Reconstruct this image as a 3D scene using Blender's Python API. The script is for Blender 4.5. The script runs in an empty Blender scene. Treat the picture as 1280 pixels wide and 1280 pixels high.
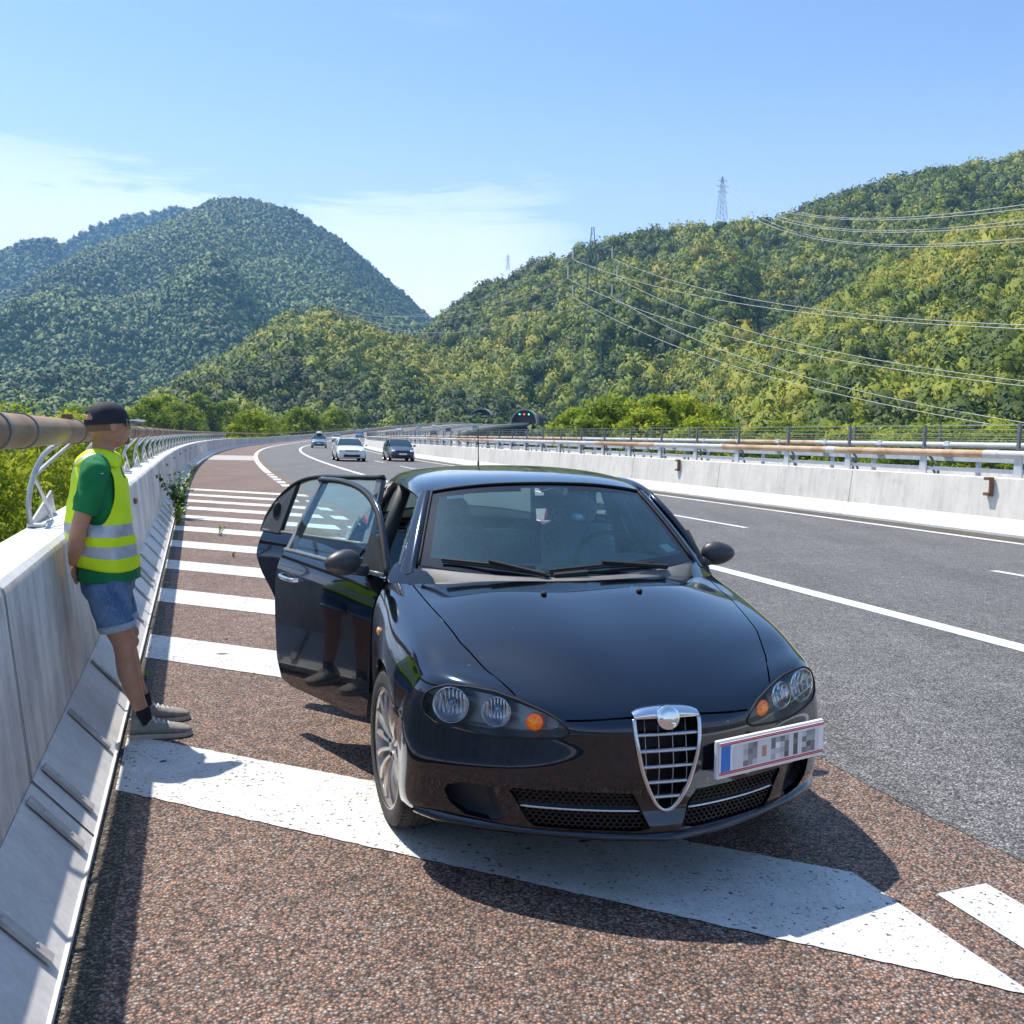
import bpy, bmesh, math, random
import numpy as np
from mathutils import Vector, Matrix, Euler
from mathutils.bvhtree import BVHTree
from mathutils import noise as mnoise
PI = math.pi
rnd = random.Random(7)
sc = bpy.context.scene
col = sc.collection

# ------------------------------------------------------------------ camera
CAM_H = 1.5644
cam_d = bpy.data.cameras.new("camera")
cam = bpy.data.objects.new("camera", cam_d)
col.objects.link(cam)
PITCH, ROLL = 0.074550, 0.025844
cp_, sp_ = math.cos(PITCH), math.sin(PITCH)
_up0 = Vector((0, sp_, cp_)); _rt0 = Vector((1, 0, 0)); _fw = Vector((0, cp_, -sp_))
_rt = _rt0 * math.cos(ROLL) + _up0 * math.sin(ROLL)
_up = -_rt0 * math.sin(ROLL) + _up0 * math.cos(ROLL)
mw = Matrix.Identity(4)
for i in range(3):
    mw[i][0] = _rt[i]; mw[i][1] = _up[i]; mw[i][2] = -_fw[i]
mw[2][3] = CAM_H
cam.matrix_world = mw
cam_d.sensor_width = 36.0
cam_d.lens = 36.0 * 1200.0 / 1280.0
cam_d.clip_start = 0.05
cam_d.clip_end = 40000
sc.camera = cam

# ------------------------------------------------------------------ light
SUN_TO = Vector((-0.412, 0.337, 1.0)).normalized()
SUN_EL = math.asin(SUN_TO.z)
SUN_AZ = math.atan2(SUN_TO.x, SUN_TO.y)           # clockwise from +Y
world = bpy.data.worlds.new("World"); sc.world = world
world.use_nodes = True
wn = world.node_tree.nodes; wl = world.node_tree.links
wn.clear()
w_out = wn.new('ShaderNodeOutputWorld'); w_bg = wn.new('ShaderNodeBackground')
sky = wn.new('ShaderNodeTexSky'); sky.sky_type = 'NISHITA'; sky.sun_disc = False
sky.sun_elevation = SUN_EL; sky.sun_rotation = SUN_AZ
sky.altitude = 300; sky.air_density = 1.0; sky.dust_density = 0.6; sky.ozone_density = 3.0
# thin cloud veil, placed by direction in the sky
tc = wn.new('ShaderNodeTexCoord')
sep = wn.new('ShaderNodeSeparateXYZ'); wl.new(tc.outputs['Generated'], sep.inputs[0])
def wmath(op, a, b=None, c=None):
    n = wn.new('ShaderNodeMath'); n.operation = op
    for k, v in enumerate((a, b, c)):
        if v is None: continue
        if isinstance(v, (int, float)): n.inputs[k].default_value = v
        else: wl.new(v, n.inputs[k])
    return n.outputs[0]
def wramp(v, a, b, ca=0.0, cb=1.0):
    n = wn.new('ShaderNodeMapRange'); n.interpolation_type = 'SMOOTHSTEP'
    n.inputs[1].default_value = a; n.inputs[2].default_value = b
    n.inputs[3].default_value = ca; n.inputs[4].default_value = cb
    wl.new(v, n.inputs[0]); return n.outputs[0]
mp = wn.new('ShaderNodeMapping'); mp.inputs['Scale'].default_value = (3.4, 3.4, 21.0)
mp.inputs['Rotation'].default_value = (0.0, -0.10, 0.0)
mp.inputs['Location'].default_value = (3.1, 0.4, 0.2)
wl.new(tc.outputs['Generated'], mp.inputs[0])
nz = wn.new('ShaderNodeTexNoise'); nz.inputs['Scale'].default_value = 1.0
nz.inputs['Detail'].default_value = 7; nz.inputs['Roughness'].default_value = 0.62
nz.inputs['Distortion'].default_value = 0.5
wl.new(mp.outputs[0], nz.inputs[0])
low = wramp(sep.outputs['Z'], 0.34, 0.13)
left = wramp(sep.outputs['X'], 0.20, -0.05)
thr = wmath('MULTIPLY', low, left)
dens = wmath('ADD', nz.outputs[0], wmath('MULTIPLY', thr, 0.30))
cl1 = wramp(dens, 0.53, 0.72)
cl1 = wmath('MULTIPLY', cl1, wmath('MULTIPLY', thr, 0.95))
mp2 = wn.new('ShaderNodeMapping'); mp2.inputs['Scale'].default_value = (3.5, 3.5, 30.0)
mp2.inputs['Location'].default_value = (7.3, 1.0, 4.0); mp2.inputs['Rotation'].default_value = (0, -0.13, 0)
wl.new(tc.outputs['Generated'], mp2.inputs[0])
nz2 = wn.new('ShaderNodeTexNoise'); nz2.inputs['Scale'].default_value = 1.3; nz2.inputs['Detail'].default_value = 6
wl.new(mp2.outputs[0], nz2.inputs[0])
cl2 = wmath('MULTIPLY', wramp(nz2.outputs[0], 0.60, 0.82), wramp(sep.outputs['X'], 0.0, -0.25, 0.0, 0.30))
veil = wramp(sep.outputs['Z'], 0.40, 0.04, 0.0, 0.42)
cl = wmath('MAXIMUM', wmath('MAXIMUM', cl1, cl2), veil)
mixc = wn.new('ShaderNodeMixRGB'); mixc.inputs[2].default_value = (7.9, 8.1, 8.4, 1)
skt = wn.new('ShaderNodeMixRGB'); skt.blend_type = 'MULTIPLY'; skt.inputs[0].default_value = 1.0; skt.inputs[2].default_value = (0.93, 0.985, 1.02, 1)
wl.new(sky.outputs[0], skt.inputs[1])
wl.new(cl, mixc.inputs[0]); wl.new(skt.outputs[0], mixc.inputs[1])
wl.new(mixc.outputs[0], w_bg.inputs['Color'])
w_bg.inputs['Strength'].default_value = 0.15
wl.new(w_bg.outputs[0], w_out.inputs['Surface'])

sun_d = bpy.data.lights.new("sun", 'SUN'); sun_d.energy = 5.0; sun_d.angle = math.radians(0.53)
sun_d.color = (1.0, 0.95, 0.86)
sun = bpy.data.objects.new("sun", sun_d); col.objects.link(sun)
sun.rotation_euler = (-SUN_TO).to_track_quat('-Z', 'Y').to_euler()

vs = sc.view_settings
sc.display_settings.display_device = 'sRGB'
vs.view_transform = 'Standard'; vs.look = 'None'; vs.exposure = 0.45; vs.gamma = 1.0

# ------------------------------------------------------------------ helpers
def tag(o, label=None, cat=None, group=None, kind=None):
    if label: o['label'] = label
    if cat: o['category'] = cat
    if group: o['group'] = group
    if kind: o['kind'] = kind
    return o

def empty(name, loc=(0, 0, 0), rot=(0, 0, 0), parent=None):
    o = bpy.data.objects.new(name, None); col.objects.link(o)
    o.location = loc; o.rotation_euler = rot; o.empty_display_size = 0.1
    if parent: o.parent = parent
    return o

def link_mesh(name, me, mats=None, parent=None):
    o = bpy.data.objects.new(name, me); col.objects.link(o)
    if mats is not None:
        for m in (mats if isinstance(mats, (list, tuple)) else [mats]): me.materials.append(m)
    if parent: o.parent = parent
    return o

def np_mesh(name, V, F, mats, parent=None, smooth=False, mi=None):
    """V (n,3) array; F array (m,k) of quads or tris"""
    V = np.asarray(V, dtype=np.float32); F = np.asarray(F, dtype=np.int32)
    me = bpy.data.meshes.new(name)
    me.vertices.add(len(V)); me.vertices.foreach_set('co', V.ravel())
    k = F.shape[1]
    me.loops.add(F.size); me.loops.foreach_set('vertex_index', F.ravel())
    me.polygons.add(len(F))
    me.polygons.foreach_set('loop_start', np.arange(0, F.size, k, dtype=np.int32))
    me.polygons.foreach_set('loop_total', np.full(len(F), k, dtype=np.int32))
    if smooth: me.polygons.foreach_set('use_smooth', np.ones(len(F), dtype=bool))
    if mi is not None: me.polygons.foreach_set('material_index', np.asarray(mi, dtype=np.int32))
    me.update(calc_edges=True); me.validate()
    return link_mesh(name, me, mats, parent)

class MB:
    """collects shapes into one mesh"""
    def __init__(s): s.v = []; s.f = []; s.m = []; s.cur = 0
    def mat(s, i): s.cur = i; return s
    def add(s, vs_, fs):
        b = len(s.v); s.v += [tuple(v) for v in vs_]
        for f in fs: s.f.append(tuple(i + b for i in f)); s.m.append(s.cur)
        return s
    def box(s, c, size, rot=None, taper=1.0):
        c = Vector(c); hx, hy, hz = size[0] / 2, size[1] / 2, size[2] / 2
        vv = []
        for z in (-1, 1):
            t = taper if z > 0 else 1.0
            for x, y in ((-1, -1), (1, -1), (1, 1), (-1, 1)):
                v = Vector((x * hx * t, y * hy * t, z * hz))
                if rot is not None: v = rot @ v
                vv.append(v + c)
        return s.add(vv, [(3, 2, 1, 0), (4, 5, 6, 7), (0, 1, 5, 4), (1, 2, 6, 5), (2, 3, 7, 6), (3, 0, 4, 7)])
    def tube(s, pts, r, n=8, cap=True, closed=False, flat=1.0, upv=None):
        P = [Vector(p) for p in pts]; N = len(P)
        rr = r if isinstance(r, (list, tuple)) else [r] * N
        rings = []; prev = None
        for i, p in enumerate(P):
            if closed: t = (P[(i + 1) % N] - P[i - 1])
            else: t = P[min(i + 1, N - 1)] - P[max(i - 1, 0)]
            if t.length < 1e-9: t = Vector((0, 0, 1))
            t.normalize()
            if prev is None:
                a = Vector(upv) if upv else (Vector((0, 0, 1)) if abs(t.z) < 0.9 else Vector((1, 0, 0)))
            else: a = prev
            a = a - t * a.dot(t)
            if a.length < 1e-6: a = Vector((1, 0, 0)) - t * t.x
            a.normalize(); prev = a; b = t.cross(a)
            rings.append([p + (a * math.cos(2 * PI * k / n) + b * math.sin(2 * PI * k / n) * flat) * rr[i] for k in range(n)])
        vv = [v for ring in rings for v in ring]; ff = []
        M = N if closed else N - 1
        for i in range(M):
            j = (i + 1) % N
            for k in range(n):
                k2 = (k + 1) % n
                ff.append((i * n + k, j * n + k, j * n + k2, i * n + k2))
        if cap and not closed:
            ff.append(tuple(range(n))); ff.append(tuple((N - 1) * n + k for k in reversed(range(n))))
        return s.add(vv, ff)
    def lathe(s, prof, c, axis, n=24, cap=False):
        """prof list of (r, h) along axis from c"""
        ax = Vector(axis).normalized()
        a = Vector((0, 0, 1)) if abs(ax.z) < 0.9 else Vector((1, 0, 0))
        a = (a - ax * a.dot(ax)).normalized(); b = ax.cross(a); c = Vector(c)
        vv = []
        for r, h in prof:
            for k in range(n):
                t = 2 * PI * k / n
                vv.append(c + ax * h + (a * math.cos(t) + b * math.sin(t)) * r)
        ff = []
        for i in range(len(prof) - 1):
            for k in range(n):
                k2 = (k + 1) % n
                ff.append((i * n + k, i * n + k2, (i + 1) * n + k2, (i + 1) * n + k))
        if cap: ff.append(tuple(reversed(range(n)))); ff.append(tuple((len(prof) - 1) * n + k for k in range(n)))
        return s.add(vv, ff)
    def prism(s, poly, a, b):
        """poly: list of 3D points, extruded by vector from a to b offsets"""
        a = Vector(a); b = Vector(b); n = len(poly)
        vv = [Vector(p) + a for p in poly] + [Vector(p) + b for p in poly]
        ff = [tuple(reversed(range(n))), tuple(range(n, 2 * n))]
        for k in range(n): ff.append((k, (k + 1) % n, n + (k + 1) % n, n + k))
        return s.add(vv, ff)
    def grid(s, rows):
        n = len(rows[0]); vv = [v for r in rows for v in r]; ff = []
        for i in range(len(rows) - 1):
            for k in range(n - 1):
                ff.append((i * n + k, i * n + k + 1, (i + 1) * n + k + 1, (i + 1) * n + k))
        return s.add(vv, ff)
    def ellipsoid(s, c, r, nu=14, nv=10, rot=None):
        c = Vector(c); rows = []
        for i in range(nv + 1):
            th = PI * i / nv; row = []
            for k in range(nu + 1):
                ph = 2 * PI * k / nu
                v = Vector((math.sin(th) * math.cos(ph) * r[0], math.sin(th) * math.sin(ph) * r[1], math.cos(th) * r[2]))
                if rot is not None: v = rot @ v
                row.append(v + c)
            rows.append(row)
        return s.grid(rows)
    def build(s, name, mats, parent=None, smooth=False, bevel=0, weld=True, recalc=True, angle=None):
        me = bpy.data.meshes.new(name)
        me.from_pydata([tuple(v) for v in s.v], [], s.f)
        for i, m in enumerate(s.m): me.polygons[i].material_index = m
        bm = bmesh.new(); bm.from_mesh(me)
        if weld: bmesh.ops.remove_doubles(bm, verts=bm.verts, dist=1e-5)
        if recalc: bmesh.ops.recalc_face_normals(bm, faces=bm.faces)
        if bevel:
            es = [e for e in bm.edges if len(e.link_faces) == 2 and e.calc_face_angle(0) > 0.6]
            bmesh.ops.bevel(bm, geom=es, offset=bevel, segments=2, affect='EDGES', profile=0.6)
        for f in bm.faces: f.smooth = bool(smooth)
        if smooth and angle:
            for e in bm.edges:
                if len(e.link_faces) == 2 and e.calc_face_angle(0) > angle: e.smooth = False
        bm.to_mesh(me); bm.free()
        return link_mesh(name, me, mats, parent)

def copy_tree(o, parent=None):
    c = o.copy(); col.objects.link(c); c.parent = parent
    for ch in [x for x in bpy.data.objects if x.parent == o]:
        copy_tree(ch, c)
    return c

def interp(x, xs, ys): return float(np.interp(x, xs, ys))

def crom(pts, n):
    """catmull-rom resample, n samples per segment"""
    P = [Vector(p) for p in pts]; out = []
    for i in range(len(P) - 1):
        p0 = P[i - 1] if i > 0 else P[0] * 2 - P[1]
        p1 = P[i]; p2 = P[i + 1]
        p3 = P[i + 2] if i + 2 < len(P) else P[-1] * 2 - P[-2]
        for k in range(n):
            t = k / n
            out.append(0.5 * ((2 * p1) + (p2 - p0) * t + (2 * p0 - 5 * p1 + 4 * p2 - p3) * t * t + (3 * p1 - p0 - 3 * p2 + p3) * t ** 3))
    out.append(P[-1]); return out

# ------------------------------------------------------------------ materials
def new_mat(name):
    m = bpy.data.materials.new(name); m.use_nodes = True
    nt = m.node_tree; b = nt.nodes['Principled BSDF']
    return m, nt, b
def sock(b, k, v):
    if k in b.inputs: b.inputs[k].default_value = v
def simple(name, c, rough=0.5, metal=0.0, coat=0.0, spec=None, noise_amt=0.0, nscale=8.0, bump=0.0, bscale=60.0, coat_rough=0.03, emit=None):
    m, nt, b = new_mat(name)
    cc = (c[0], c[1], c[2], 1)
    b.inputs['Base Color'].default_value = cc
    b.inputs['Roughness'].default_value = rough; b.inputs['Metallic'].default_value = metal
    sock(b, 'Coat Weight', coat); sock(b, 'Coat Roughness', coat_rough)
    if spec is not None: sock(b, 'Specular IOR Level', spec)
    if emit: sock(b, 'Emission Color', (*emit[0], 1)); sock(b, 'Emission Strength', emit[1])
    tc_ = nt.nodes.new('ShaderNodeTexCoord')
    if noise_amt:
        n = nt.nodes.new('ShaderNodeTexNoise'); n.inputs['Scale'].default_value = nscale; n.inputs['Detail'].default_value = 6
        nt.links.new(tc_.outputs['Object'], n.inputs[0])
        mr = nt.nodes.new('ShaderNodeMapRange'); mr.inputs[1].default_value = 0.3; mr.inputs[2].default_value = 0.7
        mr.inputs[3].default_value = 1 - noise_amt; mr.inputs[4].default_value = 1 + noise_amt
        nt.links.new(n.outputs[0], mr.inputs[0])
        mx = nt.nodes.new('ShaderNodeVectorMath'); mx.operation = 'SCALE'; mx.inputs[0].default_value = c
        nt.links.new(mr.outputs[0], mx.inputs['Scale']); nt.links.new(mx.outputs[0], b.inputs['Base Color'])
    if bump:
        n2 = nt.nodes.new('ShaderNodeTexNoise'); n2.inputs['Scale'].default_value = bscale; n2.inputs['Detail'].default_value = 4
        nt.links.new(tc_.outputs['Object'], n2.inputs[0])
        bp_ = nt.nodes.new('ShaderNodeBump'); bp_.inputs['Strength'].default_value = bump; bp_.inputs['Distance'].default_value = 0.005
        nt.links.new(n2.outputs[0], bp_.inputs['Height']); nt.links.new(bp_.outputs[0], b.inputs['Normal'])
    return m

class NT:
    """tiny node-tree helper"""
    def __init__(s, m): s.m = m; s.nt = m.node_tree; s.b = s.nt.nodes['Principled BSDF']
    def n(s, t, **kw):
        x = s.nt.nodes.new(t)
        for k, v in kw.items():
            if k in ('operation', 'interpolation_type', 'blend_type', 'feature', 'noise_dimensions', 'distance', 'data_type', 'wave_type', 'bands_direction', 'attribute_name', 'voronoi_dimensions'): setattr(x, k, v)
        return x
    def l(s, a, b): s.nt.links.new(a, b)
    def set(s, node, idx, v):
        if hasattr(v, 'is_linked') or hasattr(v, 'links'): s.l(v, node.inputs[idx])
        else: node.inputs[idx].default_value = v
    def obj(s): return s.n('ShaderNodeTexCoord').outputs['Object']
    def geo(s): return s.n('ShaderNodeNewGeometry').outputs['Position']
    def map(s, v, sc_=(1, 1, 1), loc=(0, 0, 0), rot=(0, 0, 0)):
        x = s.n('ShaderNodeMapping'); x.inputs['Scale'].default_value = sc_; x.inputs['Location'].default_value = loc; x.inputs['Rotation'].default_value = rot
        s.l(v, x.inputs[0]); return x.outputs[0]
    def noise(s, v, scale, detail=4, rough=0.5, dist=0.0):
        x = s.n('ShaderNodeTexNoise'); x.inputs['Scale'].default_value = scale; x.inputs['Detail'].default_value = detail
        x.inputs['Roughness'].default_value = rough; x.inputs['Distortion'].default_value = dist
        s.l(v, x.inputs[0]); return x.outputs[0]
    def vor(s, v, scale, feature='F1', out='Distance'):
        x = s.n('ShaderNodeTexVoronoi', feature=feature); x.inputs['Scale'].default_value = scale
        s.l(v, x.inputs[0]); return x.outputs[out]
    def math(s, op, a, b=None, c=None):
        x = s.n('ShaderNodeMath', operation=op)
        s.set(x, 0, a)
        if b is not None: s.set(x, 1, b)
        if c is not None: s.set(x, 2, c)
        return x.outputs[0]
    def ramp(s, v, a, b, lo=0.0, hi=1.0, smooth=True):
        x = s.n('ShaderNodeMapRange', interpolation_type='SMOOTHSTEP' if smooth else 'LINEAR')
        for i, q in enumerate((a, b, lo, hi)): x.inputs[i + 1].default_value = q
        s.l(v, x.inputs[0]); return x.outputs[0]
    def cramp(s, v, stops):
        x = s.n('ShaderNodeValToRGB'); e = x.color_ramp.elements
        while len(e) < len(stops): e.new(0.5)
        for i, (p, c) in enumerate(stops): e[i].position = p; e[i].color = (*c, 1)
        s.l(v, x.inputs[0]); return x.outputs[0]
    def mix(s, f, a, b, blend='MIX'):
        x = s.n('ShaderNodeMixRGB', blend_type=blend)
        for i, q in enumerate((f, a, b)):
            if isinstance(q, (tuple, list)): x.inputs[i].default_value = (*q, 1) if len(q) == 3 else q
            else: s.set(x, i, q)
        return x.outputs[0]
    def bump(s, h, strength=0.5, dist=0.01, normal=None):
        x = s.n('ShaderNodeBump'); x.inputs['Strength'].default_value = strength; x.inputs['Distance'].default_value = dist
        s.l(h, x.inputs['Height'])
        if normal: s.l(normal, x.inputs['Normal'])
        s.l(x.outputs[0], s.b.inputs['Normal']); return x.outputs[0]
    def color(s, v): s.l(v, s.b.inputs['Base Color'])
    def rough(s, v): s.set(s.b, 'Roughness', v)
# ------------------------------------------------------------------ road axis
PHI0 = -0.319325
DS = 1.0; S0 = -40
_path = {}
def _build_path():
    x, y, ph = 0.0, 0.0, PHI0
    pts = {}
    pts[0] = (0.0, 0.0, PHI0)
    for i in range(0, 760):
        k = 0.0
        if i >= 22: k = 1 / 808.0
        if i >= 290: k = 1 / 1500.0
        x += math.sin(ph + k / 2) * DS; y += math.cos(ph + k / 2) * DS; ph += k * DS
        pts[i + 1] = (x, y, ph)
    for i in range(1, 60):
        pts[-i] = (-math.sin(PHI0) * i, -math.cos(PHI0) * i, PHI0)
    return pts
_path = _build_path()
def zroad(s):
    if s < 130: return 0.0
    if s < 300: return 8.8e-5 * (s - 130) ** 2
    return 8.8e-5 * 170 ** 2 + (s - 300) * 0.0325
def RP(s, n, z=0.0):
    i = int(math.floor(s)); t = s - i
    a = _path[i]; b = _path[i + 1]
    x = a[0] + (b[0] - a[0]) * t; y = a[1] + (b[1] - a[1]) * t; ph = a[2] + (b[2] - a[2]) * t
    return Vector((x + math.cos(ph) * n, y - math.sin(ph) * n, z + zroad(s)))
def heading(s):
    i = int(math.floor(s)); return _path[i][2]
def srange(a, b, near=1.0):
    out = [a]; s = a
    while s < b - 1e-6:
        st = near if s < 60 else (2.5 if s < 200 else 5.0)
        s = min(s + st, b); out.append(s)
    return out
def ribbon(mb, n0, n1, s0, s1, z, step=1.0, z1=None):
    ss = srange(s0, s1, step)
    rows = [[RP(s, n0, z), RP(s, n1, z if z1 is None else z1)] for s in ss]
    return mb.grid(rows)
def sweep(mb, prof, s0, s1, closed=False, near=1.0):
    pr = list(prof) + ([prof[0]] if closed else [])
    return mb.grid([[RP(s, n, z) for n, z in pr] for s in srange(s0, s1, near)])
def pxray(x, y):
    d = _rt * ((x - 640) / 1200.0) + _up * ((640 - y) / 1200.0) + _fw
    return d
def at_dist(x, y, dist):
    """world point seen at a photo direction at horizontal distance dist (used to survey far terrain)"""
    d = pxray(x, y); h = math.hypot(d.x, d.y)
    return Vector((0, 0, CAM_H)) + d * (dist / h)

# ------------------------------------------------------------------ ground materials
def aggregate_mat(name, stops, cell, base_amt, bump_s, patch=None, bright=1.0):
    m, nt, b = new_mat(name); g = NT(m); p = g.geo()
    warp = g.noise(p, cell * 0.6, 2)
    wv = g.n('ShaderNodeTexNoise'); wv.inputs['Scale'].default_value = cell * 0.9; wv.inputs['Detail'].default_value = 3; g.l(p, wv.inputs[0])
    off = g.n('ShaderNodeVectorMath', operation='SCALE'); g.l(wv.outputs['Color'], off.inputs[0]); off.inputs['Scale'].default_value = 1.1 / cell
    pa = g.n('ShaderNodeVectorMath', operation='ADD'); g.l(p, pa.inputs[0]); g.l(off.outputs[0], pa.inputs[1])
    v = g.n('ShaderNodeTexVoronoi'); v.inputs['Scale'].default_value = cell
    g.l(pa.outputs[0], v.inputs[0])
    sp = g.n('ShaderNodeSeparateXYZ'); g.l(v.outputs['Color'], sp.inputs[0])
    c = g.cramp(sp.outputs[0], stops)
    edge = g.ramp(v.outputs['Distance'], 0.25, 0.72, 1.0, 0.30)
    gap = g.math('MULTIPLY', edge, 1.0)
    trk = g.noise(g.map(p, (1.3, 0.10, 1.0), rot=(0, 0, PHI0)), 1.0, 4, 0.6)
    big = g.math('ADD', g.math('MULTIPLY', g.noise(p, 0.7, 5, 0.6), 0.5), g.math('MULTIPLY', trk, 0.5))
    mid = g.noise(p, 9.0, 4, 0.6)
    k = g.math('MULTIPLY', gap, g.ramp(big, 0.35, 0.65, 0.84 * bright, 1.14 * bright))
    k = g.math('MULTIPLY', k, g.ramp(mid, 0.3, 0.7, 0.82, 1.18))
    vm = g.n('ShaderNodeVectorMath', operation='SCALE'); g.l(c, vm.inputs[0]); g.l(k, vm.inputs['Scale'])
    cc = vm.outputs[0]
    if patch: cc = g.mix(g.ramp(g.noise(p, 1.7, 4), 0.56, 0.72, 0, 0.5), cc, patch)
    g.color(cc)
    b.inputs['Roughness'].default_value = 0.72; sock(b, 'Specular IOR Level', 0.35)
    h = g.math('ADD', g.ramp(v.outputs['Distance'], 0.1, 0.8, 1.0, 0.0), g.math('MULTIPLY', warp, 0.5))
    g.bump(h, bump_s, 0.006)
    return m
M = {}
M['shoulder'] = aggregate_mat('reddish_asphalt', [(0.0, (0.065, 0.053, 0.047)), (0.22, (0.15, 0.105, 0.085)), (0.5, (0.27, 0.165, 0.12)),
                              (0.72, (0.42, 0.24, 0.165)), (0.90, (0.24, 0.215, 0.20)), (1.0, (0.46, 0.38, 0.33))], 92, 0.2, 0.9, bright=1.22)
M['lane'] = aggregate_mat('grey_asphalt', [(0.0, (0.07, 0.07, 0.07)), (0.35, (0.17, 0.167, 0.163)), (0.65, (0.25, 0.243, 0.235)),
                          (0.9, (0.33, 0.32, 0.305)), (1.0, (0.50, 0.48, 0.45))], 100, 0.2, 0.8, bright=1.08)
def paint_mat(name, c, wear=0.05, under=(0.05, 0.042, 0.038)):
    m, nt, b = new_mat(name); g = NT(m); p = g.geo()
    v = g.noise(p, 46, 3, 0.6); v2 = g.noise(p, 150, 2)
    big = g.noise(p, 3.0, 4)
    hole = g.math('ADD', v, g.math('MULTIPLY', g.math('SUBTRACT', v2, 0.5), 0.35))
    hole = g.math('ADD', hole, g.math('MULTIPLY', g.math('SUBTRACT', big, 0.5), 0.25))
    msk = g.ramp(hole, 0.60 + wear, 0.655 + wear)
    dirt_or_sheen = g.math('MULTIPLY', g.ramp(g.noise(p, 5.0, 6, 0.65), 0.3, 0.75, 1.0, 0.80), g.ramp(g.noise(g.map(p, (2.2, 0.35, 1.0), rot=(0, 0, PHI0)), 1.0, 6, 0.7), 0.42, 0.72, 1.0, 0.72))
    dirt_or_sheen = g.math('MULTIPLY', dirt_or_sheen, g.ramp(g.noise(p, 90, 3), 0.35, 0.65, 0.88, 1.05))
    vm = g.n('ShaderNodeVectorMath', operation='SCALE'); vm.inputs[0].default_value = c; g.l(dirt_or_sheen, vm.inputs['Scale'])
    g.color(g.mix(msk, vm.outputs[0], under)); b.inputs['Roughness'].default_value = 0.6
    g.bump(g.math('ADD', v2, g.noise(p, 60, 3)), 0.6, 0.004)
    return m
M['paint'] = paint_mat('white_road_paint', (0.71, 0.70, 0.67), 0.022)
M['paint_far'] = paint_mat('white_line_paint', (0.78, 0.78, 0.75), 0.10)
def concrete_mat(name, c, stain=0.25, streak=0.25, stc=(0.35, 0.33, 0.31), rustc=False):
    m, nt, b = new_mat(name); g = NT(m); p = g.geo()
    n1 = g.noise(p, 1.1, 6, 0.6); n2 = g.noise(g.map(p, (9, 9, 0.5)), 1.0, 4, 0.6); n3 = g.noise(p, 40, 3)
    k = g.math('MULTIPLY', g.ramp(n1, 0.3, 0.72, 1.06, 1 - stain), g.ramp(n2, 0.35, 0.75, 1.04, 1 - streak))
    k = g.math('MULTIPLY', k, g.ramp(n3, 0.3, 0.7, 0.95, 1.05))
    vm = g.n('ShaderNodeVectorMath', operation='SCALE'); vm.inputs[0].default_value = c; g.l(k, vm.inputs['Scale'])
    cc = vm.outputs[0]
    if rustc:
        st1 = g.math('MULTIPLY', g.ramp(g.noise(g.map(p, (5, 5, 0.35)), 1.0, 5, 0.7), 0.58, 0.75), g.ramp(g.noise(p, 0.9, 4), 0.45, 0.65))
        cc = g.mix(g.math('MULTIPLY', st1, 0.45), cc, (0.27, 0.20, 0.14))
        blot = g.ramp(g.noise(p, 2.6, 7, 0.7), 0.55, 0.72, 0.0, 0.35)
        cc = g.mix(blot, cc, (0.30, 0.29, 0.29))
    g.color(cc); b.inputs['Roughness'].default_value = 0.75
    g.bump(n3, 0.25, 0.004)
    return m
M['conc_l'] = concrete_mat('pale_grey_barrier', (0.74, 0.685, 0.625), 0.42, 0.32, rustc=True)
M['conc_r'] = concrete_mat('cream_white_barrier', (0.74, 0.69, 0.61), 0.12, 0.12, rustc=True)
M['conc_rb'] = concrete_mat('white_barrier_foot', (0.64, 0.63, 0.60), 0.08, 0.08)
M['conc_top'] = concrete_mat('white_barrier_top', (0.66, 0.66, 0.65), 0.14, 0.1)
M['plate'] = simple('galvanised_plate', (0.42, 0.43, 0.44), 0.45, 0.6, noise_amt=0.2, nscale=6)
M['strap'] = simple('grey_steel_strap', (0.46, 0.43, 0.40), 0.55, 0.15, noise_amt=0.25, nscale=12)
M['steel'] = simple('galvanised_steel', (0.55, 0.56, 0.57), 0.42, 0.7, noise_amt=0.15, nscale=9)
M['steel_d'] = simple('dull_dark_steel', (0.20, 0.21, 0.22), 0.5, 0.6, noise_amt=0.2, nscale=9)
M['white_steel'] = simple('white_grey_steel', (0.58, 0.60, 0.61), 0.5, 0.2, noise_amt=0.12, nscale=4)
def pipe_mat(name, c1, c2, scale=2.0, lo=0.42, hi=0.58, mt=0.35, r=0.42):
    m, nt, b = new_mat(name); g = NT(m); p = g.geo()
    n = g.noise(p, scale, 6, 0.6); n2 = g.noise(g.map(p, (1, 1, 6)), 5, 5)
    c = g.mix(g.ramp(n, lo, hi), c1, c2)
    c = g.mix(g.ramp(n2, 0.5, 0.8, 0, 0.45), c, tuple(x * 0.55 for x in c1))
    g.color(c); b.inputs['Roughness'].default_value = r; b.inputs['Metallic'].default_value = mt; sock(b, 'Specular IOR Level', 0.3)
    return m
M['pipe_l'] = pipe_mat('weathered_brown_pipe', (0.24, 0.15, 0.088), (0.34, 0.235, 0.15), 1.5, mt=0.0, r=0.6)
M['pipe_rust'] = pipe_mat('rust_tan_pipe', (0.46, 0.27, 0.14), (0.60, 0.42, 0.27), 1.2, mt=0.05)
M['pipe_grey'] = pipe_mat('pale_grey_pipe', (0.55, 0.53, 0.50), (0.62, 0.60, 0.57), 1.2, mt=0.1)
M['rust'] = simple('rusty_steel', (0.20, 0.11, 0.065), 0.7, 0.2, noise_amt=0.35, nscale=30)
M['dirt_or_sheen'] = aggregate_mat('gutter_dirt', [(0.0, (0.04, 0.03, 0.022)), (0.5, (0.14, 0.105, 0.075)), (0.8, (0.22, 0.18, 0.13)), (1.0, (0.35, 0.31, 0.26))], 110, 0.2, 0.8)
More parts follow.
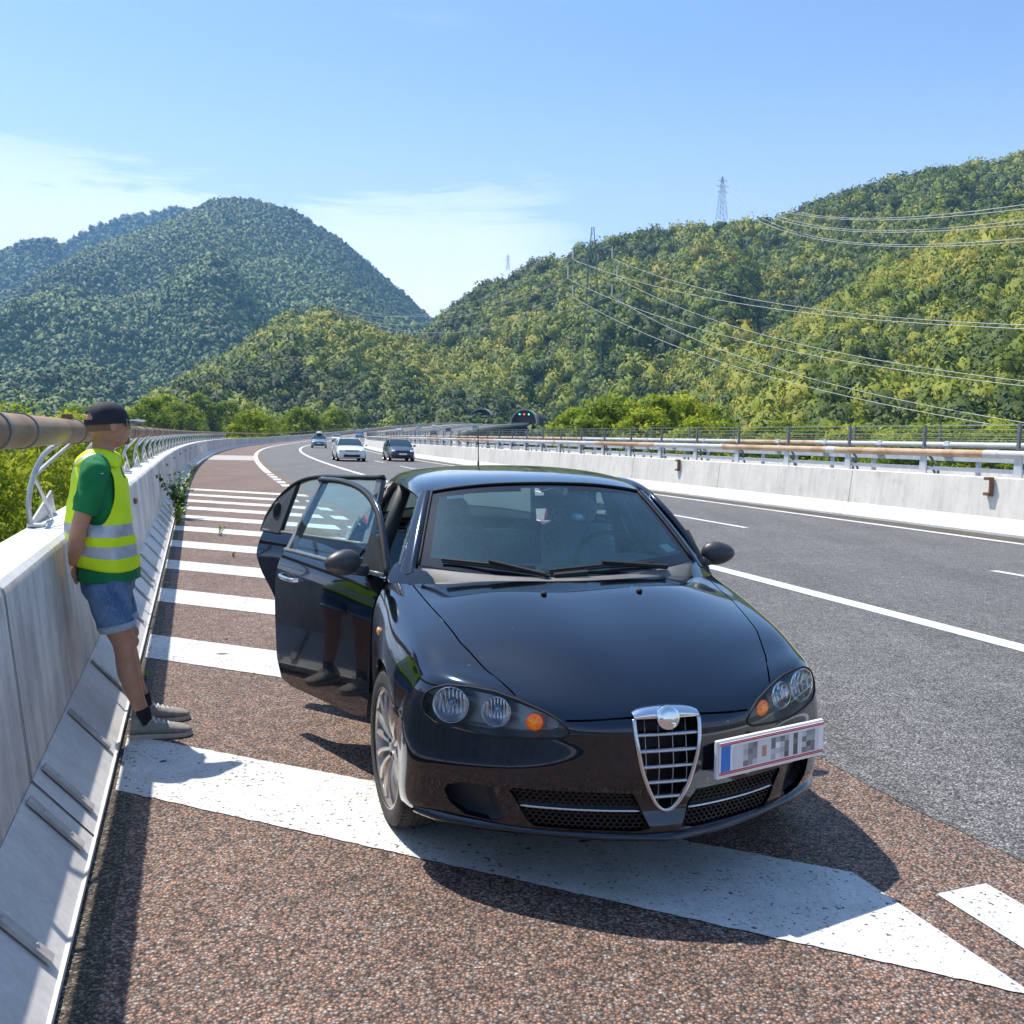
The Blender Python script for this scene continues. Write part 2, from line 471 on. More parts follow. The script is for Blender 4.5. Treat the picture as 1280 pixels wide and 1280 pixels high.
M['black'] = simple('black_matte', (0.012, 0.012, 0.012), 0.6)
M['grass'] = simple('valley_grass', (0.055, 0.085, 0.018), 0.9, noise_amt=0.5, nscale=0.15)

# ------------------------------------------------------------------ ground and decks
SEND = 552
mb = MB(); R_ = 5500
mb.add([(-R_, -R_, -9), (R_, -R_, -9), (R_, R_, -9), (-R_, R_, -9)], [(0, 1, 2, 3)])
tag(mb.build('ground', M['grass']), kind='structure')

mb = MB(); ribbon(mb, -0.36, 3.12, -30, SEND, 0.0)
tag(mb.build('emergency_lane', M['shoulder']), kind='structure')
mb = MB()
ss = srange(-30, SEND)
ss = [x * 0.1 - 5 for x in range(0, 350)] + [s for s in ss if s > 30.5]
ss = [-30.0] + ss
mb.grid([[RP(s, 3.0 + 0.05 * mnoise.noise(Vector((s * 1.3, 0, 0))) + 0.02 * mnoise.noise(Vector((s * 7, 0, 0))), 0.003), RP(s, 8.0, 0.003), RP(s, 13.8, 0.003)] for s in ss])
tag(mb.build('road', M['lane']), kind='structure')
mb = MB(); ribbon(mb, 13.78, 14.45, -30, SEND, 0.005)
tag(mb.build('right_gutter', M['dirt_or_sheen']), kind='structure')
mb = MB()
sweep(mb, [(-0.95, -0.02), (15.0, -0.02), (15.0, -0.7), (11.5, -1.6), (3.0, -1.6), (-0.95, -0.7)], -30, SEND, closed=True)
tag(mb.build('viaduct_deck', M['conc_r']), kind='structure')
mb = MB()
sweep(mb, [(18.0, 0.0), (31.0, 0.0), (31.0, -0.7), (28, -1.6), (21, -1.6), (18.0, -0.7)], -30, SEND + 40, closed=True)
tag(mb.build('opposite_viaduct_deck', M['lane']), kind='structure')

# painted markings
mb = MB()
L_ = 5.22
stripe_hi = [5.22, 7.82, 10.15, 12.4, 14.65, 16.95, 19.2, 21.45, 23.65, 25.9, 28.3]
for h in stripe_hi:
    a, b_ = -0.33, 2.31
    top = lambda n: h - 0.885 * (n + 0.35); bot = lambda n: h - 0.80 - 0.895 * (n + 0.35)
    nn = [a + (b_ - a) * k / 6 for k in range(7)]
    if h < 13:
        nn = [a + (b_ - a) * k / 160 for k in range(161)]
        jt = lambda n, q: 0.010 * mnoise.noise(Vector((n * 22, q + h, 0))) + 0.006 * mnoise.noise(Vector((n * 70, q + h, 3)))
        mb.grid([[RP(bot(n) + jt(n, 1), n, 0.004), RP((bot(n) + top(n)) / 2, n, 0.004), RP(top(n) + jt(n, 9), n, 0.004)] for n in nn])
    else:
        mb.grid([[RP(bot(n), n, 0.004), RP(top(n), n, 0.004)] for n in nn])
    if h < 6:
        mb.add([RP(0.6, 2.49, 0.004), RP(0.6, 2.73, 0.004), RP(2.66, 2.73, 0.004), RP(2.64, 2.49, 0.004)], [(0, 1, 2, 3)])
    else:
        mb.add([RP(bot(2.49), 2.49, 0.004), RP(bot(2.73), 2.73, 0.004), RP(top(2.73), 2.73, 0.004), RP(top(2.49), 2.49, 0.004)], [(0, 1, 2, 3)])
tag(mb.build('zebra_hatching_paint', M['paint']), kind='structure')
mb = MB()
for k in range(7):
    s_ = 27.6 + 2.0 * k
    ribbon(mb, 2.46, 2.72, s_, s_ + 1.15, 0.004)
ribbon(mb, 2.46, 2.72, 41.0, SEND, 0.004)
ribbon(mb, 6.20, 6.44, -30, SEND, 0.007)
ribbon(mb, 13.45, 13.64, -30, SEND, 0.007)
for k in range(-4, 46):
    s_ = 16.04 + 10.54 * k
    if s_ > SEND - 5: break
    ribbon(mb, 9.98, 10.12, s_, s_ + 4.5, 0.007)
tag(mb.build('lane_lines', M['paint_far']), kind='structure')
mb = MB(); ribbon(mb, -0.3, 2.44, 58.0, 70.0, 0.006)
tag(mb.build('pale_resurfaced_patch', simple('pale_concrete_patch', (0.42, 0.38, 0.34), 0.8, noise_amt=0.1)), kind='structure')
# narrow grit strip along the left barrier
mb = MB(); ribbon(mb, -0.36, -0.25, -30, 120, 0.003)
tag(mb.build('gutter_grit', M['dirt_or_sheen']), kind='structure')

# ------------------------------------------------------------------ left barrier
T = empty('bridge_barrier', RP(0, -0.5)); T.location = (0, 0, 0)
tag(T, 'long pale grey bridge parapet with sloped steel foot along the left shoulder', 'barrier')
mb = MB()
sweep(mb, [(-0.575, 0.25), (-0.655, 0.955), (-0.667, 0.978)], -30, SEND)
mb.build('parapet_face', M['conc_l'], T, smooth=True)
mb = MB(); sweep(mb, [(-0.667, 0.978), (-0.69, 1.0), (-0.93, 0.985), (-0.95, 0.97), (-0.95, -0.7)], -30, SEND)
mb.build('parapet_top', M['conc_top'], T)
M['kick'] = concrete_mat('grey_kick_plate', (0.66, 0.625, 0.585), 0.14, 0.10)
mb = MB(); sweep(mb, [(-0.574, 0.262), (-0.365, 0.035), (-0.352, 0.035), (-0.352, 0.01), (-0.40, 0.01)], -30, 260)
mb.build('kick_plate', M['kick'], T)
# joints (dark gap) and straps on the sloped plate
joints = [3.82 + 6.1 * k for k in range(-5, 16)]
for s_ in joints:
    mb = MB()
    mb.grid([[RP(s_, n, z), RP(s_ + 0.012, n, z)] for n, z in ((-0.348, 0.02), (-0.571, 0.266), (-0.6515, 0.955), (-0.66, 0.985))])
    mb.build('panel_gap', M['black'], T, recalc=False)
st = None; kk = 0
for s_ in joints:
    for off in (-0.20, 0.16, 0.95, 2.0, 3.05, 4.1, 5.12):
        if s_ + off < 1.0 or s_ + off > 42: continue
        mb = MB(); a = s_ + off; w = 0.055 if abs(off) < 0.3 else 0.045
        p0, p1 = (-0.385, 0.068), (-0.560, 0.258)
        nx, nz_ = 0.66, 0.75
        e = 0.012
        o0 = [RP(a, p0[0], p0[1]), RP(a + w, p0[0], p0[1]), RP(a + w, p1[0], p1[1]), RP(a, p1[0], p1[1])]
        o1 = [RP(a, p0[0] + nx * e, p0[1] + nz_ * e), RP(a + w, p0[0] + nx * e, p0[1] + nz_ * e), RP(a + w, p1[0] + nx * e, p1[1] + nz_ * e), RP(a, p1[0] + nx * e, p1[1] + nz_ * e)]
        mb.add(o0 + o1, [(0, 1, 2, 3), (4, 5, 6, 7), (0, 1, 5, 4), (1, 2, 6, 5), (2, 3, 7, 6), (3, 0, 4, 7)])
        for t in (0.25, 0.75):
            c = o1[0].lerp(o1[3], t) + (o1[1] - o1[0]) * 0.5
            mb.ellipsoid(c, (0.008, 0.008, 0.005), 8, 4)
        mb.build('strap', M['strap'], T); kk += 1
# reflectors
for k in range(14):
    s_ = 11.2 + 6.1 * k
    mb = MB(); c = RP(s_, -0.63, 0.80)
    mb.box(c, (0.05, 0.20, 0.055), Matrix.Rotation(-heading(s_), 3, 'Z'))
    mb.build('reflector', M['rust'], T, bevel=0.006)

# left pipe rail on brackets
T = empty('pipe_rail'); tag(T, 'brown steel pipe handrail on curved brackets above the left parapet', 'railing')
ZP, NP = 1.55, -0.69
mb = MB()
for a, b_ in ((-30, 60), (60, 300)):
    mb.tube([RP(s, NP, ZP) for s in srange(a, b_, 1.0)], 0.070, 20, cap=True)
mb.build('pipe', M['pipe_l'], T, smooth=True)
for s_ in [6.12 + 2.5 * k for k in range(-3, 36)]:
    for o_, w in ((0.15, 0.035), (0.78, 0.02)):
        if s_ > 60 and w < 0.03: continue
        mb = MB(); mb.tube([RP(s_ + o_, NP, ZP), RP(s_ + o_ + w, NP, ZP)], 0.0765, 20)
        mb.build('collar', M['steel_d'], T, smooth=True, angle=0.6)
def bracket_mesh():
    b = MB()
    # local frame: x along road, y across to the left (away from the road), z up; origin at pipe axis foot
    f = [(0, 0.215, 1.0), (-0.01, 0.225, 1.12), (0.0, 0.20, 1.28), (0.04, 0.14, 1.42), (0.08, 0.05, 1.49)]
    b.tube(crom(f, 4), 0.0155, 8)
    b.tube(crom([(0.0, 0.20, 1.28), (0.25, 0.16, 1.35), (0.55, 0.06, 1.47), (0.72, 0.02, 1.50)], 4), 0.011, 8)
    b.tube(crom([(0.0, 0.20, 1.28), (0.12, 0.19, 1.22), (0.42, 0.17, 1.05), (0.46, 0.17, 1.0)], 4), 0.0135, 8)
    # gusset plate on top of the parapet
    b.mat(1); b.prism([(0.0, 0.238, 0.99), (1.15, 0.238, 0.99), (0.95, 0.238, 1.15)], (0, 0, 0), (0, -0.012, 0)); b.mat(0)
    b.box((0.03, 0.19, 1.002), (0.10, 0.09, 0.014))
    for q in (-0.02, 0.10):
        b.ellipsoid((q, 0.12, 1.02), (0.014, 0.014, 0.014), 8, 5)
    return b
first = None
for k in range(-4, 38):
    s_ = 6.12 + 2.5 * k
    if first is None:
        o = bracket_mesh().build('bracket', [M['steel'], M['plate']], T, smooth=True, angle=0.7); first = o
    else:
        o = first.copy(); col.objects.link(o); o.parent = T
    o.location = RP(s_, NP, 0)
    o.rotation_euler = (0, 0, PI / 2 - heading(s_))
for k in range(-3, 10):
    s_ = 6.12 + 2.5 * k
    mb = MB(); mb.box(RP(s_ - 0.15, NP, ZP + 0.075), (0.05, 0.13, 0.012), Matrix.Rotation(-heading(s_), 3, 'Z'))
    for d in (0.16, 0.24):
        mb.box(RP(s_ + d - 0.35, NP, ZP + 0.085), (0.045, 0.045, 0.022), Matrix.Rotation(-heading(s_), 3, 'Z'))
    mb.build('clamp', M['rust'], T)

# ------------------------------------------------------------------ right barrier with pipe, plates, fence
T = empty('median_barrier'); tag(T, 'cream concrete median barrier with bright sloped foot right of the lanes', 'barrier')
mb = MB(); sweep(mb, [(14.64, 0.32), (14.72, 1.075), (14.735, 1.09), (14.96, 1.09), (14.98, 1.07), (14.98, -0.7)], -30, 470)
mb.build('parapet_face', M['conc_r'], T)
mb = MB(); sweep(mb, [(14.43, 0.0), (14.43, 0.05), (14.638, 0.324)], -30, 470)
mb.build('sloped_foot', M['conc_rb'], T)
for k in range(-3, 12):
    s_ = 19.0 + 6.1 * k
    mb = MB(); mb.grid([[RP(s_, n, z), RP(s_ + 0.02, n, z)] for n, z in ((14.426, 0.0), (14.426, 0.05), (14.634, 0.326), (14.716, 1.075), (14.73, 1.094))])
    mb.build('panel_gap', M['strap'], T, recalc=False)
    for q in (1.5, 3.0, 4.6):
        mb = MB(); mb.grid([[RP(s_ + q, n, z), RP(s_ + q + 0.008, n, z)] for n, z in ((14.427, 0.05), (14.635, 0.325))])
        mb.build('foot_seam', M['strap'], T, recalc=False)
# rusty hanging brackets on the face
for s_ in (14.75, 27.6):
    mb = MB(); R3 = Matrix.Rotation(-heading(s_), 3, 'Z')
    mb.box(RP(s_, 14.64, 0.90), (0.09, 0.035, 0.36), R3)
    mb.box(RP(s_ + 0.07, 14.64, 1.06), (0.12, 0.14, 0.06), R3)
    mb.box(RP(s_ + 0.07, 14.64, 0.76), (0.12, 0.14, 0.06), R3)
    mb.build('hanging_bracket', M['rust'], T)

T = empty('median_pipe_rail'); tag(T, 'rust patched pipe rail on steel plates topping the median barrier', 'railing')
mb = MB()
NR, ZR = 14.86, 1.535
segs = []; s_ = -30.0
R2 = random.Random(3); tog = 0
while s_ < 420:
    ln = 5.0
    rusty = R2.random() < 0.62
    if 17.9 < s_ + 2 < 23: rusty = True
    mb.mat(1 if rusty else 0)
    mb.tube([RP(q, NR, ZR) for q in srange(s_, s_ + ln, 2.5)], 0.078, 14)
    mb.mat(1 if R2.random() < 0.6 else 0)
    mb.tube([RP(s_ + ln - 0.18, NR, ZR), RP(s_ + ln + 0.18, NR, ZR)], 0.084, 14)
    s_ += ln
mb.build('pipe', [M['pipe_grey'], M['pipe_rust']], T, smooth=True, angle=0.6, weld=False)
def rpost_mesh():
    b = MB()
    b.prism([(-0.11, 0, 1.085), (0.11, 0, 1.085), (0.075, 0, 1.50), (-0.075, 0, 1.50)], (0, 0.02, 0), (0, -0.02, 0))
    b.mat(1)
    b.tube(crom([(-0.03, -0.10, 1.50), (-0.14, -0.13, 1.36), (-0.10, -0.14, 1.24), (-0.18, -0.15, 1.12), (-0.16, -0.155, 1.03)], 4), 0.028, 8)
    b.box((-0.16, -0.165, 1.00), (0.07, 0.035, 0.14))
    b.box((0.0, -0.0, 1.62), (0.10, 0.07, 0.035))
    return b
first = None
for k in range(-5, 60):
    s_ = 14.35 + 2.52 * k
    if first is None:
        o = rpost_mesh().build('support_plate', [M['white_steel'], M['steel_d']], T); first = o
    else:
        o = first.copy(); col.objects.link(o); o.parent = T
    o.location = RP(s_, NR, 0); o.rotation_euler = (0, 0, -PI / 2 - heading(s_) + PI)
mb = MB()
for z0 in (1.20,):
    sweep(mb, [(14.90, z0 - 0.03), (14.90, z0 + 0.03), (14.95, z0 + 0.03), (14.95, z0 - 0.03)], -30, 300, closed=True)
mb.build('lower_rail', M['white_steel'], T)

def wire_fence(name, label, n, z0, z1, s0, s1, sp, off, nw, thick, wr=0.0045, sides=4):
    T = empty(name); tag(T, label, 'fence')
    first = None; s_ = s0 + off; cnt = 0
    while s_ < s1 and cnt < 95:
        if first is None:
            b = MB(); b.box((0, 0, (z0 + z1) / 2), (thick, thick, z1 - z0)); b.box((0, 0, z0 + 0.01), (thick * 2, thick * 2, 0.02))
            o = b.build('post', M['steel_d'], T); first = o
        else: o = first.copy(); col.objects.link(o); o.parent = T
        o.location = RP(s_, n, 0); o.rotation_euler = (0, 0, -heading(s_)); s_ += sp; cnt += 1
    b = MB()
    for k in range(nw):
        z = z1 - 0.02 - (z1 - 1.62) * k / max(1, nw - 1)
        b.tube([RP(q, n, z) for q in srange(s0, s1, 2.5)], wr, sides)
    b.build('wires', M['steel_d'], T)
    return T
wire_fence('wire_fence', 'low wire fence with square grey posts behind the median pipe rail', 15.0, 1.05, 2.12, -20, 240, 2.52, 1.75, 7, 0.055)

# ------------------------------------------------------------------ opposite viaduct parapets
T = empty('opposite_barrier'); tag(T, 'white steel box rails of the opposite carriageway beyond the median gap', 'barrier')
mb = MB(); sweep(mb, [(17.8, -0.7), (17.8, 0.92), (18.05, 0.92), (18.25, 0.3), (18.4, 0.0)], -30, 480)
mb.build('parapet_face', M['conc_r'], T)
mb = MB()
for z0, h in ((1.13, 0.05), (1.40, 0.07)):
    sweep(mb, [(17.9, z0 - h), (17.9, z0 + h), (17.98, z0 + h), (17.98, z0 - h)], -30, 300, closed=True)
mb.build('box_rail', M['white_steel'], T)
first = None
for k in range(0, 70):
    s_ = -8 + 1.9 * k
    if first is None:
        b = MB(); b.box((0, 0, 1.2), (0.10, 0.07, 0.62)); o = b.build('rail_post', M['white_steel'], T); first = o
    else: o = first.copy(); col.objects.link(o); o.parent = T
    o.location = RP(s_, 18.03, 0); o.rotation_euler = (0, 0, -heading(s_))
T = empty('opposite_pipe_rail'); tag(T, 'second rusty pipe rail with white clamps on the far side of the median gap', 'railing')
mb = MB(); s_ = -30
while s_ < 300:
    mb.mat(1 if R2.random() < 0.6 else 0)
    mb.tube([RP(q, 17.92, 1.73) for q in srange(s_, s_ + 5, 2.5)], 0.07, 12); s_ += 5
mb.build('pipe', [M['pipe_grey'], M['pipe_rust']], T, smooth=True, angle=0.6, weld=False)
first = None
for k in range(0, 70):
    s_ = -8 + 2.5 * k
    if first is None:
        b = MB(); b.box((0, 0, 1.76), (0.18, 0.20, 0.13), taper=0.7); b.box((0.0, 0, 1.60), (0.10, 0.12, 0.30)); b.box((0, -0.03, 1.46), (0.16, 0.28, 0.07))
        o = b.build('clamp', M['white_steel'], T, bevel=0.01); first = o
    else: o = first.copy(); col.objects.link(o); o.parent = T
    o.location = RP(s_, 17.92, 0); o.rotation_euler = (0, 0, -heading(s_))
wire_fence('wire_fence', 'thin posted wire fence on the opposite viaduct in front of the trees', 18.1, 0.9, 2.25, -20, 330, 3.4, 2.6, 6, 0.05, sides=4)
T = empty('outer_barrier'); tag(T, 'outer concrete parapet of the opposite carriageway below the trees', 'barrier')
mb = MB(); sweep(mb, [(30.6, 0.0), (30.75, 0.9), (31.0, 0.9), (31.0, -0.7)], -30, SEND + 30)
mb.build('parapet_face', M['conc_r'], T)
mb = MB()
for z0 in (1.2, 1.5): sweep(mb, [(30.85, z0 - 0.04), (30.85, z0 + 0.04), (30.9, z0 + 0.04), (30.9, z0 - 0.04)], -30, SEND, closed=True)
mb.build('rail', M['steel'], T)
for k in range(4):
    pass
# viaduct piers
for i, s_ in enumerate((-5, 35, 75, 115, 155)):
    for n, w in ((7.0, 'near'), (24.5, 'far')):
        T = MB(); ph = heading(s_)
        T.box(RP(s_, n, -5.3), (6.0, 1.6, 7.6), Matrix.Rotation(-ph, 3, 'Z'))
        tag(T.build('viaduct_pier', M['conc_r'], bevel=0.15), 'concrete pier carrying the viaduct deck over the valley floor', 'pier', 'viaduct piers')
# ------------------------------------------------------------------ foliage materials
def foliage_mat(name, stops, nscale, translucent=0.25, bump=0.0, bs=1.0, oi_amt=0.0):
    m, nt, b = new_mat(name); g = NT(m)
    at = g.n('ShaderNodeAttribute', attribute_name='tint')
    p = g.geo()
    n = g.noise(p, nscale, 3, 0.6)
    oi = g.n('ShaderNodeObjectInfo')
    f = g.math('ADD', g.math('MULTIPLY', at.outputs['Fac'], 0.75), g.math('MULTIPLY', n, 0.30))
    if oi_amt: f = g.math('ADD', f, g.math('MULTIPLY', g.math('SUBTRACT', oi.outputs['Random'], 0.5), oi_amt))
    c = g.cramp(f, stops)
    g.color(c); b.inputs['Roughness'].default_value = 0.65; sock(b, 'Specular IOR Level', 0.25)
    if bump:
        g.bump(g.noise(p, bs, 4, 0.7), bump, 1.2)
    if translucent:
        tr = g.n('ShaderNodeBsdfTranslucent'); g.l(c, tr.inputs[0])
        mx = g.n('ShaderNodeMixShader'); mx.inputs[0].default_value = translucent
        out = nt.nodes['Material Output']
        g.l(b.outputs[0], mx.inputs[1]); g.l(tr.outputs[0], mx.inputs[2]); g.l(mx.outputs[0], out.inputs['Surface'])
    return m
M['leaf'] = foliage_mat('bright_leaves', [(0.0, (0.07, 0.12, 0.010)), (0.35, (0.17, 0.25, 0.014)), (0.7, (0.33, 0.40, 0.022)), (1.0, (0.55, 0.54, 0.035))], 2.0, 0.45, oi_amt=0.35)
M['forest'] = foliage_mat('hill_forest', [(0.0, (0.014, 0.028, 0.007)), (0.25, (0.035, 0.065, 0.009)), (0.5, (0.115, 0.165, 0.015)), (0.72, (0.24, 0.28, 0.022)), (0.9, (0.33, 0.31, 0.028)), (1.0, (0.29, 0.18, 0.04))], 0.25, 0.20)
M['forest_far'] = foliage_mat('mountain_forest', [(0.0, (0.024, 0.055, 0.010)), (0.5, (0.078, 0.135, 0.016)), (1.0, (0.19, 0.235, 0.022))], 0.02, 0.0, 0.8, 0.12)
M['soil'] = simple('forest_floor', (0.030, 0.040, 0.013), 0.9, noise_amt=0.4, nscale=0.02)
M['bark'] = simple('tree_bark', (0.10, 0.075, 0.055), 0.9, noise_amt=0.3, nscale=6)

# ------------------------------------------------------------------ hills
def ico(sub):
    bm = bmesh.new(); bmesh.ops.create_icosphere(bm, subdivisions=sub, radius=1.0)
    V = np.array([v.co[:] for v in bm.verts]); F = np.array([[v.index for v in f.verts] for f in bm.faces]); bm.free()
    return V, F
def crown_variants(sub, n, seed, amp, cards=0, csz=0.3):
    V, F = ico(sub); out = []
    rs = np.random.RandomState(seed + 5)
    if cards:
        nv0 = len(V); F = np.vstack([F, nv0 + np.arange(cards * 3).reshape(-1, 3)])
    for k in range(n):
        r = np.array([1 + amp * mnoise.noise(Vector(v) * 1.9 + Vector((seed + k * 7.1, 3.3, 1.7))) * 1.6 for v in V])
        P = V * r[:, None] * (0.84 if cards else 1.0)
        if cards:
            d = rs.randn(cards, 3); d[:, 2] = np.abs(d[:, 2]) * 0.9 - 0.25; d /= np.linalg.norm(d, axis=1)[:, None]
            rr = np.array([1 + amp * 1.3 * mnoise.noise(Vector(v) * 1.9 + Vector((seed + k * 7.1, 3.3, 1.7))) for v in d]) * (0.90 + 0.16 * rs.rand(cards))
            c = d * rr[:, None]; nn = d + rs.randn(cards, 3) * 0.30 + np.array([0, 0, 0.12]); nn /= np.linalg.norm(nn, axis=1)[:, None]
            t = np.cross(nn, rs.randn(cards, 3)); t /= np.linalg.norm(t, axis=1)[:, None]; b = np.cross(nn, t)
            s_ = (csz * (0.6 + 0.8 * rs.rand(cards)))[:, None]
            tri = np.stack([c + t * s_, c - t * s_ * 0.6 + b * s_ * 0.8, c - t * s_ * 0.5 - b * s_ * 0.8], axis=1).reshape(-1, 3)
            P = np.vstack([P, tri])
        P = P.copy(); P[:, 2] = np.where(P[:, 2] < 0, P[:, 2] * 0.7, P[:, 2]); out.append(P)
    return out, F
def crown_variants_old(sub, n, seed, amp):
    V, F = ico(sub); out = []
    for k in range(n):
        r = np.array([1 + amp * mnoise.noise(Vector(v) * 1.9 + Vector((seed + k * 7.1, 3.3, 1.7))) * 1.6
                      + amp * 0.6 * mnoise.noise(Vector(v) * 4.2 + Vector((k * 3.1, seed, 5.2))) for v in V])
        P = V * r[:, None]; P[:, 2] = np.where(P[:, 2] < 0, P[:, 2] * 0.7, P[:, 2])
        out.append(P)
    return out, F

HILLS = {}
def hill(name, sil, Dc, Df, crest_drop, zfoot=-8.5, pw=1.15, noise_amp=0.0, nsc=0.01, back=True, nu=90, nv=40, seed=0, curve=None):
    """sil: crest points as photo directions; Dc/Df distance of crest and foot (functions of x)"""
    xs = [p[0] for p in sil]; ys = [p[1] for p in sil]
    X0, X1 = xs[0], xs[-1]
    rows = []
    for i in range(nu + 1):
        x = X0 + (X1 - X0) * i / nu
        y = interp(x, xs, ys)
        C = at_dist(x, y, Dc(x)); C.z -= crest_drop
        Fp = at_dist(x, 550, Df(x)); Fp.z = zfoot
        row = []
        for j in range(nv + 1):
            t = j / nv
            q = C.lerp(Fp, t); h = (1 - t)
            q.z = zfoot + (C.z - zfoot) * (h ** pw if curve is None else curve(h, x))
            w = math.sin(PI * min(1, t * 1.05)) if t < 0.95 else 0
            w = max(0.0, min(1, t * 2.2)) * max(0.0, min(1, (1 - t) * 4))
            nv_ = mnoise.fractal(Vector((q.x, q.y, seed * 100.0)) * nsc, 0.9, 2.1, 5)
            gully = mnoise.noise(Vector((x * 0.011 + seed, 0.3 * t, seed * 3.3)))
            q.z += w * noise_amp * (nv_ + gully * 0.8)
            row.append(q)
        if back:
            b1 = C.copy(); d = Vector((C.x, C.y, 0)).normalized()
            row = [C + d * Dc(x) * 0.35 + Vector((0, 0, -C.z * 0.9)), C + d * Dc(x) * 0.10 + Vector((0, 0, -C.z * 0.16))] + row
        rows.append(row)
    m = MB(); m.grid(rows)
    o = m.build(name, M['soil'], smooth=True); tag(o, kind='structure')
    HILLS[name + str(seed)] = rows
    return rows

def forest(name, rows, count, rad, sub, mat, seed, cat_kind='stuff', amp=0.32, tint_fn=None, jstart=1, flat=0.85, cards=0, csz=0.3, tsc=0.014, tr=0.75):
    rs = np.random.RandomState(seed)
    nu = len(rows) - 1; nv = len(rows[0]) - 1
    P = np.array([[tuple(q) for q in r] for r in rows])
    # area weighted sampling over quads
    a = P[:-1, jstart:-1]; b = P[1:, jstart:-1]; c = P[:-1, jstart + 1:]
    ar = np.linalg.norm(np.cross(b - a, c - a), axis=2)
    dist = np.linalg.norm(a[:, :, :2], axis=2)
    w = ar.ravel() / ar.sum(); idx = rs.choice(len(w), count, p=w)
    iu = idx // ar.shape[1]; iv = idx % ar.shape[1] + jstart
    u = rs.rand(count)[:, None]; v = rs.rand(count)[:, None]
    pos = (P[iu, iv] * (1 - u) + P[iu + 1, iv] * u) * (1 - v) + (P[iu, iv + 1] * (1 - u) + P[iu + 1, iv + 1] * u) * v
    vars_, F = crown_variants(sub, 7, seed, amp, cards, csz)
    nV = len(vars_[0]); nF = len(F)
    allV = np.zeros((count, nV, 3), np.float32); tint = np.zeros((count, nV), np.float32)
    r = rad * (0.45 + 1.05 * rs.rand(count) ** 1.5); th = rs.rand(count) * 2 * PI; cth, sth = np.cos(th), np.sin(th)
    hz = r * (flat + 0.5 * rs.rand(count)); vi = rs.randint(7, size=count); VA = np.array(vars_, dtype=np.float32)
    B = VA[vi]
    allV[:, :, 0] = (B[:, :, 0] * cth[:, None] - B[:, :, 1] * sth[:, None]) * r[:, None] + pos[:, 0:1]
    allV[:, :, 1] = (B[:, :, 0] * sth[:, None] + B[:, :, 1] * cth[:, None]) * r[:, None] + pos[:, 1:2]
    allV[:, :, 2] = B[:, :, 2] * hz[:, None] + (pos[:, 2] + hz * 0.55)[:, None]
    q = pos * tsc
    big = 0.5 * (np.sin(q[:, 0] + 1.7 * np.sin(q[:, 1] * 0.7 + q[:, 2])) + np.sin(q[:, 1] * 1.3 + 1.3 * np.sin(q[:, 0] * 0.6 + 2 + q[:, 2] * 1.5))) * 0.34
    t = 0.45 + big + (rs.rand(count) - 0.5) * tr + (tint_fn(None) if tint_fn else 0)
    tint[:, :] = np.clip(t[:, None] + ((rs.rand(count, nV) - 0.5) * 0.10 if cards else 0), 0, 1)
    V = allV.reshape(-1, 3)
    FF = (F[None] + (np.arange(count) * nV)[:, None, None]).reshape(-1, 3)
    NA = VA.copy(); NA[:, :, 2] = NA[:, :, 2] * 1.1 + 0.18; NB = NA[vi]; N = np.empty_like(allV)
    N[:, :, 0] = NB[:, :, 0] * cth[:, None] - NB[:, :, 1] * sth[:, None]; N[:, :, 1] = NB[:, :, 0] * sth[:, None] + NB[:, :, 1] * cth[:, None]; N[:, :, 2] = NB[:, :, 2]
    N = N.reshape(-1, 3); N /= np.maximum(1e-6, np.linalg.norm(N, axis=1))[:, None]
    if cards: N += (rs.rand(*N.shape) - 0.5) * 0.55; N /= np.linalg.norm(N, axis=1)[:, None]
    o = np_mesh(name, V, FF, mat, smooth=True)
    cn = o.data.attributes.new('custom_normal', 'FLOAT_VECTOR', 'POINT'); cn.data.foreach_set('vector', N.astype(np.float32).ravel())
    at = o.data.attributes.new('tint', 'FLOAT', 'POINT'); at.data.foreach_set('value', tint.ravel())
    tag(o, kind=cat_kind)
    return o

sil_main = [(-260, 470), (-120, 420), (0, 373), (60, 338), (115, 308), (170, 290), (215, 274), (240, 264), (262, 251), (285, 248), (312, 249), (335, 254), (360, 262), (385, 274), (415, 293), (445, 316), (475, 342), (505, 368), (530, 392), (545, 402), (580, 440), (640, 500)]
r_main = hill('mountain', sil_main, lambda x: 2600, lambda x: 1150, 8, pw=1.05, noise_amp=120, nsc=0.0020, seed=1, nu=110, nv=60)
sil_b1 = [(-60, 340), (0, 318), (18, 306), (42, 299), (66, 301), (80, 318), (110, 345), (150, 380)]
r_b1 = hill('mountain', sil_b1, lambda x: 3300, lambda x: 2500, 8, pw=1.1, noise_amp=60, nsc=0.002, seed=2, nu=40, nv=24)
sil_b2 = [(20, 350), (60, 322), (85, 301), (115, 284), (150, 271), (185, 266), (207, 263), (222, 258), (236, 262), (248, 272), (300, 300), (380, 360)]
r_b2 = hill('mountain', sil_b2, lambda x: 3900, lambda x: 3000, 8, pw=1.1, noise_amp=60, nsc=0.002, seed=3, nu=50, nv=24)
sil_low = [(-250, 500), (-100, 488), (0, 476), (30, 468), (70, 462), (115, 465), (150, 474), (180, 489), (200, 505), (225, 528)]
r_low = hill('hill', sil_low, lambda x: 1250, lambda x: 900, 6, pw=0.9, noise_amp=10, nsc=0.008, seed=4, nu=50, nv=16)
sil_mid = [(140, 545), (175, 530), (200, 508), (230, 486), (262, 464), (300, 443), (335, 418), (362, 402), (392, 396), (420, 399), (450, 410), (478, 424), (505, 432), (540, 440), (600, 460), (700, 520)]
r_mid = hill('hill', sil_mid, lambda x: 800, lambda x: 500, 4, pw=0.85, noise_amp=14, nsc=0.011, seed=5, nu=80, nv=34)
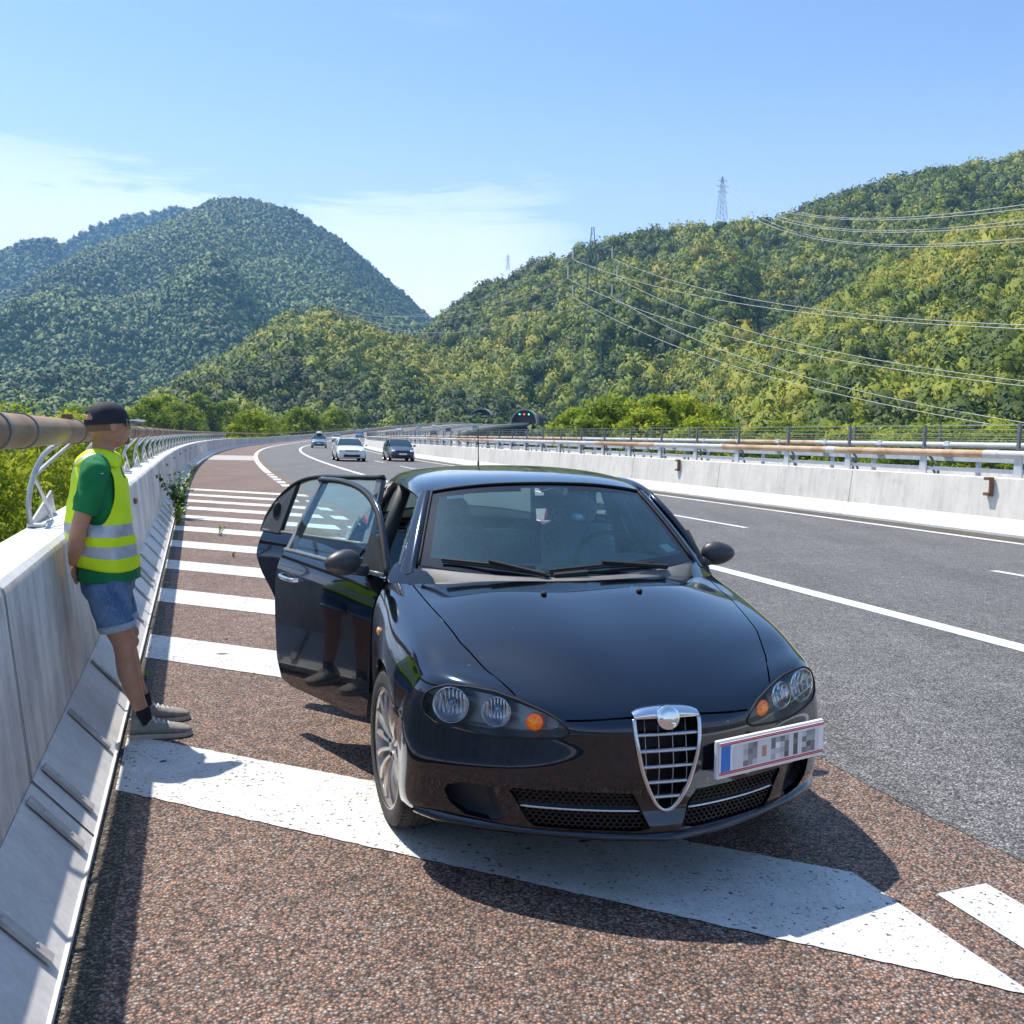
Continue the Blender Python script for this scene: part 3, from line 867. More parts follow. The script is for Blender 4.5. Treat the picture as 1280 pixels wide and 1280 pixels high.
sil_r = [(430, 520), (470, 470), (500, 438), (520, 420), (545, 398), (575, 372), (605, 354), (640, 340), (675, 324), (705, 315), (735, 302), (765, 294), (800, 287), (840, 281), (880, 275), (920, 273), (962, 272), (985, 266), (1010, 254), (1045, 245), (1080, 234), (1120, 222), (1155, 216), (1190, 206), (1235, 200), (1280, 190), (1400, 165), (1560, 150)]
def _rc(h, x):
    return h ** 1.0
r_r = hill('hill', sil_r, lambda x: interp(x, [430, 640, 900, 1560], [1000, 950, 980, 1150]), lambda x: interp(x, [430, 640, 900, 1560], [610, 590, 480, 420]), 13,
           pw=0.92, noise_amp=55, nsc=0.006, seed=6, nu=130, nv=60)
sil_s = [(815, 545), (850, 520), (878, 500), (905, 468), (935, 445), (970, 425), (1010, 402), (1050, 380), (1085, 350), (1120, 325), (1160, 300), (1210, 280), (1280, 250), (1400, 215), (1560, 190)]
r_s = hill('hill', sil_s, lambda x: interp(x, [815, 1000, 1560], [430, 560, 700]), lambda x: interp(x, [815, 1000, 1560], [330, 240, 220]), 4,
           pw=0.95, noise_amp=16, nsc=0.010, seed=7, nu=90, nv=44)
forest('mountain_forest', r_main, 85000, 5.9, 1, M['forest_far'], 11, flat=0.9, jstart=2, cards=14, csz=0.46, tsc=0.006, tr=0.5)
forest('mountain_forest', r_b1, 8000, 8.0, 1, M['forest_far'], 12, cards=18, csz=0.42, tsc=0.006)
forest('mountain_forest', r_b2, 10000, 8.5, 1, M['forest_far'], 13, cards=18, csz=0.42, tsc=0.006)
forest('far_wood', r_low, 2600, 6.5, 1, M['forest_far'], 14, cards=60, csz=0.34)
forest('hill_forest', r_mid, 7500, 4.9, 1, M['forest'], 15, tint_fn=lambda p: 0.10, flat=0.95, cards=110, csz=0.20)
forest('hill_forest', r_r, 18500, 5.6, 1, M['forest'], 16, tint_fn=lambda p: 0.04, flat=1.0, cards=120, csz=0.17)
forest('hill_forest', r_s, 8500, 4.0, 2, M['forest'], 17, tint_fn=lambda p: 0.12, flat=1.0, cards=200, csz=0.135)

# ------------------------------------------------------------------ trees one by one
_treecache = {}
def tree_variant(kind, seed, H, W, nclump, nleaf, leaf, trunk_h=0.35, top=0.5):
    rs = np.random.RandomState(seed)
    cl = []
    for k in range(nclump):
        z = rs.rand() ** 0.8
        env = math.sin(PI * min(1, max(0.02, (z * 0.86 + 0.12)))) ** 0.65
        a = rs.rand() * 2 * PI; r = W * env * (0.35 + 0.65 * rs.rand() ** 0.5)
        cl.append((math.cos(a) * r, math.sin(a) * r, H * (trunk_h * 0.6 + (1 - trunk_h * 0.6) * z), W * (0.18 + 0.20 * rs.rand())))
    m_ = nclump * nleaf
    C = np.repeat(np.array([c[:3] for c in cl]), nleaf, axis=0); Rr = np.repeat(np.array([c[3] for c in cl]), nleaf)
    d = rs.randn(m_, 3); d /= np.linalg.norm(d, axis=1)[:, None]
    rad = Rr * (0.45 + 0.6 * rs.rand(m_)); ctr = C + d * rad[:, None] * np.array([1, 1, 0.8])
    # leaf normals lean outward/upward
    nrm = d * 0.8 + rs.randn(m_, 3) * 0.7 + np.array([0, 0, 0.35]); nrm /= np.linalg.norm(nrm, axis=1)[:, None]
    t = np.cross(nrm, rs.randn(m_, 3)); t /= np.linalg.norm(t, axis=1)[:, None]; b = np.cross(nrm, t)
    sz = leaf * (0.6 + 0.8 * rs.rand(m_))[:, None]
    V = np.stack([ctr - t * sz, ctr - b * sz * 0.45, ctr + t * sz, ctr + b * sz * 0.45], axis=1).reshape(-1, 3)
    F = np.arange(m_ * 4).reshape(-1, 4)
    ct = np.repeat(0.35 + 0.5 * rs.rand(nclump), nleaf) + (rs.rand(m_) - 0.5) * 0.35
    tint = np.clip(np.repeat(ct, 4), 0, 1)
    mb = MB()
    mb.tube([(0, 0, -0.2), (0.05 * W, 0, H * 0.25), (-0.03 * W, 0.03 * W, H * 0.55), (0, 0, H * 0.85)], [0.16, 0.12, 0.08, 0.03], 8)
    for k in range(9):
        c = cl[rs.randint(nclump)]; z0 = H * (0.2 + 0.5 * rs.rand())
        mb.tube([(0, 0, min(z0, c[2] * 0.8)), (c[0] * 0.5, c[1] * 0.5, (z0 + c[2]) / 2), (c[0], c[1], c[2])], [0.06, 0.04, 0.015], 5)
    N = d * 0.9 + nrm * 0.45 + np.array([0, 0, 0.15]); N /= np.linalg.norm(N, axis=1)[:, None]
    return V, F, tint, mb, np.repeat(N, 4, axis=0)
def make_tree(name, label, loc, kind='a', scale=1.0, rot=0.0, group=None, **kw):
    key = (kind,) + tuple(sorted(kw.items()))
    T = empty(name, loc, (0, 0, rot)); T.scale = (scale, scale, scale)
    if key not in _treecache:
        V, F, tint, mb, NN = tree_variant(kind, **kw)
        c = np_mesh('crown', V, F, M['leaf'], T, smooth=True)
        cn = c.data.attributes.new('custom_normal', 'FLOAT_VECTOR', 'POINT'); cn.data.foreach_set('vector', NN.astype(np.float32).ravel())
        at = c.data.attributes.new('tint', 'FLOAT', 'POINT'); at.data.foreach_set('value', tint.astype(np.float32))
        t = mb.build('trunk', M['bark'], T, smooth=True)
        _treecache[key] = (c.data, t.data)
    else:
        a, b = _treecache[key]
        link_mesh('crown', a, None, T); link_mesh('trunk', b, None, T)
    tag(T, label, 'tree', group)
    return T
GZ = -9
# left side, close behind the parapet
R4 = random.Random(21)
spots = [(3.5, -6.5, 9.9), (6.0, -9.5, 10.3), (7.5, -6.3, 10.0), (10.5, -7.6, 10.2), (10, -12, 10.6), (13.5, -6.4, 9.9), (15, -10, 10.4), (17.5, -7.0, 10.1), (21, -8.5, 10.5),
         (24.5, -6.8, 10.1), (29, -8.5, 10.7), (34, -7.2, 10.5), (40, -8.0, 10.9), (46, -7.4, 10.6), (53, -9, 11.3), (61, -8, 11.0), (70, -9, 11.8), (80, -9, 11.6), (92, -11, 12.2), (20, -16, 11.2), (32, -15, 11.6), (44, -17, 12.0)]
for i, (s_, n, H) in enumerate(spots):
    p = RP(s_, n, 0); p.z = GZ
    kd = i % 4
    if s_ < 19:
        make_tree('leafy_tree', 'yellow green leafy tree crown crowding up behind the left parapet, seen under the brown pipe', p, 'L%d' % kd, H / 10.0, R4.random() * 6, 'trees behind the left parapet', seed=40 + kd, H=10.0, W=2.6, nclump=110, nleaf=170, leaf=0.075)
    else:
        make_tree('leafy_tree', 'yellow green leafy tree farther along behind the curving left parapet', p, 'F%d' % kd, H / 10.0, R4.random() * 6, 'farther trees along the left parapet', seed=60 + kd, H=10.0, W=2.7, nclump=90, nleaf=80, leaf=0.11)
# bright trees between the hill and the right-hand viaduct
far = []
for i in range(46):
    x = 560 + i * 16.2 + R4.uniform(-6, 6)
    if x < 712: continue
    d = R4.uniform(115, 175) if x > 640 else R4.uniform(330, 430)
    if x < 700 and x > 640: d = R4.uniform(250, 330)
    q = at_dist(x, 552, d); H = 8.7 + d * R4.uniform(0.030, 0.052) * (1.15 if 670 < x < 900 else 0.70)
    if x <= 700: H *= 1.25
    far.append((q.x, q.y, H))
for i, (x, y, H) in enumerate(far):
    make_tree('leafy_tree', 'bright green rounded tree in the row beyond the opposite viaduct fence', (x, y, GZ), 'R%d' % (i % 5), H / 12.0, R4.random() * 6, 'bright trees beyond the opposite viaduct', seed=80 + i % 5, H=12.0, W=4.2, nclump=80, nleaf=60, leaf=0.28)
for i in range(22):
    x = 190 + i * 17 + R4.uniform(-8, 8); d = R4.uniform(200, 420)
    if x > 425: d = R4.uniform(560, 600)
    q = at_dist(x, 552, d); H = 8.5 + d * R4.uniform(0.016, 0.040)
    if x > 425: H = 20 + R4.uniform(0, 6)
    make_tree('leafy_tree', 'sunlit green tree at the foot of the middle hill beyond the viaduct curve', (q.x, q.y, GZ), 'R%d' % (i % 5), H / 12.0, R4.random() * 6, 'trees at the foot of the middle hill', seed=80 + i % 5, H=12.0, W=4.2, nclump=80, nleaf=60, leaf=0.28)

# ------------------------------------------------------------------ pylons
M['pyl_green'] = simple('green_painted_lattice', (0.10, 0.19, 0.14), 0.6, 0.2)
M['pyl_grey'] = simple('grey_lattice', (0.30, 0.34, 0.38), 0.6, 0.3)
M['insul'] = simple('pale_insulator', (0.75, 0.72, 0.66), 0.4)
def pylon(name, label, base, H, Wb, Wt, m, arms, th, rot=0.0, nseg=12, ins=None):
    T = empty(name, base, (0, -ROLL * 0.9, rot)); tag(T, label, 'pylon')
    mb = MB()
    def w(z): 
        t = z / H
        return (Wb + (Wt - Wb) * min(1, t / 0.72)) / 2 if t < 0.72 else Wt / 2 * (1 - (t - 0.72) / 0.28 * 0.75)
    zs = [H * (1 - (1 - k / nseg) ** 1.15) for k in range(nseg + 1)]
    def c(z, i):
        sx, sy = ((-1, -1), (1, -1), (1, 1), (-1, 1))[i]; return (sx * w(z), sy * w(z), z)
    for i in range(4):
        mb.tube([c(z, i) for z in zs], th, 4)
        j = (i + 1) % 4
        for a, b in zip(zs[:-1], zs[1:]):
            mb.tube([c(a, i), c(b, j)], th * 0.5, 3); mb.tube([c(a, j), c(b, i)], th * 0.5, 3)
            mb.tube([c(b, i), c(b, j)], th * 0.5, 3)
    mb.build('lattice', m, T)
    tips = []
    for z, l in arms:
        for sx in (-1, 1):
            a = MB(); tip = (sx * l, 0, z)
            for sy in (-1, 1):
                a.tube([(sx * w(z), sy * w(z), z - H * 0.012), tip], th * 0.6, 3)
                a.tube([(sx * w(z), sy * w(z), z + H * 0.03), tip], th * 0.6, 3)
            o = a.build('cross_arm', m, T)
            if ins:
                b = MB(); b.tube([tip, (tip[0], tip[1], tip[2] - ins)], 0.24, 6)
                b.build('insulator', M['insul'], T)
            tips.append((tip[0], tip[1], tip[2] - (ins or 0)))
    mwm = Matrix.Translation(Vector(base)) @ Euler((0, -ROLL * 0.9, rot)).to_matrix().to_4x4()
    return [mwm @ Vector(t) for t in tips]
def height_for(x, ytop, ybot, d):
    return (at_dist(x, ytop, d) - at_dist(x, ybot, d)).z
b1 = at_dist(739, 522, 360); H1 = height_for(743, 284, 522, 360)
tips1 = pylon('lattice_pylon', 'tall green lattice pylon standing in front of the wooded right hill', b1, H1, 9.5, 3.6, M['pyl_green'],
              [(H1 * 0.90, 7.2), (H1 * 0.80, 9.0), (H1 * 0.705, 7.2)], 0.10, rot=-0.15, ins=4.5)
b2 = at_dist(902, 275, 930); H2 = height_for(902, 221, 275, 930)
tips2 = pylon('lattice_pylon', 'blue grey lattice pylon on the skyline of the right ridge', b2, H2, 8, 3.2, M['pyl_grey'], [(H2 * 0.9, 5.5), (H2 * 0.77, 7.0), (H2 * 0.64, 5.5)], 0.18, rot=0.3, nseg=8)
b3 = at_dist(635, 338, 940); H3 = height_for(635, 318, 338, 940)
pylon('lattice_pylon', 'tiny grey mast on the skyline left of the green pylon', b3, H3, 3, 1.2, M['pyl_grey'], [(H3 * 0.85, 2.5), (H3 * 0.65, 3)], 0.15, nseg=5)
b4 = at_dist(424, 402, 780); H4 = height_for(424, 377, 402, 780)
tips4 = pylon('lattice_pylon', 'small grey pylon on top of the middle hill carrying the wires across', b4, H4, 5, 2, M['pyl_grey'], [(H4 * 0.9, 5), (H4 * 0.7, 6), (H4 * 0.5, 5)], 0.16, nseg=6)
M['wire'] = simple('pale_cable', (0.50, 0.48, 0.43), 0.5, 0.2)
def wire(a, b, sag, r, label, group):
    a = Vector(a); b = Vector(b); pts = []
    for k in range(25):
        t = k / 24; p = a.lerp(b, t); p.z -= sag * 4 * t * (1 - t); pts.append(p)
    m = MB(); m.tube(pts, r, 5)
    tag(m.build('power_line', M['wire'], smooth=True), label, 'power line', group)
ends = [((1330, 408), 1), ((1330, 413), 0), ((1330, 482), 3), ((1330, 488), 2), ((1330, 536), 5), ((1330, 545), 4)]
names = ['uppermost', 'second highest', 'third', 'fourth', 'fifth', 'lowest']
for k, ((x, y), ti) in enumerate(ends):
    e = at_dist(x, y, 175)
    wire(tips1[ti], e, [5, 5, 5.5, 5.5, 6, 6][k], 0.07, 'pale power line running right from the green pylon, %s of six' % names[k], 'power lines right of the green pylon')
for k, ti in enumerate((0, 2, 4, 1, 3, 5)):
    wire(tips1[ti], tips4[ti], 15, 0.07, 'thin power line from green pylon to middle hill, %s of its bundle' % names[k], 'power lines left of the green pylon')
for k, (x, y, ti) in enumerate([(1320, 250, 1), (1320, 256, 0), (1320, 270, 3), (1320, 276, 2), (1320, 294, 5), (1320, 299, 4)]):
    wire(tips2[ti], at_dist(x, y, 300), [16, 16, 17, 17, 18, 18][k], 0.13, 'thin power line from the ridge pylon, %s of its bundle' % names[k], 'power lines right of the ridge pylon')

# ------------------------------------------------------------------ tunnels
M['portal'] = concrete_mat('tunnel_portal_concrete', (0.40, 0.38, 0.37), 0.2, 0.2)
M['tun_dark'] = simple('dark_tunnel_lining', (0.03, 0.028, 0.03), 0.9)
M['tun_red'] = simple('reddish_tunnel_wall', (0.16, 0.05, 0.045), 0.8)
def portal(n, s_, label, sig):
    c = RP(min(s_, 700), n, 0); ph = heading(s_)
    T = empty('tunnel_portal', c, (0, 0, -ph)); tag(T, label, 'tunnel')
    Rr = 6.9
    arc = [(math.cos(t) * Rr, math.sin(t) * Rr * 1.02 + 0.6) for t in [PI * k / 20 for k in range(21)]]
    arc = [(Rr, -1.0)] + arc + [(-Rr, -1.0)]
    m = MB()
    rows = []
    for y, sc_ in ((-6.0, 1.0), (-6.0, 1.09), (3.0, 1.09)):
        rows.append([Vector((x * sc_, y + (z * 0.35 if y < 0 else 0), z * sc_)) for x, z in arc])
    m.grid(rows); m.build('portal_rim', M['portal'], T, smooth=False)
    m = MB(); m.grid([[Vector((x, y + (z * 0.35 if y < 0 else 0), z)) for x, z in arc] for y in (-6.0, 40.0)])
    m.build('tunnel_lining', M['tun_dark'], T)
    m = MB(); m.add([(x, 2.5, z) for x, z in arc], [tuple(range(len(arc)))]); m.build('tunnel_end', M['tun_red'] if sig else M['tun_dark'], T)
    if sig:
        m = MB(); m.prism([(-5.5, 2, -1), (5.5, 2, -1), (6.0, 2, 2.0), (5, 2, 3.6), (-5, 2, 3.6), (-6.0, 2, 2.0)], (0, 0, 0), (0, 0.2, 0)); m.build('red_lit_wall', M['tun_red'], T)
        for q, cc in ((-2.6, (0.1, 1, 0.5)), (0, (1, 0.1, 0.05)), (2.6, (0.1, 1, 0.5))):
            m = MB(); m.lathe([(0.0, 0), (0.38, 0), (0.42, 0.15), (0.0, 0.16)], (q, -4.2, 5.4), (0, -1, 0), 12)
            m.build('signal_lamp', simple('signal_light', cc, 0.4, emit=(cc, 2.5)), T)
        m = MB(); m.box((0, -4.0, 5.4), (7.2, 0.12, 1.3)); m.build('signal_board', M['black'], T)
    return T
portal(3.0, 555, 'left tunnel mouth with plain dark opening under the trees', False)
portal(29.0, 548, 'right tunnel mouth with red and green lane signals', True)
# opposite carriageway surface lies on its deck; hill slope above the portals
# ------------------------------------------------------------------ car materials
def paint_car():
    m, nt, b = new_mat('black_car_paint'); g = NT(m); p = g.obj()
    n = g.noise(p, 2.2, 6, 0.65)
    # dust and bug specks that sit on the paint
    v = g.n('ShaderNodeTexVoronoi'); v.inputs['Scale'].default_value = 15; g.l(p, v.inputs[0])
    spk = g.math('MULTIPLY', g.ramp(v.outputs['Distance'], 0.04, 0.065, 1, 0), g.ramp(g.noise(p, 19, 2), 0.50, 0.56))
    v2 = g.n('ShaderNodeTexVoronoi'); v2.inputs['Scale'].default_value = 90; g.l(p, v2.inputs[0])
    spk2 = g.math('MULTIPLY', g.ramp(v2.outputs['Distance'], 0.06, 0.12, 1, 0), g.ramp(g.noise(p, 70, 2), 0.58, 0.66))
    sp = g.math('MAXIMUM', spk, spk2)
    dust = g.ramp(n, 0.45, 0.75, 0.0, 0.010)
    f = g.math('MAXIMUM', g.math('MULTIPLY', sp, 0.65), dust)
    g.color(g.mix(f, (0.0075, 0.0165, 0.034), (0.42, 0.34, 0.32)))
    b.inputs['Roughness'].default_value = 0.13
    b.inputs['Metallic'].default_value = 0.92
    sock(b, 'Coat Weight', 1.0); sock(b, 'Coat Roughness', 0.035); sock(b, 'Coat IOR', 1.6)
    l = g.n('ShaderNodeMapRange'); l.inputs[1].default_value = 0.35; l.inputs[2].default_value = 0.75; l.inputs[3].default_value = 0.01; l.inputs[4].default_value = 0.04
    g.l(g.noise(p, 5.0, 5, 0.6), l.inputs[0]); g.l(l.outputs[0], b.inputs['Coat Roughness'])
    return m
M['car'] = paint_car()
def glass_mat(name, tint, ior=1.45, rough=0.0, dirt_or_sheen=0.0):
    m = bpy.data.materials.new(name); m.use_nodes = True; nt = m.node_tree; nt.nodes.clear()
    o = nt.nodes.new('ShaderNodeOutputMaterial'); tr = nt.nodes.new('ShaderNodeBsdfTransparent'); gl = nt.nodes.new('ShaderNodeBsdfGlossy')
    fr = nt.nodes.new('ShaderNodeFresnel'); mx = nt.nodes.new('ShaderNodeMixShader')
    tr.inputs[0].default_value = (*tint, 1); gl.inputs['Roughness'].default_value = rough; gl.inputs[0].default_value = (0.80, 0.95, 1.0, 1); fr.inputs[0].default_value = ior
    nt.links.new(fr.outputs[0], mx.inputs[0]); nt.links.new(tr.outputs[0], mx.inputs[1]); nt.links.new(gl.outputs[0], mx.inputs[2])
    last = mx
    if dirt_or_sheen:
        df = nt.nodes.new('ShaderNodeBsdfDiffuse'); df.inputs[0].default_value = (0.22, 0.46, 0.54, 1)  # dust film; its teal colour also stands in for sky reflected in the glass
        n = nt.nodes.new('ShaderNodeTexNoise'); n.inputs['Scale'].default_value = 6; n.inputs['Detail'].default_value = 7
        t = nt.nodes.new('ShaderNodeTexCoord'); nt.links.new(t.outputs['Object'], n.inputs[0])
        r = nt.nodes.new('ShaderNodeMapRange'); r.inputs[1].default_value = 0.4; r.inputs[2].default_value = 0.8; r.inputs[3].default_value = dirt_or_sheen * 0.6; r.inputs[4].default_value = dirt_or_sheen
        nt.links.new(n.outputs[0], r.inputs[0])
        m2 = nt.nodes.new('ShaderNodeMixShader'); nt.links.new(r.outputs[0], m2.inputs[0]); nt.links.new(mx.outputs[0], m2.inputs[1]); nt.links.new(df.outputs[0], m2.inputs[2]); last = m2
    nt.links.new(last.outputs[0], o.inputs['Surface']); return m
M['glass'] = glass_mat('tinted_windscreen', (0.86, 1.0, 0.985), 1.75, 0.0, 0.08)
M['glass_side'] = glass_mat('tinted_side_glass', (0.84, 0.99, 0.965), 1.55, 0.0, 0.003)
M['lens'] = glass_mat('clear_lens', (0.95, 0.97, 0.98), 1.5)
M['frit'] = simple('black_glass_border', (0.006, 0.007, 0.009), 0.02, 0, spec=0.9)
M['trim'] = simple('dark_grey_plastic', (0.035, 0.036, 0.038), 0.55, bump=0.15, bscale=400)
M['trim_l'] = simple('grey_plastic_cowl', (0.16, 0.155, 0.15), 0.6, noise_amt=0.2)
M['mirror_cap'] = simple('satin_charcoal_plastic', (0.045, 0.046, 0.050), 0.42, bump=0.1, bscale=500)
M['rubber'] = simple('black_rubber', (0.012, 0.012, 0.012), 0.75)
M['tyre'] = simple('dusty_tyre_rubber', (0.055, 0.050, 0.045), 0.85, noise_amt=0.3, nscale=20)
M['chrome'] = simple('chrome', (0.85, 0.86, 0.88), 0.06, 1.0)
M['satin'] = simple('satin_chrome', (0.62, 0.63, 0.66), 0.22, 1.0)
M['rim'] = simple('silver_alloy', (0.56, 0.52, 0.48), 0.32, 0.75, noise_amt=0.15, nscale=14)
M['seat'] = simple('seat_fabric_sky_sheen', (0.17, 0.25, 0.32), 0.9, noise_amt=0.2, nscale=60)  # fabric colour lightened and blued to stand in for windscreen sky reflection
M['dash'] = simple('dark_dashboard', (0.06, 0.065, 0.07), 0.6)
M['dash_l'] = simple('grey_dash_hood', (0.16, 0.18, 0.17), 0.7)
M['cabin'] = simple('beige_headliner', (0.30, 0.28, 0.25), 0.9)
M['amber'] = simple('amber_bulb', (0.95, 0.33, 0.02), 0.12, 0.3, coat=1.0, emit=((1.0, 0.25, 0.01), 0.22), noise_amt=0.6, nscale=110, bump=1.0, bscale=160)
M['amber_soft'] = simple('amber_lens', (0.75, 0.33, 0.10), 0.2, coat=1.0)
M['under'] = simple('underbody_black', (0.008, 0.008, 0.008), 0.9)
M['paper'] = simple('white_sticker', (0.80, 0.80, 0.80), 0.6)

# ------------------------------------------------------------------ body cage (right-hand rule: x forward, y left, z up; nose at x=0)
TOP = [
 [(-.050, 0, .668), (-.088, .25, .650), (-.195, .474, .680), (-.350, .700, .700)],
 [(-.250, 0, .768), (-.275, .25, .764), (-.390, .550, .752), (-.485, .742, .738)],
 [(-.500, 0, .852), (-.520, .29, .851), (-.585, .615, .814), (-.660, .762, .785)],
 [(-.780, 0, .918), (-.800, .33, .920), (-.860, .655, .870), (-.915, .775, .838)],
 [(-.920, 0, .942), (-.955, .36, .944), (-1.04, .640, .902), (-1.14, .776, .884)],
 [(-1.03, 0, .958), (-1.09, .34, .957), (-1.21, .600, .938), (-1.34, .765, .925)]]
FRONT = [  # rows k1..k5, columns j0..j2
 [(-.012, 0, .568), (-.055, .25, .565), (-.175, .50, .562)],
 [(-.008, 0, .450), (-.050, .25, .450), (-.165, .51, .450)],
 [(-.028, 0, .340), (-.068, .25, .340), (-.180, .51, .340)],
 [(-.012, 0, .252), (-.072, .25, .250), (-.190, .50, .245)],
 [(-.110, 0, .195), (-.160, .22, .195), (-.280, .46, .190)]]
SIDE = [  # stations; k0 (None where shared) .. k5
 [None, (-.385, .768, .568), (-.370, .775, .45), (-.385, .775, .34), (-.395, .762, .250), (-.45, .70, .19)],
 [None, (-.535, .828, .600), (-.530, .838, .46), (-.530, .838, .35), (-.530, .825, .235), (-.54, .755, .18)],
 [None, (-.670, .842, .655), (-.670, .858, .52), (-.670, .860, .38), (-.670, .845, .225), (-.67, .77, .17)],
 [None, (-.915, .852, .735), (-.915, .868, .60), (-.915, .868, .42), (-.915, .848, .230), (-.92, .77, .17)],
 [None, (-1.14, .852, .770), (-1.14, .866, .61), (-1.14, .866, .42), (-1.14, .846, .230), (-1.14, .77, .17)],
 [None, (-1.36, .850, .800), (-1.36, .864, .62), (-1.36, .864, .42), (-1.36, .842, .235), (-1.36, .77, .17)],
 [(-1.75, .795, .945), (-1.75, .852, .83), (-1.75, .866, .63), (-1.75, .864, .42), (-1.75, .842, .235), (-1.75, .77, .17)],
 [(-2.20, .800, .962), (-2.20, .856, .85), (-2.20, .868, .64), (-2.20, .864, .42), (-2.20, .842, .235), (-2.20, .77, .17)],
 [(-2.65, .800, .982), (-2.65, .858, .87), (-2.65, .870, .65), (-2.65, .864, .42), (-2.65, .842, .235), (-2.65, .77, .17)],
 [(-3.10, .788, 1.002), (-3.10, .855, .88), (-3.10, .872, .68), (-3.10, .866, .44), (-3.10, .842, .240), (-3.10, .77, .17)],
 [(-3.50, .765, 1.02), (-3.50, .845, .89), (-3.50, .868, .70), (-3.50, .860, .45), (-3.50, .835, .245), (-3.50, .76, .18)],
 [(-3.82, .720, 1.01), (-3.84, .800, .89), (-3.86, .825, .70), (-3.88, .818, .46), (-3.88, .790, .26), (-3.86, .72, .20)],
 [(-4.02, .620, .925), (-4.06, .680, .84), (-4.10, .705, .70), (-4.13, .690, .46), (-4.12, .660, .28), (-4.08, .60, .22)],
 [(-4.10, .350, .905), (-4.15, .380, .83), (-4.19, .390, .70), (-4.22, .380, .46), (-4.21, .360, .28), (-4.15, .34, .22)],
 [(-4.12, 0, .905), (-4.17, 0, .83), (-4.21, 0, .70), (-4.24, 0, .46), (-4.23, 0, .28), (-4.17, 0, .22)]]
def build_cage():
    V = []; ids = {}
    def vid(p, s):
        q = (p[0], p[1] * s, p[2]) if abs(p[1]) > 1e-6 else (p[0], 0.0, p[2])
        key = (round(q[0], 5), round(q[1], 5), round(q[2], 5))
        if key not in ids: ids[key] = len(V); V.append(q)
        return ids[key]
    F = []
    for s in (1, -1):
        def q(a, b, c, d):
            f = [vid(a, s), vid(b, s), vid(c, s), vid(d, s)]
            F.append(f if s == 1 else f[::-1])
        for i in range(5):
            for j in range(3): q(TOP[i][j], TOP[i][j + 1], TOP[i + 1][j + 1], TOP[i + 1][j])
        fr = [TOP[0]] + [FRONT[k] + [SIDE[0][k + 1]] for k in range(5)]
        for k in range(5):
            for j in range(3): q(fr[k + 1][j], fr[k + 1][j + 1], fr[k][j + 1], fr[k][j])
        S = [[(TOP[i][3] if i < 6 else None) if r[0] is None else r[0]] + list(r[1:]) for i, r in enumerate(SIDE)]
        for i in range(len(S) - 1):
            for k in range(5): q(S[i][k + 1], S[i + 1][k + 1], S[i + 1][k], S[i][k])
    return V, F
def interp_subdiv(V, F, level, iters=8):
    """Catmull-Clark surface that passes through the given points"""
    T = np.array(V, float); C = T.copy()
    def run(Cx, lv):
        me = bpy.data.meshes.new('cage'); me.from_pydata([tuple(v) for v in Cx], [], F)
        o = bpy.data.objects.new('cage', me); col.objects.link(o)
        md = o.modifiers.new('s', 'SUBSURF'); md.levels = lv; md.render_levels = lv; md.boundary_smooth = 'PRESERVE_CORNERS'
        md.use_limit_surface = True
        dg = bpy.context.evaluated_depsgraph_get(); dg.update()
        ev = o.evaluated_get(dg); m2 = bpy.data.meshes.new_from_object(ev)
        bpy.data.objects.remove(o); bpy.data.meshes.remove(me)
        return m2
    for _ in range(iters):
        m2 = run(C, 1); P = np.array([v.co[:] for v in m2.vertices][:len(C)]); bpy.data.meshes.remove(m2)
        C += (T - P) * 0.9
    m2 = run(C, level)
    return m2
cv, cf = build_cage()
_bm_me = interp_subdiv(cv, cf, 4)
BODY = bmesh.new(); BODY.from_mesh(_bm_me); bpy.data.meshes.remove(_bm_me)
bmesh.ops.recalc_face_normals(BODY, faces=BODY.faces)
if sum(f.normal.z * f.calc_area() for f in BODY.faces if f.calc_center_median().z > 0.8 and f.calc_center_median().x > -1) < 0:
    bmesh.ops.reverse_faces(BODY, faces=BODY.faces)
SURF = BVHTree.FromBMesh(BODY)
def surf_x(y, z):
    """front surface point of the body at (y, z)"""
    h = SURF.ray_cast(Vector((1.0, y, z)), Vector((-1, 0, 0)))
    return h[0] if h[0] else Vector((-0.4, y, z))

def pip(pt, poly):
    x, y = pt; c = False; n = len(poly); j = n - 1
    for i in range(n):
        xi, yi = poly[i]; xj, yj = poly[j]
        if (yi > y) != (yj > y) and x < (xj - xi) * (y - yi) / (yj - yi) + xi: c = not c
        j = i
    return c
def offset_poly(poly, d):
    n = len(poly); ar = sum(poly[i][0] * poly[(i + 1) % n][1] - poly[(i + 1) % n][0] * poly[i][1] for i in range(n))
    sg = 1 if ar > 0 else -1; out = []
    for i in range(n):
        a = Vector(poly[i - 1]); b = Vector(poly[i]); c = Vector(poly[(i + 1) % n])
        e1 = (b - a).normalized(); e2 = (c - b).normalized()
        n1 = Vector((e1.y, -e1.x)) * sg; n2 = Vector((e2.y, -e2.x)) * sg
        m = (n1 + n2); m = m.normalized() if m.length > 1e-6 else n1
        k = 1 / max(0.35, m.dot(n1)); out.append(tuple(b + m * d * k))
    return out
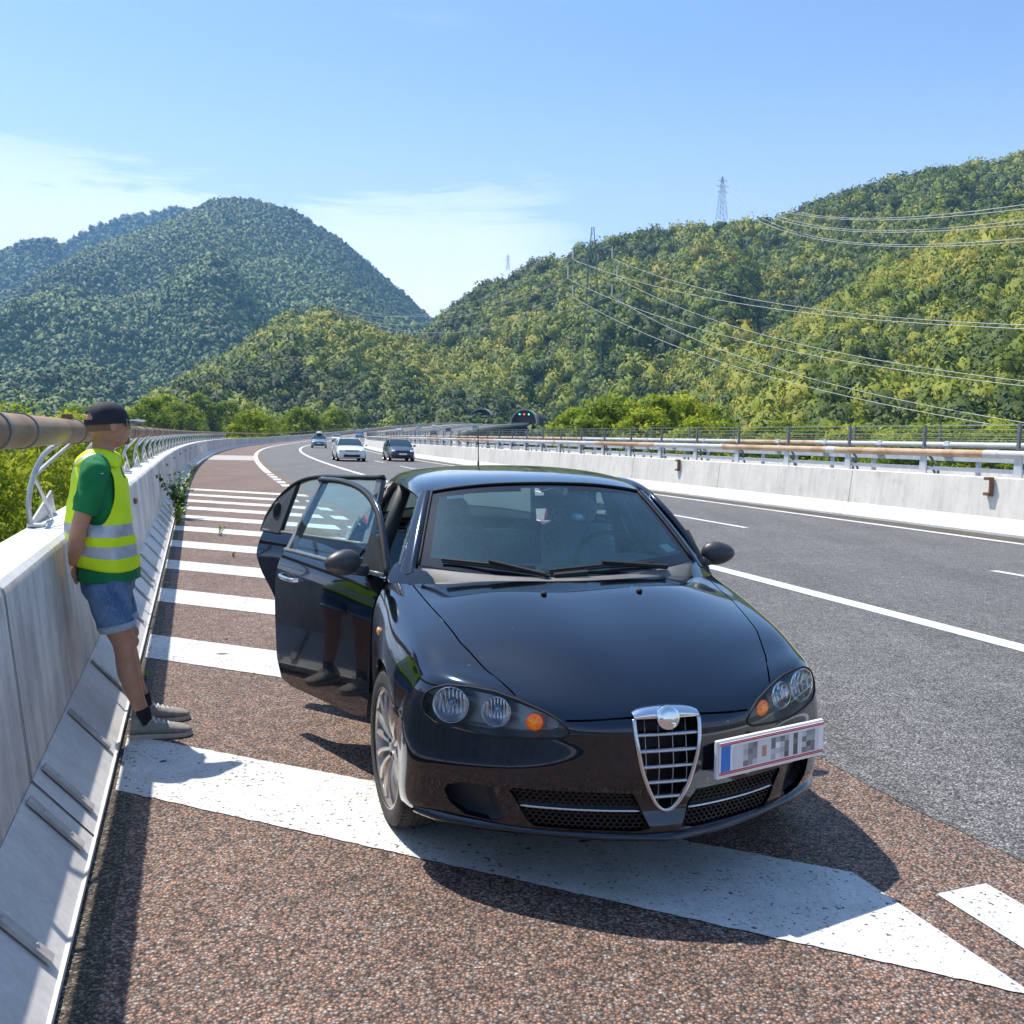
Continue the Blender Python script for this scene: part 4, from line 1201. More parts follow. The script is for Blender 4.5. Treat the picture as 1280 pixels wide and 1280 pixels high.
def cut_lines(bm, pl, ax, filt, closed=True, pad=0.035):
    i0, i1 = ax; n = len(pl)
    for k in range(n if closed else n - 1):
        a = Vector(pl[k]); b = Vector(pl[(k + 1) % n]); d = b - a
        if d.length < 1e-6: continue
        dn = d.normalized(); no = Vector((0, 0, 0)); no[i0] = dn.y; no[i1] = -dn.x; co = Vector((0, 0, 0)); co[i0] = a.x; co[i1] = a.y
        lo0, hi0 = min(a.x, b.x) - pad, max(a.x, b.x) + pad; lo1, hi1 = min(a.y, b.y) - pad, max(a.y, b.y) + pad
        g = set()
        for f in bm.faces:
            c = f.verts[0].co
            if lo0 < c[i0] < hi0 and lo1 < c[i1] < hi1 and filt(f): g.add(f)
        if not g: continue
        for f in list(g): g.update(f.edges); g.update(f.verts)
        bmesh.ops.bisect_plane(bm, geom=list(g), dist=1e-6, plane_co=co, plane_no=no)
def cut_out(bm, poly, ax, filt, gap=0.0):
    """cut a planar outline (coords ax) out of the part of bm that passes filt; returns new bmesh of the inside"""
    i0, i1 = ax; i2 = 3 - i0 - i1
    polys = [poly] if not gap else [offset_poly(poly, gap / 2), offset_poly(poly, -gap / 2)]
    for pl in polys:
        n = len(pl)
        for k in range(n):
            a = Vector(pl[k]); b = Vector(pl[(k + 1) % n]); d = b - a
            if d.length < 1e-6: continue
            dn = d.normalized(); pad = 0.035
            no = Vector((0, 0, 0)); no[i0] = dn.y; no[i1] = -dn.x
            co = Vector((0, 0, 0)); co[i0] = a.x; co[i1] = a.y
            lo0, hi0 = min(a.x, b.x) - pad, max(a.x, b.x) + pad; lo1, hi1 = min(a.y, b.y) - pad, max(a.y, b.y) + pad
            fs = []
            for f in bm.faces:
                c = f.verts[0].co
                if lo0 < c[i0] < hi0 and lo1 < c[i1] < hi1 and filt(f): fs.append(f)
            if not fs: continue
            g = set(fs)
            for f in fs: g.update(f.edges); g.update(f.verts)
            bmesh.ops.bisect_plane(bm, geom=list(g), dist=1e-6, plane_co=co, plane_no=no)
    outer = polys[0]; inner = polys[-1]
    ins, dele = [], []
    for f in bm.faces:
        c = f.calc_center_median()
        if pip((c[i0], c[i1]), outer) and filt(f):
            dele.append(f)
            if pip((c[i0], c[i1]), inner): ins.append(f)
    nb = bmesh.new(); vm = {}
    for f in ins:
        vs_ = []
        for v in f.verts:
            if v not in vm: vm[v] = nb.verts.new(v.co)
            vs_.append(vm[v])
        try: nb.faces.new(vs_)
        except ValueError: pass
    bmesh.ops.delete(bm, geom=dele, context='FACES')
    return nb
def edge_return(bm, depth, direction=None):
    """fold the open borders inward so panels look thick"""
    bm.normal_update()
    be = [e for e in bm.edges if len(e.link_faces) == 1]
    nrm = {v: v.normal.copy() for e in be for v in e.verts}
    r = bmesh.ops.extrude_edge_only(bm, edges=be)
    for v in [g for g in r['geom'] if isinstance(g, bmesh.types.BMVert)]:
        best = None
        for e in v.link_edges:
            o = e.other_vert(v)
            if o in nrm and (o.co - v.co).length < 1e-7: best = o
        d = direction if direction is not None else -(nrm[best] if best is not None else Vector((0, 0, 1)))
        v.co += d * depth
    for e in be: e.smooth = False
def bm_obj(name, bm, mats, parent, origin=None, smooth=True):
    if origin is not None:
        for v in bm.verts: v.co -= origin
    for f in bm.faces: f.smooth = smooth
    me = bpy.data.meshes.new(name); bm.to_mesh(me); bm.free()
    return link_mesh(name, me, mats, parent)

CAR = empty('parked_car', (0.55445, 3.13586, 0.006), (0.016607, 0, -1.334886))
tag(CAR, 'large glossy black hatchback with both right doors open on the hatched shoulder', 'car')

# --- openings
side_f = lambda s: (lambda f: f.calc_center_median().y * s > 0.60 and f.calc_center_median().x < -0.30)
FDX0, FDX1 = -1.415, -2.405
front_door_poly = [(FDX0 + .005, 1.2), (FDX0, .85), (FDX0 - .005, .60), (FDX0 - .02, .40), (FDX0 - .06, .285), (-1.60, .262), (-2.25, .262), (-2.36, .285), (-2.40, .40), (FDX1, .70), (FDX1, 1.2)]
rear_door_poly = [(-2.415, 1.2), (-2.415, .70), (-2.41, .40), (-2.39, .285), (-2.45, .262), (-2.93, .262), (-3.01, .32), (-3.035, .45), (-3.06, .56), (-3.12, .66), (-3.20, .76), (-3.26, .86), (-3.29, 1.2)]
doors = {}
for s in (1, -1):
    doors[('f', s)] = cut_out(BODY, front_door_poly, (0, 2), side_f(s), 0.007)
    doors[('r', s)] = cut_out(BODY, rear_door_poly, (0, 2), side_f(s), 0.007)
WHEELS = [(-0.893, 1), (-0.893, -1), (-3.435, 1), (-3.435, -1)]
for x, s in WHEELS:
    R_w = 0.352
    arc = [(x + math.cos(2 * PI * k / 36) * R_w, 0.325 + math.sin(2 * PI * k / 36) * R_w) for k in range(36)]
    nb = cut_out(BODY, arc, (0, 2), (lambda f, s=s: f.calc_center_median().y * s > 0.5)); nb.free()
HL = [(.325, .600), (.327, .588), (.350, .577), (.442, .567), (.554, .559), (.617, .563), (.679, .570), (.735, .578), (.765, .600), (.772, .632), (.760, .668), (.735, .690), (.690, .708), (.618, .710), (.543, .702), (.470, .682), (.395, .655), (.350, .630)]
lens_bm = {}
for s in (1, -1):
    poly = [(y * s, z) for y, z in HL]
    lens_bm[s] = cut_out(BODY, poly, (1, 2), lambda f: f.calc_center_median().x > -0.62 and f.calc_center_median().z < 0.76, 0.004)
HZ = [(0, .655), (.126, .646), (.25, .636), (.335, .632), (.395, .660), (.474, .686), (.60, .80)]
def hood_z(y): return interp(abs(y), [p[0] for p in HZ], [p[1] for p in HZ])
_ff = lambda f: f.calc_center_median().x > -0.34 and f.calc_center_median().z > 0.56
for sy in (1, -1):
    for dz in (.003, -.003):
        cut_lines(BODY, [(p[0] * sy, p[1] + dz) for p in HZ], (1, 2), _ff, closed=False)
hood_poly = [(.06, 0), (.06, .50), (-.15, .50), (-.212, .476), (-.38, .548), (-.565, .606), (-.92, .660), (-1.30, .703), (-1.50, .71),
             (-1.50, -.71), (-1.30, -.703), (-.92, -.660), (-.565, -.606), (-.38, -.548), (-.212, -.476), (-.15, -.50), (.06, -.50)]
def _hf(f):
    c = f.calc_center_median()
    return -1.4 < c.x and c.z > hood_z(c.y) + (.0028 if c.x > -.34 else -1)
_gap = [f for f in BODY.faces if f.calc_center_median().x > -.30 and abs(f.calc_center_median().y) < .335 and abs(f.calc_center_median().z - hood_z(f.calc_center_median().y)) < .0029]
bmesh.ops.delete(BODY, geom=_gap, context='FACES')
hood_bm = cut_out(BODY, hood_poly, (0, 1), _hf, 0.006)
GR = [(0, .333), (.020, .338), (.042, .362), (.070, .415), (.093, .482), (.108, .55), (.115, .610), (.115, .642), (-.115, .642), (-.115, .610), (-.108, .55), (-.093, .482), (-.070, .415), (-.042, .362), (-.020, .338)]
nb = cut_out(BODY, GR, (1, 2), lambda f: f.calc_center_median().x > -0.2); nb.free()
INT = [(.112, .390), (.056, .272), (.10, .262), (.427, .262), (.455, .290), (.505, .380), (.495, .392), (.30, .396)]
FOG = [(.553, .385), (.552, .37), (.520, .275), (.560, .262), (.640, .268), (.690, .305), (.706, .345), (.700, .366), (.650, .388)]
for s in (1, -1):
    nb = cut_out(BODY, [(y * s, z) for y, z in INT], (1, 2), lambda f: f.calc_center_median().x > -0.5); nb.free()
    nb = cut_out(BODY, [(y * s, z) for y, z in FOG], (1, 2), lambda f: f.calc_center_median().x > -0.5); nb.free()
edge_return(BODY, 0.022)
body_o = bm_obj('body', BODY, M['car'], CAR)
edge_return(hood_bm, 0.018)
hood_o = bm_obj('hood', hood_bm, M['car'], CAR)
for s in (1, -1):
    m = MB(); c = Vector((-.845, .208 * s, .936)); h = SURF.ray_cast(Vector((c.x, c.y, 2)), Vector((0, 0, -1)))[0]
    m.ellipsoid(h + Vector((0, 0, 0.004)), (0.016, 0.013, 0.010), 12, 6)
    m.build('washer_nozzle', M['rubber'], hood_o, smooth=True)

# --- bowls behind the openings
def recess(name, poly, dx, mat, shrink=0.0, parent=None, depthfn=None, back=None):
    """closed bowl following an outline on the front of the car"""
    m = MB(); n = len(poly); cy = sum(p[0] for p in poly) / n; cz = sum(p[1] for p in poly) / n
    r0 = [surf_x(y, z) + Vector((-0.004, 0, 0)) for y, z in poly]
    r1 = [Vector((p.x - dx, cy + (p.y - cy) * (1 - shrink), cz + (p.z - cz) * (1 - shrink))) for p in r0]
    m.grid([r0 + [r0[0]], r1 + [r1[0]]])
    m.add(r1, [tuple(range(n))])
    return m.build(name, mat, parent or CAR)
M['hl_black'] = simple('grey_lamp_housing', (0.28, 0.29, 0.30), 0.32, 0.5, coat=0.3)
M['refl'] = simple('bright_reflector', (0.93, 0.94, 0.96), 0.22, 1.0)
for s in (1, -1):
    poly = [(y * s, z) for y, z in HL]
    T = recess('headlight', poly, 0.085, M['hl_black'], 0.04)
    edge = lens_bm[s]
    bm_obj('lens', edge, M['lens'], T)
    m = MB(); m.tube([surf_x(y, z) + Vector((0.001, 0, 0)) for y, z in offset_poly(poly, 0.001)], 0.0045, 6, closed=True)
    m.build('seal', M['rubber'], T, smooth=True)
    ax = Vector((1, 0.38 * s, 0)).normalized()
    for (y, z, r, dp) in ((.665, .640, .062, .030), (.525, .636, .050, .028)):
        p = surf_x(y * s, z); c = p - Vector((dp + 0.05, 0, 0)) * 1.0
        m = MB()
        m.lathe([(r, 0.045), (r * 1.04, 0.047), (r * 1.03, 0.03)], c, ax, 32)
        prof = [(r, 0.045), (r * 0.93, 0.028), (r * 0.75, 0.010), (r * 0.5, -0.006), (r * 0.24, -0.014)]
        m.lathe(prof, c, ax, 32)
        m.build('reflector', M['refl'], T, smooth=True)
        m = MB(); a = Vector((0, 0, 1)); b = ax.cross(a)
        for k in range(9):                      # vertical flutes of the reflector
            o_ = (k - 4) / 4.5 * r; hh = math.sqrt(max(0, r * r - o_ * o_)) * 0.95
            d_ = -0.008 + 0.030 * (o_ / r) ** 2
            m.tube([c + b * o_ + a * hh + ax * (d_ + 0.015), c + b * o_ + ax * (d_ + 0.002), c + b * o_ - a * hh + ax * (d_ + 0.015)], 0.0035, 6)
        m.build('reflector_flute', M['refl'], T, smooth=True)
        m = MB(); m.ellipsoid(c + ax * 0.012, (0.014, 0.014, 0.014), 14, 10); m.lathe([(0.006, -0.02), (0.018, 0.0), (0.015, 0.006)], c, ax, 16)
        m.build('bulb', simple('bulb_blue_grey', (0.30, 0.40, 0.55), 0.1, 0.6, coat=1), T, smooth=True)
    p = surf_x(.420 * s, .615); c = p - Vector((0.040, 0, 0))
    m = MB(); m.lathe([(.030, .012), (.029, .0), (.020, -.012), (.0, -.016)], c, ax, 24)
    m.build('indicator_reflector', M['amber_soft'], T, smooth=True)
    m = MB(); m.ellipsoid(c + ax * 0.004, (.026, .026, .026), 20, 14); m.build('indicator_bulb', M['amber'], T, smooth=True)

# --- grille shield
T = empty('grille', (0, 0, 0), parent=CAR)
def gx(z): return interp(z, [.31, .40, .55, .64, .67], [-.020, -.004, -.004, -.026, -.050])
outl = [(.115, .644), (.115, .610), (.108, .55), (.093, .482), (.070, .415), (.043, .362), (.021, .337), (0, .330)]
right = [Vector((gx(z) - 0.25 * y * y, y, z)) for y, z in outl]
leftp = [Vector((v.x, -v.y, v.z)) for v in right[:-1]][::-1]
m = MB(); m.tube(crom(right + leftp, 4), 0.0055, 10, flat=1.4)
m.build('chrome_frame', M['satin'], T, smooth=True)
# chrome cap at the top
m = MB(); rows = []
for k in range(13):
    y = -.117 + .234 * k / 12; e = math.sqrt(max(0, 1 - (y / .121) ** 2))
    zt = .652 + .026 * e ** 0.8; x0 = gx(.65) - 0.25 * y * y
    rows.append([Vector((x0 + .006, y, .643)), Vector((x0 + .010, y, .650)), Vector((x0 + .004, y, .645 + (zt - .645) * .6)), Vector((x0 - .012, y, zt)), Vector((x0 - .035, y, zt + .002)), Vector((x0 - .035, y, .63))])
m.grid(rows); m.build('chrome_cap', M['chrome'], T, smooth=True)
m = MB(); n = 0
def gw(z): return interp(z, [.330, .337, .362, .415, .482, .55, .610, .644], [0, .021, .043, .070, .093, .108, .115, .115])
for z in (.590, .537, .483, .430, .378):
    w = gw(z) - .003; rows = []
    for k in range(9):
        y = -w + 2 * w * k / 8; x = gx(z) - 0.25 * y * y - 0.004
        rows.append([Vector((x - .03, y, z + .007)), Vector((x, y, z + .0055)), Vector((x + .003, y, z)), Vector((x, y, z - .0045)), Vector((x - .03, y, z - .004))])
    m.grid(rows)
    m2 = MB(); m2.grid(rows); m2.build('grille_bar', M['satin'], T, smooth=True)
for y in (-.075, -.027, .023, .071):
    zb = interp(abs(y), [0, .021, .043, .070, .093], [.332, .342, .367, .42, .487])
    m2 = MB(); m2.tube([(gx(.64) - .018, y, .640), (gx(.5) - .014, y, .50), (gx(zb) - .014, y, zb)], 0.0016, 6)
    m2.build('vertical_bar', M['rim'], T, smooth=True)
recess('grille_back', GR, 0.09, M['black'], 0.1, parent=T)
# round emblem with a plain polished face
m = MB(); c = Vector((gx(.648) + .012, 0, .648)); ax = Vector((1, 0, 0.18)).normalized()
m.lathe([(0, .014), (.018, .0135), (.030, .011), (.0355, .007), (.0385, .008), (.041, .004), (.041, -.012), (.03, -.02)], c, ax, 40)
m.build('badge', M['chrome'], T, smooth=True)

# --- lower intakes with honeycomb mesh
def hexmesh(poly, cell, dx, th):
    m = MB(); ys = [p[0] for p in poly]; zs = [p[1] for p in poly]
    w = cell * math.sqrt(3) * 1.25; h = cell * 1.5 * 0.92; j = 0; z = min(zs)
    while z < max(zs) + h:
        y = min(ys) + (w / 2 if j % 2 else 0)
        while y < max(ys) + w:
            if pip((y, z), poly):
                o, i_ = [], []
                for k in range(6):
                    a = PI / 6 + k * PI / 3
                    for lst, rr in ((o, 1.0), (i_, 0.80)):
                        yy = y + math.cos(a) * cell * rr * 1.25; zz = z + math.sin(a) * cell * rr * 0.92
                        lst.append((yy, zz))
                base = surf_x(y, z).x - dx
                def P(q, d): return Vector((base + d - (abs(q[0]) - abs(y)) * 0.30, q[0], q[1]))
                n6 = 6
                m.grid([[P(q, 0) for q in o + o[:1]], [P(q, 0) for q in i_ + i_[:1]], [P(q, -0.006) for q in i_ + i_[:1]]])
            y += w
        z += h; j += 1
    return m
for s in (1, -1):
    poly = [(y * s, z) for y, z in INT]
    T = recess('lower_intake', poly, 0.10, M['black'], 0.02)
    hexmesh(offset_poly(poly, -0.004), 0.0095, 0.014, 0).build('honeycomb_mesh', simple('satin_black_mesh', (0.035, 0.033, 0.032), 0.4, 0.3), T)
    a = (.072 * s, .326); b = (.478 * s, .329)
    m = MB(); pts = [surf_x(a[0] + (b[0] - a[0]) * t, a[1] + (b[1] - a[1]) * t) + Vector((-.008, 0, 0)) for t in [k / 12 for k in range(13)]]
    m.tube(pts, 0.0052, 8); m.build('chrome_strip', M['satin'], T, smooth=True)
    m = MB(); m.grid([[p + Vector((-.012, 0, .016)) for p in pts], [p + Vector((-.002, 0, .006)) for p in pts], [p + Vector((-.002, 0, -.004)) for p in pts], [p + Vector((-.012, 0, -.008)) for p in pts]])
    m.build('strip_backing', M['black'], T)
    recess('fog_pocket', [(y * s, z) for y, z in FOG], 0.06, M['trim'], 0.25)
# lip spoiler
m = MB(); rows = []
for k in range(-24, 25):
    y = .80 * k / 24; ay = abs(y)
    x = interp(ay, [0, .21, .43, .60, .72, .79, .80], [-.002, -.055, -.150, -.245, -.335, -.425, -.445])
    rows.append([Vector((x - .03, y, .262)), Vector((x + .002, y, .250)), Vector((x + .012, y, .238)), Vector((x + .004, y, .226)), Vector((x - .06, y, .222))])
m.grid(rows); m.build('front_lip', M['car'], CAR, smooth=True)

# --- number plate
C1 = Vector((.024, .163, .500)); C2 = Vector((-.140, .660, .501))
T = empty('number_plate', C1.lerp(C2, .5), parent=CAR)
ux = (C2 - C1).normalized(); L_p = (C2 - C1).length; T.rotation_euler = (0, 0, math.atan2(ux.y, ux.x))
# local: x along plate (towards car left), -y outward? outward = front
H_p = .132
m = MB(); m.box((0, 0.010, 0), (L_p, 0.016, H_p)); pf = m.build('plate_holder', simple('white_plate_holder', (0.82, 0.81, 0.78), 0.4), T, bevel=0.004)
m = MB(); m.box((0, -0.001, 0.004), (L_p - .012, 0.004, H_p - .022)); m.build('plate_face', simple('white_plate', (0.88, 0.86, 0.84), 0.35, coat=0.5), T, bevel=0.001)
red = simple('plate_red_line', (0.60, 0.02, 0.03), 0.4)
m = MB()
for z in (.0565, .0505): m.box((0, -.0038, z), (L_p - .014, .001, .0034))
for z in (-.044, -.0495): m.box((0, -.0038, z), (L_p - .014, .001, .0034))
m.build('red_border_line', red, T)
m = MB(); m.box((-L_p / 2 + .034, -.0038, .003), (.042, .001, .088)); m.build('blue_band', simple('plate_blue', (0.03, 0.19, 0.62), 0.4), T)
# soft blocky print of the characters
rp = random.Random(5)
cols_ = [0.9, 0.9, 0.55, 0.5, 0.62, 0.78, 'o', 0.9, 0.5, 0.75, 0.55, 0.42, 0.78, 0.35, 0.82, 0.6, 0.42, 0.55, 0.85]
gm = {}
def gmat(v):
    key = v if isinstance(v, str) else round(v * 8) / 8
    if key not in gm:
        c = (0.55, 0.27, 0.17) if key == 'o' else tuple(x * 0.88 * key ** 1.5 for x in (1.0, 0.97, 0.96))
        gm[key] = simple('plate_print', c, 0.4)
    return gm[key]
blocks = {}
for i, cval in enumerate(cols_):
    for j in range(4):
        if isinstance(cval, str): v = cval if j in (1, 2) else 0.85
        else:
            v = max(0.3, min(0.95, cval + rp.uniform(-.22, .22)))
            if cval >= 0.78: v = 0.92
        key = v if isinstance(v, str) else round(v * 8) / 8
        x = -L_p / 2 + .082 + i * .0222; z = .028 - j * .0195 + .003
        blocks.setdefault(key, MB()).add([(x - .0111, -.0042, z - .00975), (x + .0111, -.0042, z - .00975), (x + .0111, -.0042, z + .00975), (x - .0111, -.0042, z + .00975)], [(0, 1, 2, 3)])
pm = MB(); mats_ = []
for key, b in blocks.items():
    pm.mat(len(mats_)); mats_.append(gmat(key)); pm.add(b.v, b.f)
pm.build('plate_print', mats_, T, weld=True)
m = MB(); m.box((0, .03, -.01), (.30, .04, .08)); m.build('plate_bracket', M['black'], T)

# --- fender indicators, arch lips, wheel houses
for s in (1, -1):
    h = SURF.ray_cast(Vector((-1.12, 1.2 * s, .752)), Vector((0, -s, 0)))[0]
    m = MB(); m.ellipsoid(h, (.030, .010, .018), 16, 8); m.build('side_indicator', M['amber_soft'], CAR, smooth=True)
for x, s in WHEELS:
    m = MB(); rows = []
    for k in range(0, 29):
        a = -0.38 + (PI + 0.76) * k / 28
        p = (x + math.cos(a) * 0.352, 0.325 + math.sin(a) * 0.352)
        h = SURF.ray_cast(Vector((x + math.cos(a) * 0.358, 1.3 * s, 0.325 + math.sin(a) * 0.358)), Vector((0, -s, 0)))[0]
        yy = h.y if h else .80 * s
        if p[1] < .17: continue
        rows.append([Vector((p[0], yy - .022 * s, p[1])), Vector((p[0], .50 * s, p[1]))])
    m.grid(rows); m.build('wheel_house', M['under'], CAR, smooth=True)
    m = MB(); m.lathe([(.352, 0), (.0, .0)], (x, .50 * s, .325), (0, s, 0), 24); m.build('wheel_house_wall', M['under'], CAR)

def make_wheel(c, s, steer=0.0):
    T = empty('wheel', c, (0, 0, steer + (0 if s > 0 else PI)), parent=CAR)
    # local: outward is +y
    R_t = .315
    prof = [(.236, .097), (.246, .104), (.270, .107), (.297, .100), (.309, .088), (.3135, .060)]
    tread = []
    for h in (.055, .028, .0, -.028, -.055):
        tread += [(.3150, h + .0115), (.3150, h - .010), (.3095, h - .011), (.3095, h - .0155)]
    prof += tread + [(.3135, -.062), (.300, -.098), (.25, -.105), (.215, -.095)]
    m = MB(); m.lathe(prof, (0, 0, 0), (0, 1, 0), 72)
    # fine tread blocks ribs on the shoulder
    for k in range(72):
        a = 2 * PI * k / 72
        for h in (.083,):
            d = Vector((math.cos(a), 0, math.sin(a)))
            m.box(d * .3075 + Vector((0, h, 0)), (.006, .022, .010), Matrix.Rotation(-a + PI / 2, 3, 'Y') @ Matrix.Rotation(0, 3, 'X'))
    m.build('tyre', M['tyre'], T, smooth=True, angle=0.5)
    m = MB()
    m.lathe([(.236, .102), (.242, .101), (.243, .096), (.232, .094), (.224, .088), (.219, .06), (.214, .0), (.219, -.09)], (0, 0, 0), (0, 1, 0), 64)
    ns = 14
    for k in range(ns):
        a = 2 * PI * k / ns
        d = Vector((math.cos(a), 0, math.sin(a))); t = Vector((-math.sin(a), 0, math.cos(a)))
        rows = []
        for q in range(7):
            u = q / 6; r = .045 + (.230 - .045) * u; w = .0075 + .0065 * u ** 2
            y = .070 + .018 * math.sin(u * PI * 0.9) + .014 * u
            c0 = d * r + t * (0.010 * math.sin(u * PI))
            rows.append([c0 - t * w + Vector((0, y - .022, 0)), c0 - t * w + Vector((0, y - .004, 0)), c0 + Vector((0, y + .003, 0)), c0 + t * w + Vector((0, y - .004, 0)), c0 + t * w + Vector((0, y - .022, 0))])
        m.grid(rows)
    m.lathe([(.0, .064), (.020, .066), (.026, .063), (.030, .070), (.058, .074), (.066, .060), (.066, .03), (.0, .03)], (0, 0, 0), (0, 1, 0), 40)
    m.build('rim', M['rim'], T, smooth=True, angle=0.7)
    for k in range(5):
        a = 2 * PI * k / 5 + .3; m = MB(); m.lathe([(.0, .0765), (.0095, .0765), (.0085, .066)], (math.cos(a) * .046, 0, math.sin(a) * .046), (0, 1, 0), 10)
        m.build('bolt', M['black'], T)
    m = MB(); m.lathe([(.0, .0), (.130, .0), (.130, .015), (0, .015)], (0, -.01, 0), (0, 1, 0), 36); m.lathe([(.0, .03), (.07, .03), (.07, .0)], (0, 0, 0), (0, 1, 0), 24)
    m.build('brake_disc', simple('brake_disc_steel', (0.22, 0.20, 0.19), 0.4, 0.8), T, smooth=True, angle=0.5)
    return T
for x, s in WHEELS:
    z = .315 + (-.0166 * .76 * s)          # wheels meet the level road
    make_wheel((x, .752 * s, z - .004), s, 0.115 if x > -2 else 0.0)

# ------------------------------------------------------------------ greenhouse
def coons_rows(bot, top, nv, bulge, out):
    rows = []
    n = len(bot)
    for i in range(n):
        a = bot[i]; b = top[i]; r = []
        for k in range(nv + 1):
            t = k / nv; u = i / (n - 1)
            p = a.lerp(b, t) + Vector(out) * (bulge * 4 * t * (1 - t))
            r.append(p)
        rows.append(r)
    return rows
def sym(half, n=4):
    h = [Vector(p) for p in half]; full = [Vector((p.x, -p.y, p.z)) for p in h[::-1]][:-1] + h
    return crom(full, n)
ws_b = sym([(-1.095, 0, .962), (-1.135, .25, .969), (-1.215, .48, .984), (-1.325, .655, 1.002)])
ws_t = sym([(-1.695, 0, 1.348), (-1.705, .25, 1.341), (-1.73, .43, 1.322), (-1.752, .532, 1.304)])
def glass_panel(name, bot, top, parent, out=(.5, 0, .85), bulge=.012, border=(0.035, 0.035, 0.030), mat='glass', nv=20):
    rows = coons_rows(bot, top, nv, bulge, out); n = len(rows)
    m = MB()
    b0, b1, bs_ = border
    for i in range(n - 1):
        for k in range(nv):
            hl = (bot[0] - bot[-1]).length
            wi = min((rows[i][k] - rows[0][k]).length, (rows[i + 1][k] - rows[-1][k]).length)
            up = (rows[i][k] - rows[i][0]).length; dn = (rows[i][k + 1] - rows[i][-1]).length
            isb = wi < bs_ or up < b0 or dn < b1
            m.mat(1 if isb else 0)
            m.add([rows[i][k], rows[i + 1][k], rows[i + 1][k + 1], rows[i][k + 1]], [(0, 1, 2, 3)])
    o = m.build(name, [M[mat], M['frit']], parent, smooth=True)
    return o
def resample(pts, n):
    P = [Vector(p) for p in pts]; L = [0]
    for a, b in zip(P[:-1], P[1:]): L.append(L[-1] + (b - a).length)
    out = []
    for k in range(n):
        d = L[-1] * k / (n - 1); j = max(0, min(len(P) - 2, int(np.searchsorted(L, d)) - 1))
        t = (d - L[j]) / max(1e-9, L[j + 1] - L[j]); out.append(P[j].lerp(P[j + 1], t))
    return out
wsb = resample(ws_b, 61); wst = resample(ws_t, 61)
ws = glass_panel('windscreen', wsb, wst, CAR)
m = MB(); off = Vector((.004, 0, .004))
m.tube([p + off for p in wst], 0.006, 6); m.build('roof_seal', M['rubber'], ws, smooth=True)
for s in (0, -1):
    m = MB(); m.tube([wsb[s].lerp(wst[s], t) + Vector((.5, 0, .85)) * (.012 * 4 * t * (1 - t)) + Vector((.003, .004 if s else -.004, .002)) for t in [k / 10 for k in range(11)]], 0.006, 6)
    m.build('side_seal', M['rubber'], ws, smooth=True)
# stickers, mirror, tag
def on_ws(u, t, d=0.0):
    i = u * 60; k = int(i); f = i - k; k2 = min(60, k + 1)
    a = wsb[k].lerp(wsb[k2], f); b = wst[k].lerp(wst[k2], f)
    return a.lerp(b, t) + Vector((.5, 0, .85)) * (.012 * 4 * t * (1 - t)) + Vector((-.5, 0, -.85)) * d
m = MB(); m.grid([[on_ws(.07 + .075 * a / 3, .86 + .10 * b / 3, .004) for b in range(4)] for a in range(4)]); m.build('sticker', M['paper'], ws)
m = MB(); m.grid([[on_ws(.905 + .05 * a / 3 - .02 * b / 3, .14 + .09 * b / 3, .004) for b in range(4)] for a in range(4)]); m.build('toll_sticker', simple('pale_toll_sticker', (0.62, 0.66, 0.66), 0.6), ws)
m = MB(); c = on_ws(.605, .60, .006)
m.lathe([(0, 0), (.033, 0)], c, (.5, 0, .85), 28); m.build('round_sticker', simple('teal_round_sticker', (0.05, 0.42, 0.50), 0.5), ws)
m = MB(); m.lathe([(0, .0015), (.019, .0015)], c + Vector((0, .004, .002)), (.5, 0, .85), 20); m.build('sticker_centre', M['paper'], ws)
m = MB(); c = on_ws(.545, .93, .03); m.ellipsoid(c, (.03, .04, .025), 12, 8); m.box(c + Vector((-.06, .04, -.045)), (.03, .24, .065)); m.build('rear_view_mirror', M['trim'], ws, bevel=.006)

# cowl trim between bonnet and glass
hr = sym([(-1.025, 0, .945), (-1.08, .30, .945), (-1.19, .56, .93), (-1.315, .712, .915)])
hrr = resample(hr, 61)
m = MB(); m.grid([[a + Vector((0, 0, 0)) for a in hrr], [a.lerp(b, .5) + Vector((0, 0, .012)) for a, b in zip(hrr, wsb)], [b + Vector((-.012, 0, .001)) for b in wsb]])
m.build('cowl_trim', M['trim_l'], CAR, smooth=True)
# wipers
T = empty('wiper', (0, 0, 0), parent=CAR)
m = MB(); A = [on_ws(.075, .06, -.02), on_ws(.22, .055, -.024), on_ws(.40, .015, -.02)]
m.tube([a + Vector((0, 0, 0)) for a in A], 0.007, 6); m.tube([a + Vector((.004, 0, -.012)) for a in A], 0.004, 4); m.build('blade', M['rubber'], T)
m = MB(); m.tube([on_ws(.23, .065, -.036), on_ws(.40, -.02, -.03), on_ws(.415, -.03, -.02)], [.007, .011, .013], 6); m.build('arm', M['rubber'], T)
T = empty('wiper', (0, 0, 0), parent=CAR)
m = MB(); A = [on_ws(.42, .03, -.02), on_ws(.60, .06, -.024), on_ws(.80, .035, -.02)]
m.tube(A, 0.007, 6); m.tube([a + Vector((.004, 0, -.012)) for a in A], 0.004, 4); m.build('blade', M['rubber'], T)
m = MB(); m.tube([on_ws(.60, .072, -.036), on_ws(.72, .02, -.034), on_ws(.845, -.03, -.02)], [.007, .010, .013], 6); m.build('arm', M['rubber'], T)
m = MB(); A = [on_ws(.43, -.015, -.022), on_ws(.54, .00, -.026)]; m.tube(A, [.012, .014], 6); m.build('arm_cover', M['rubber'], T)

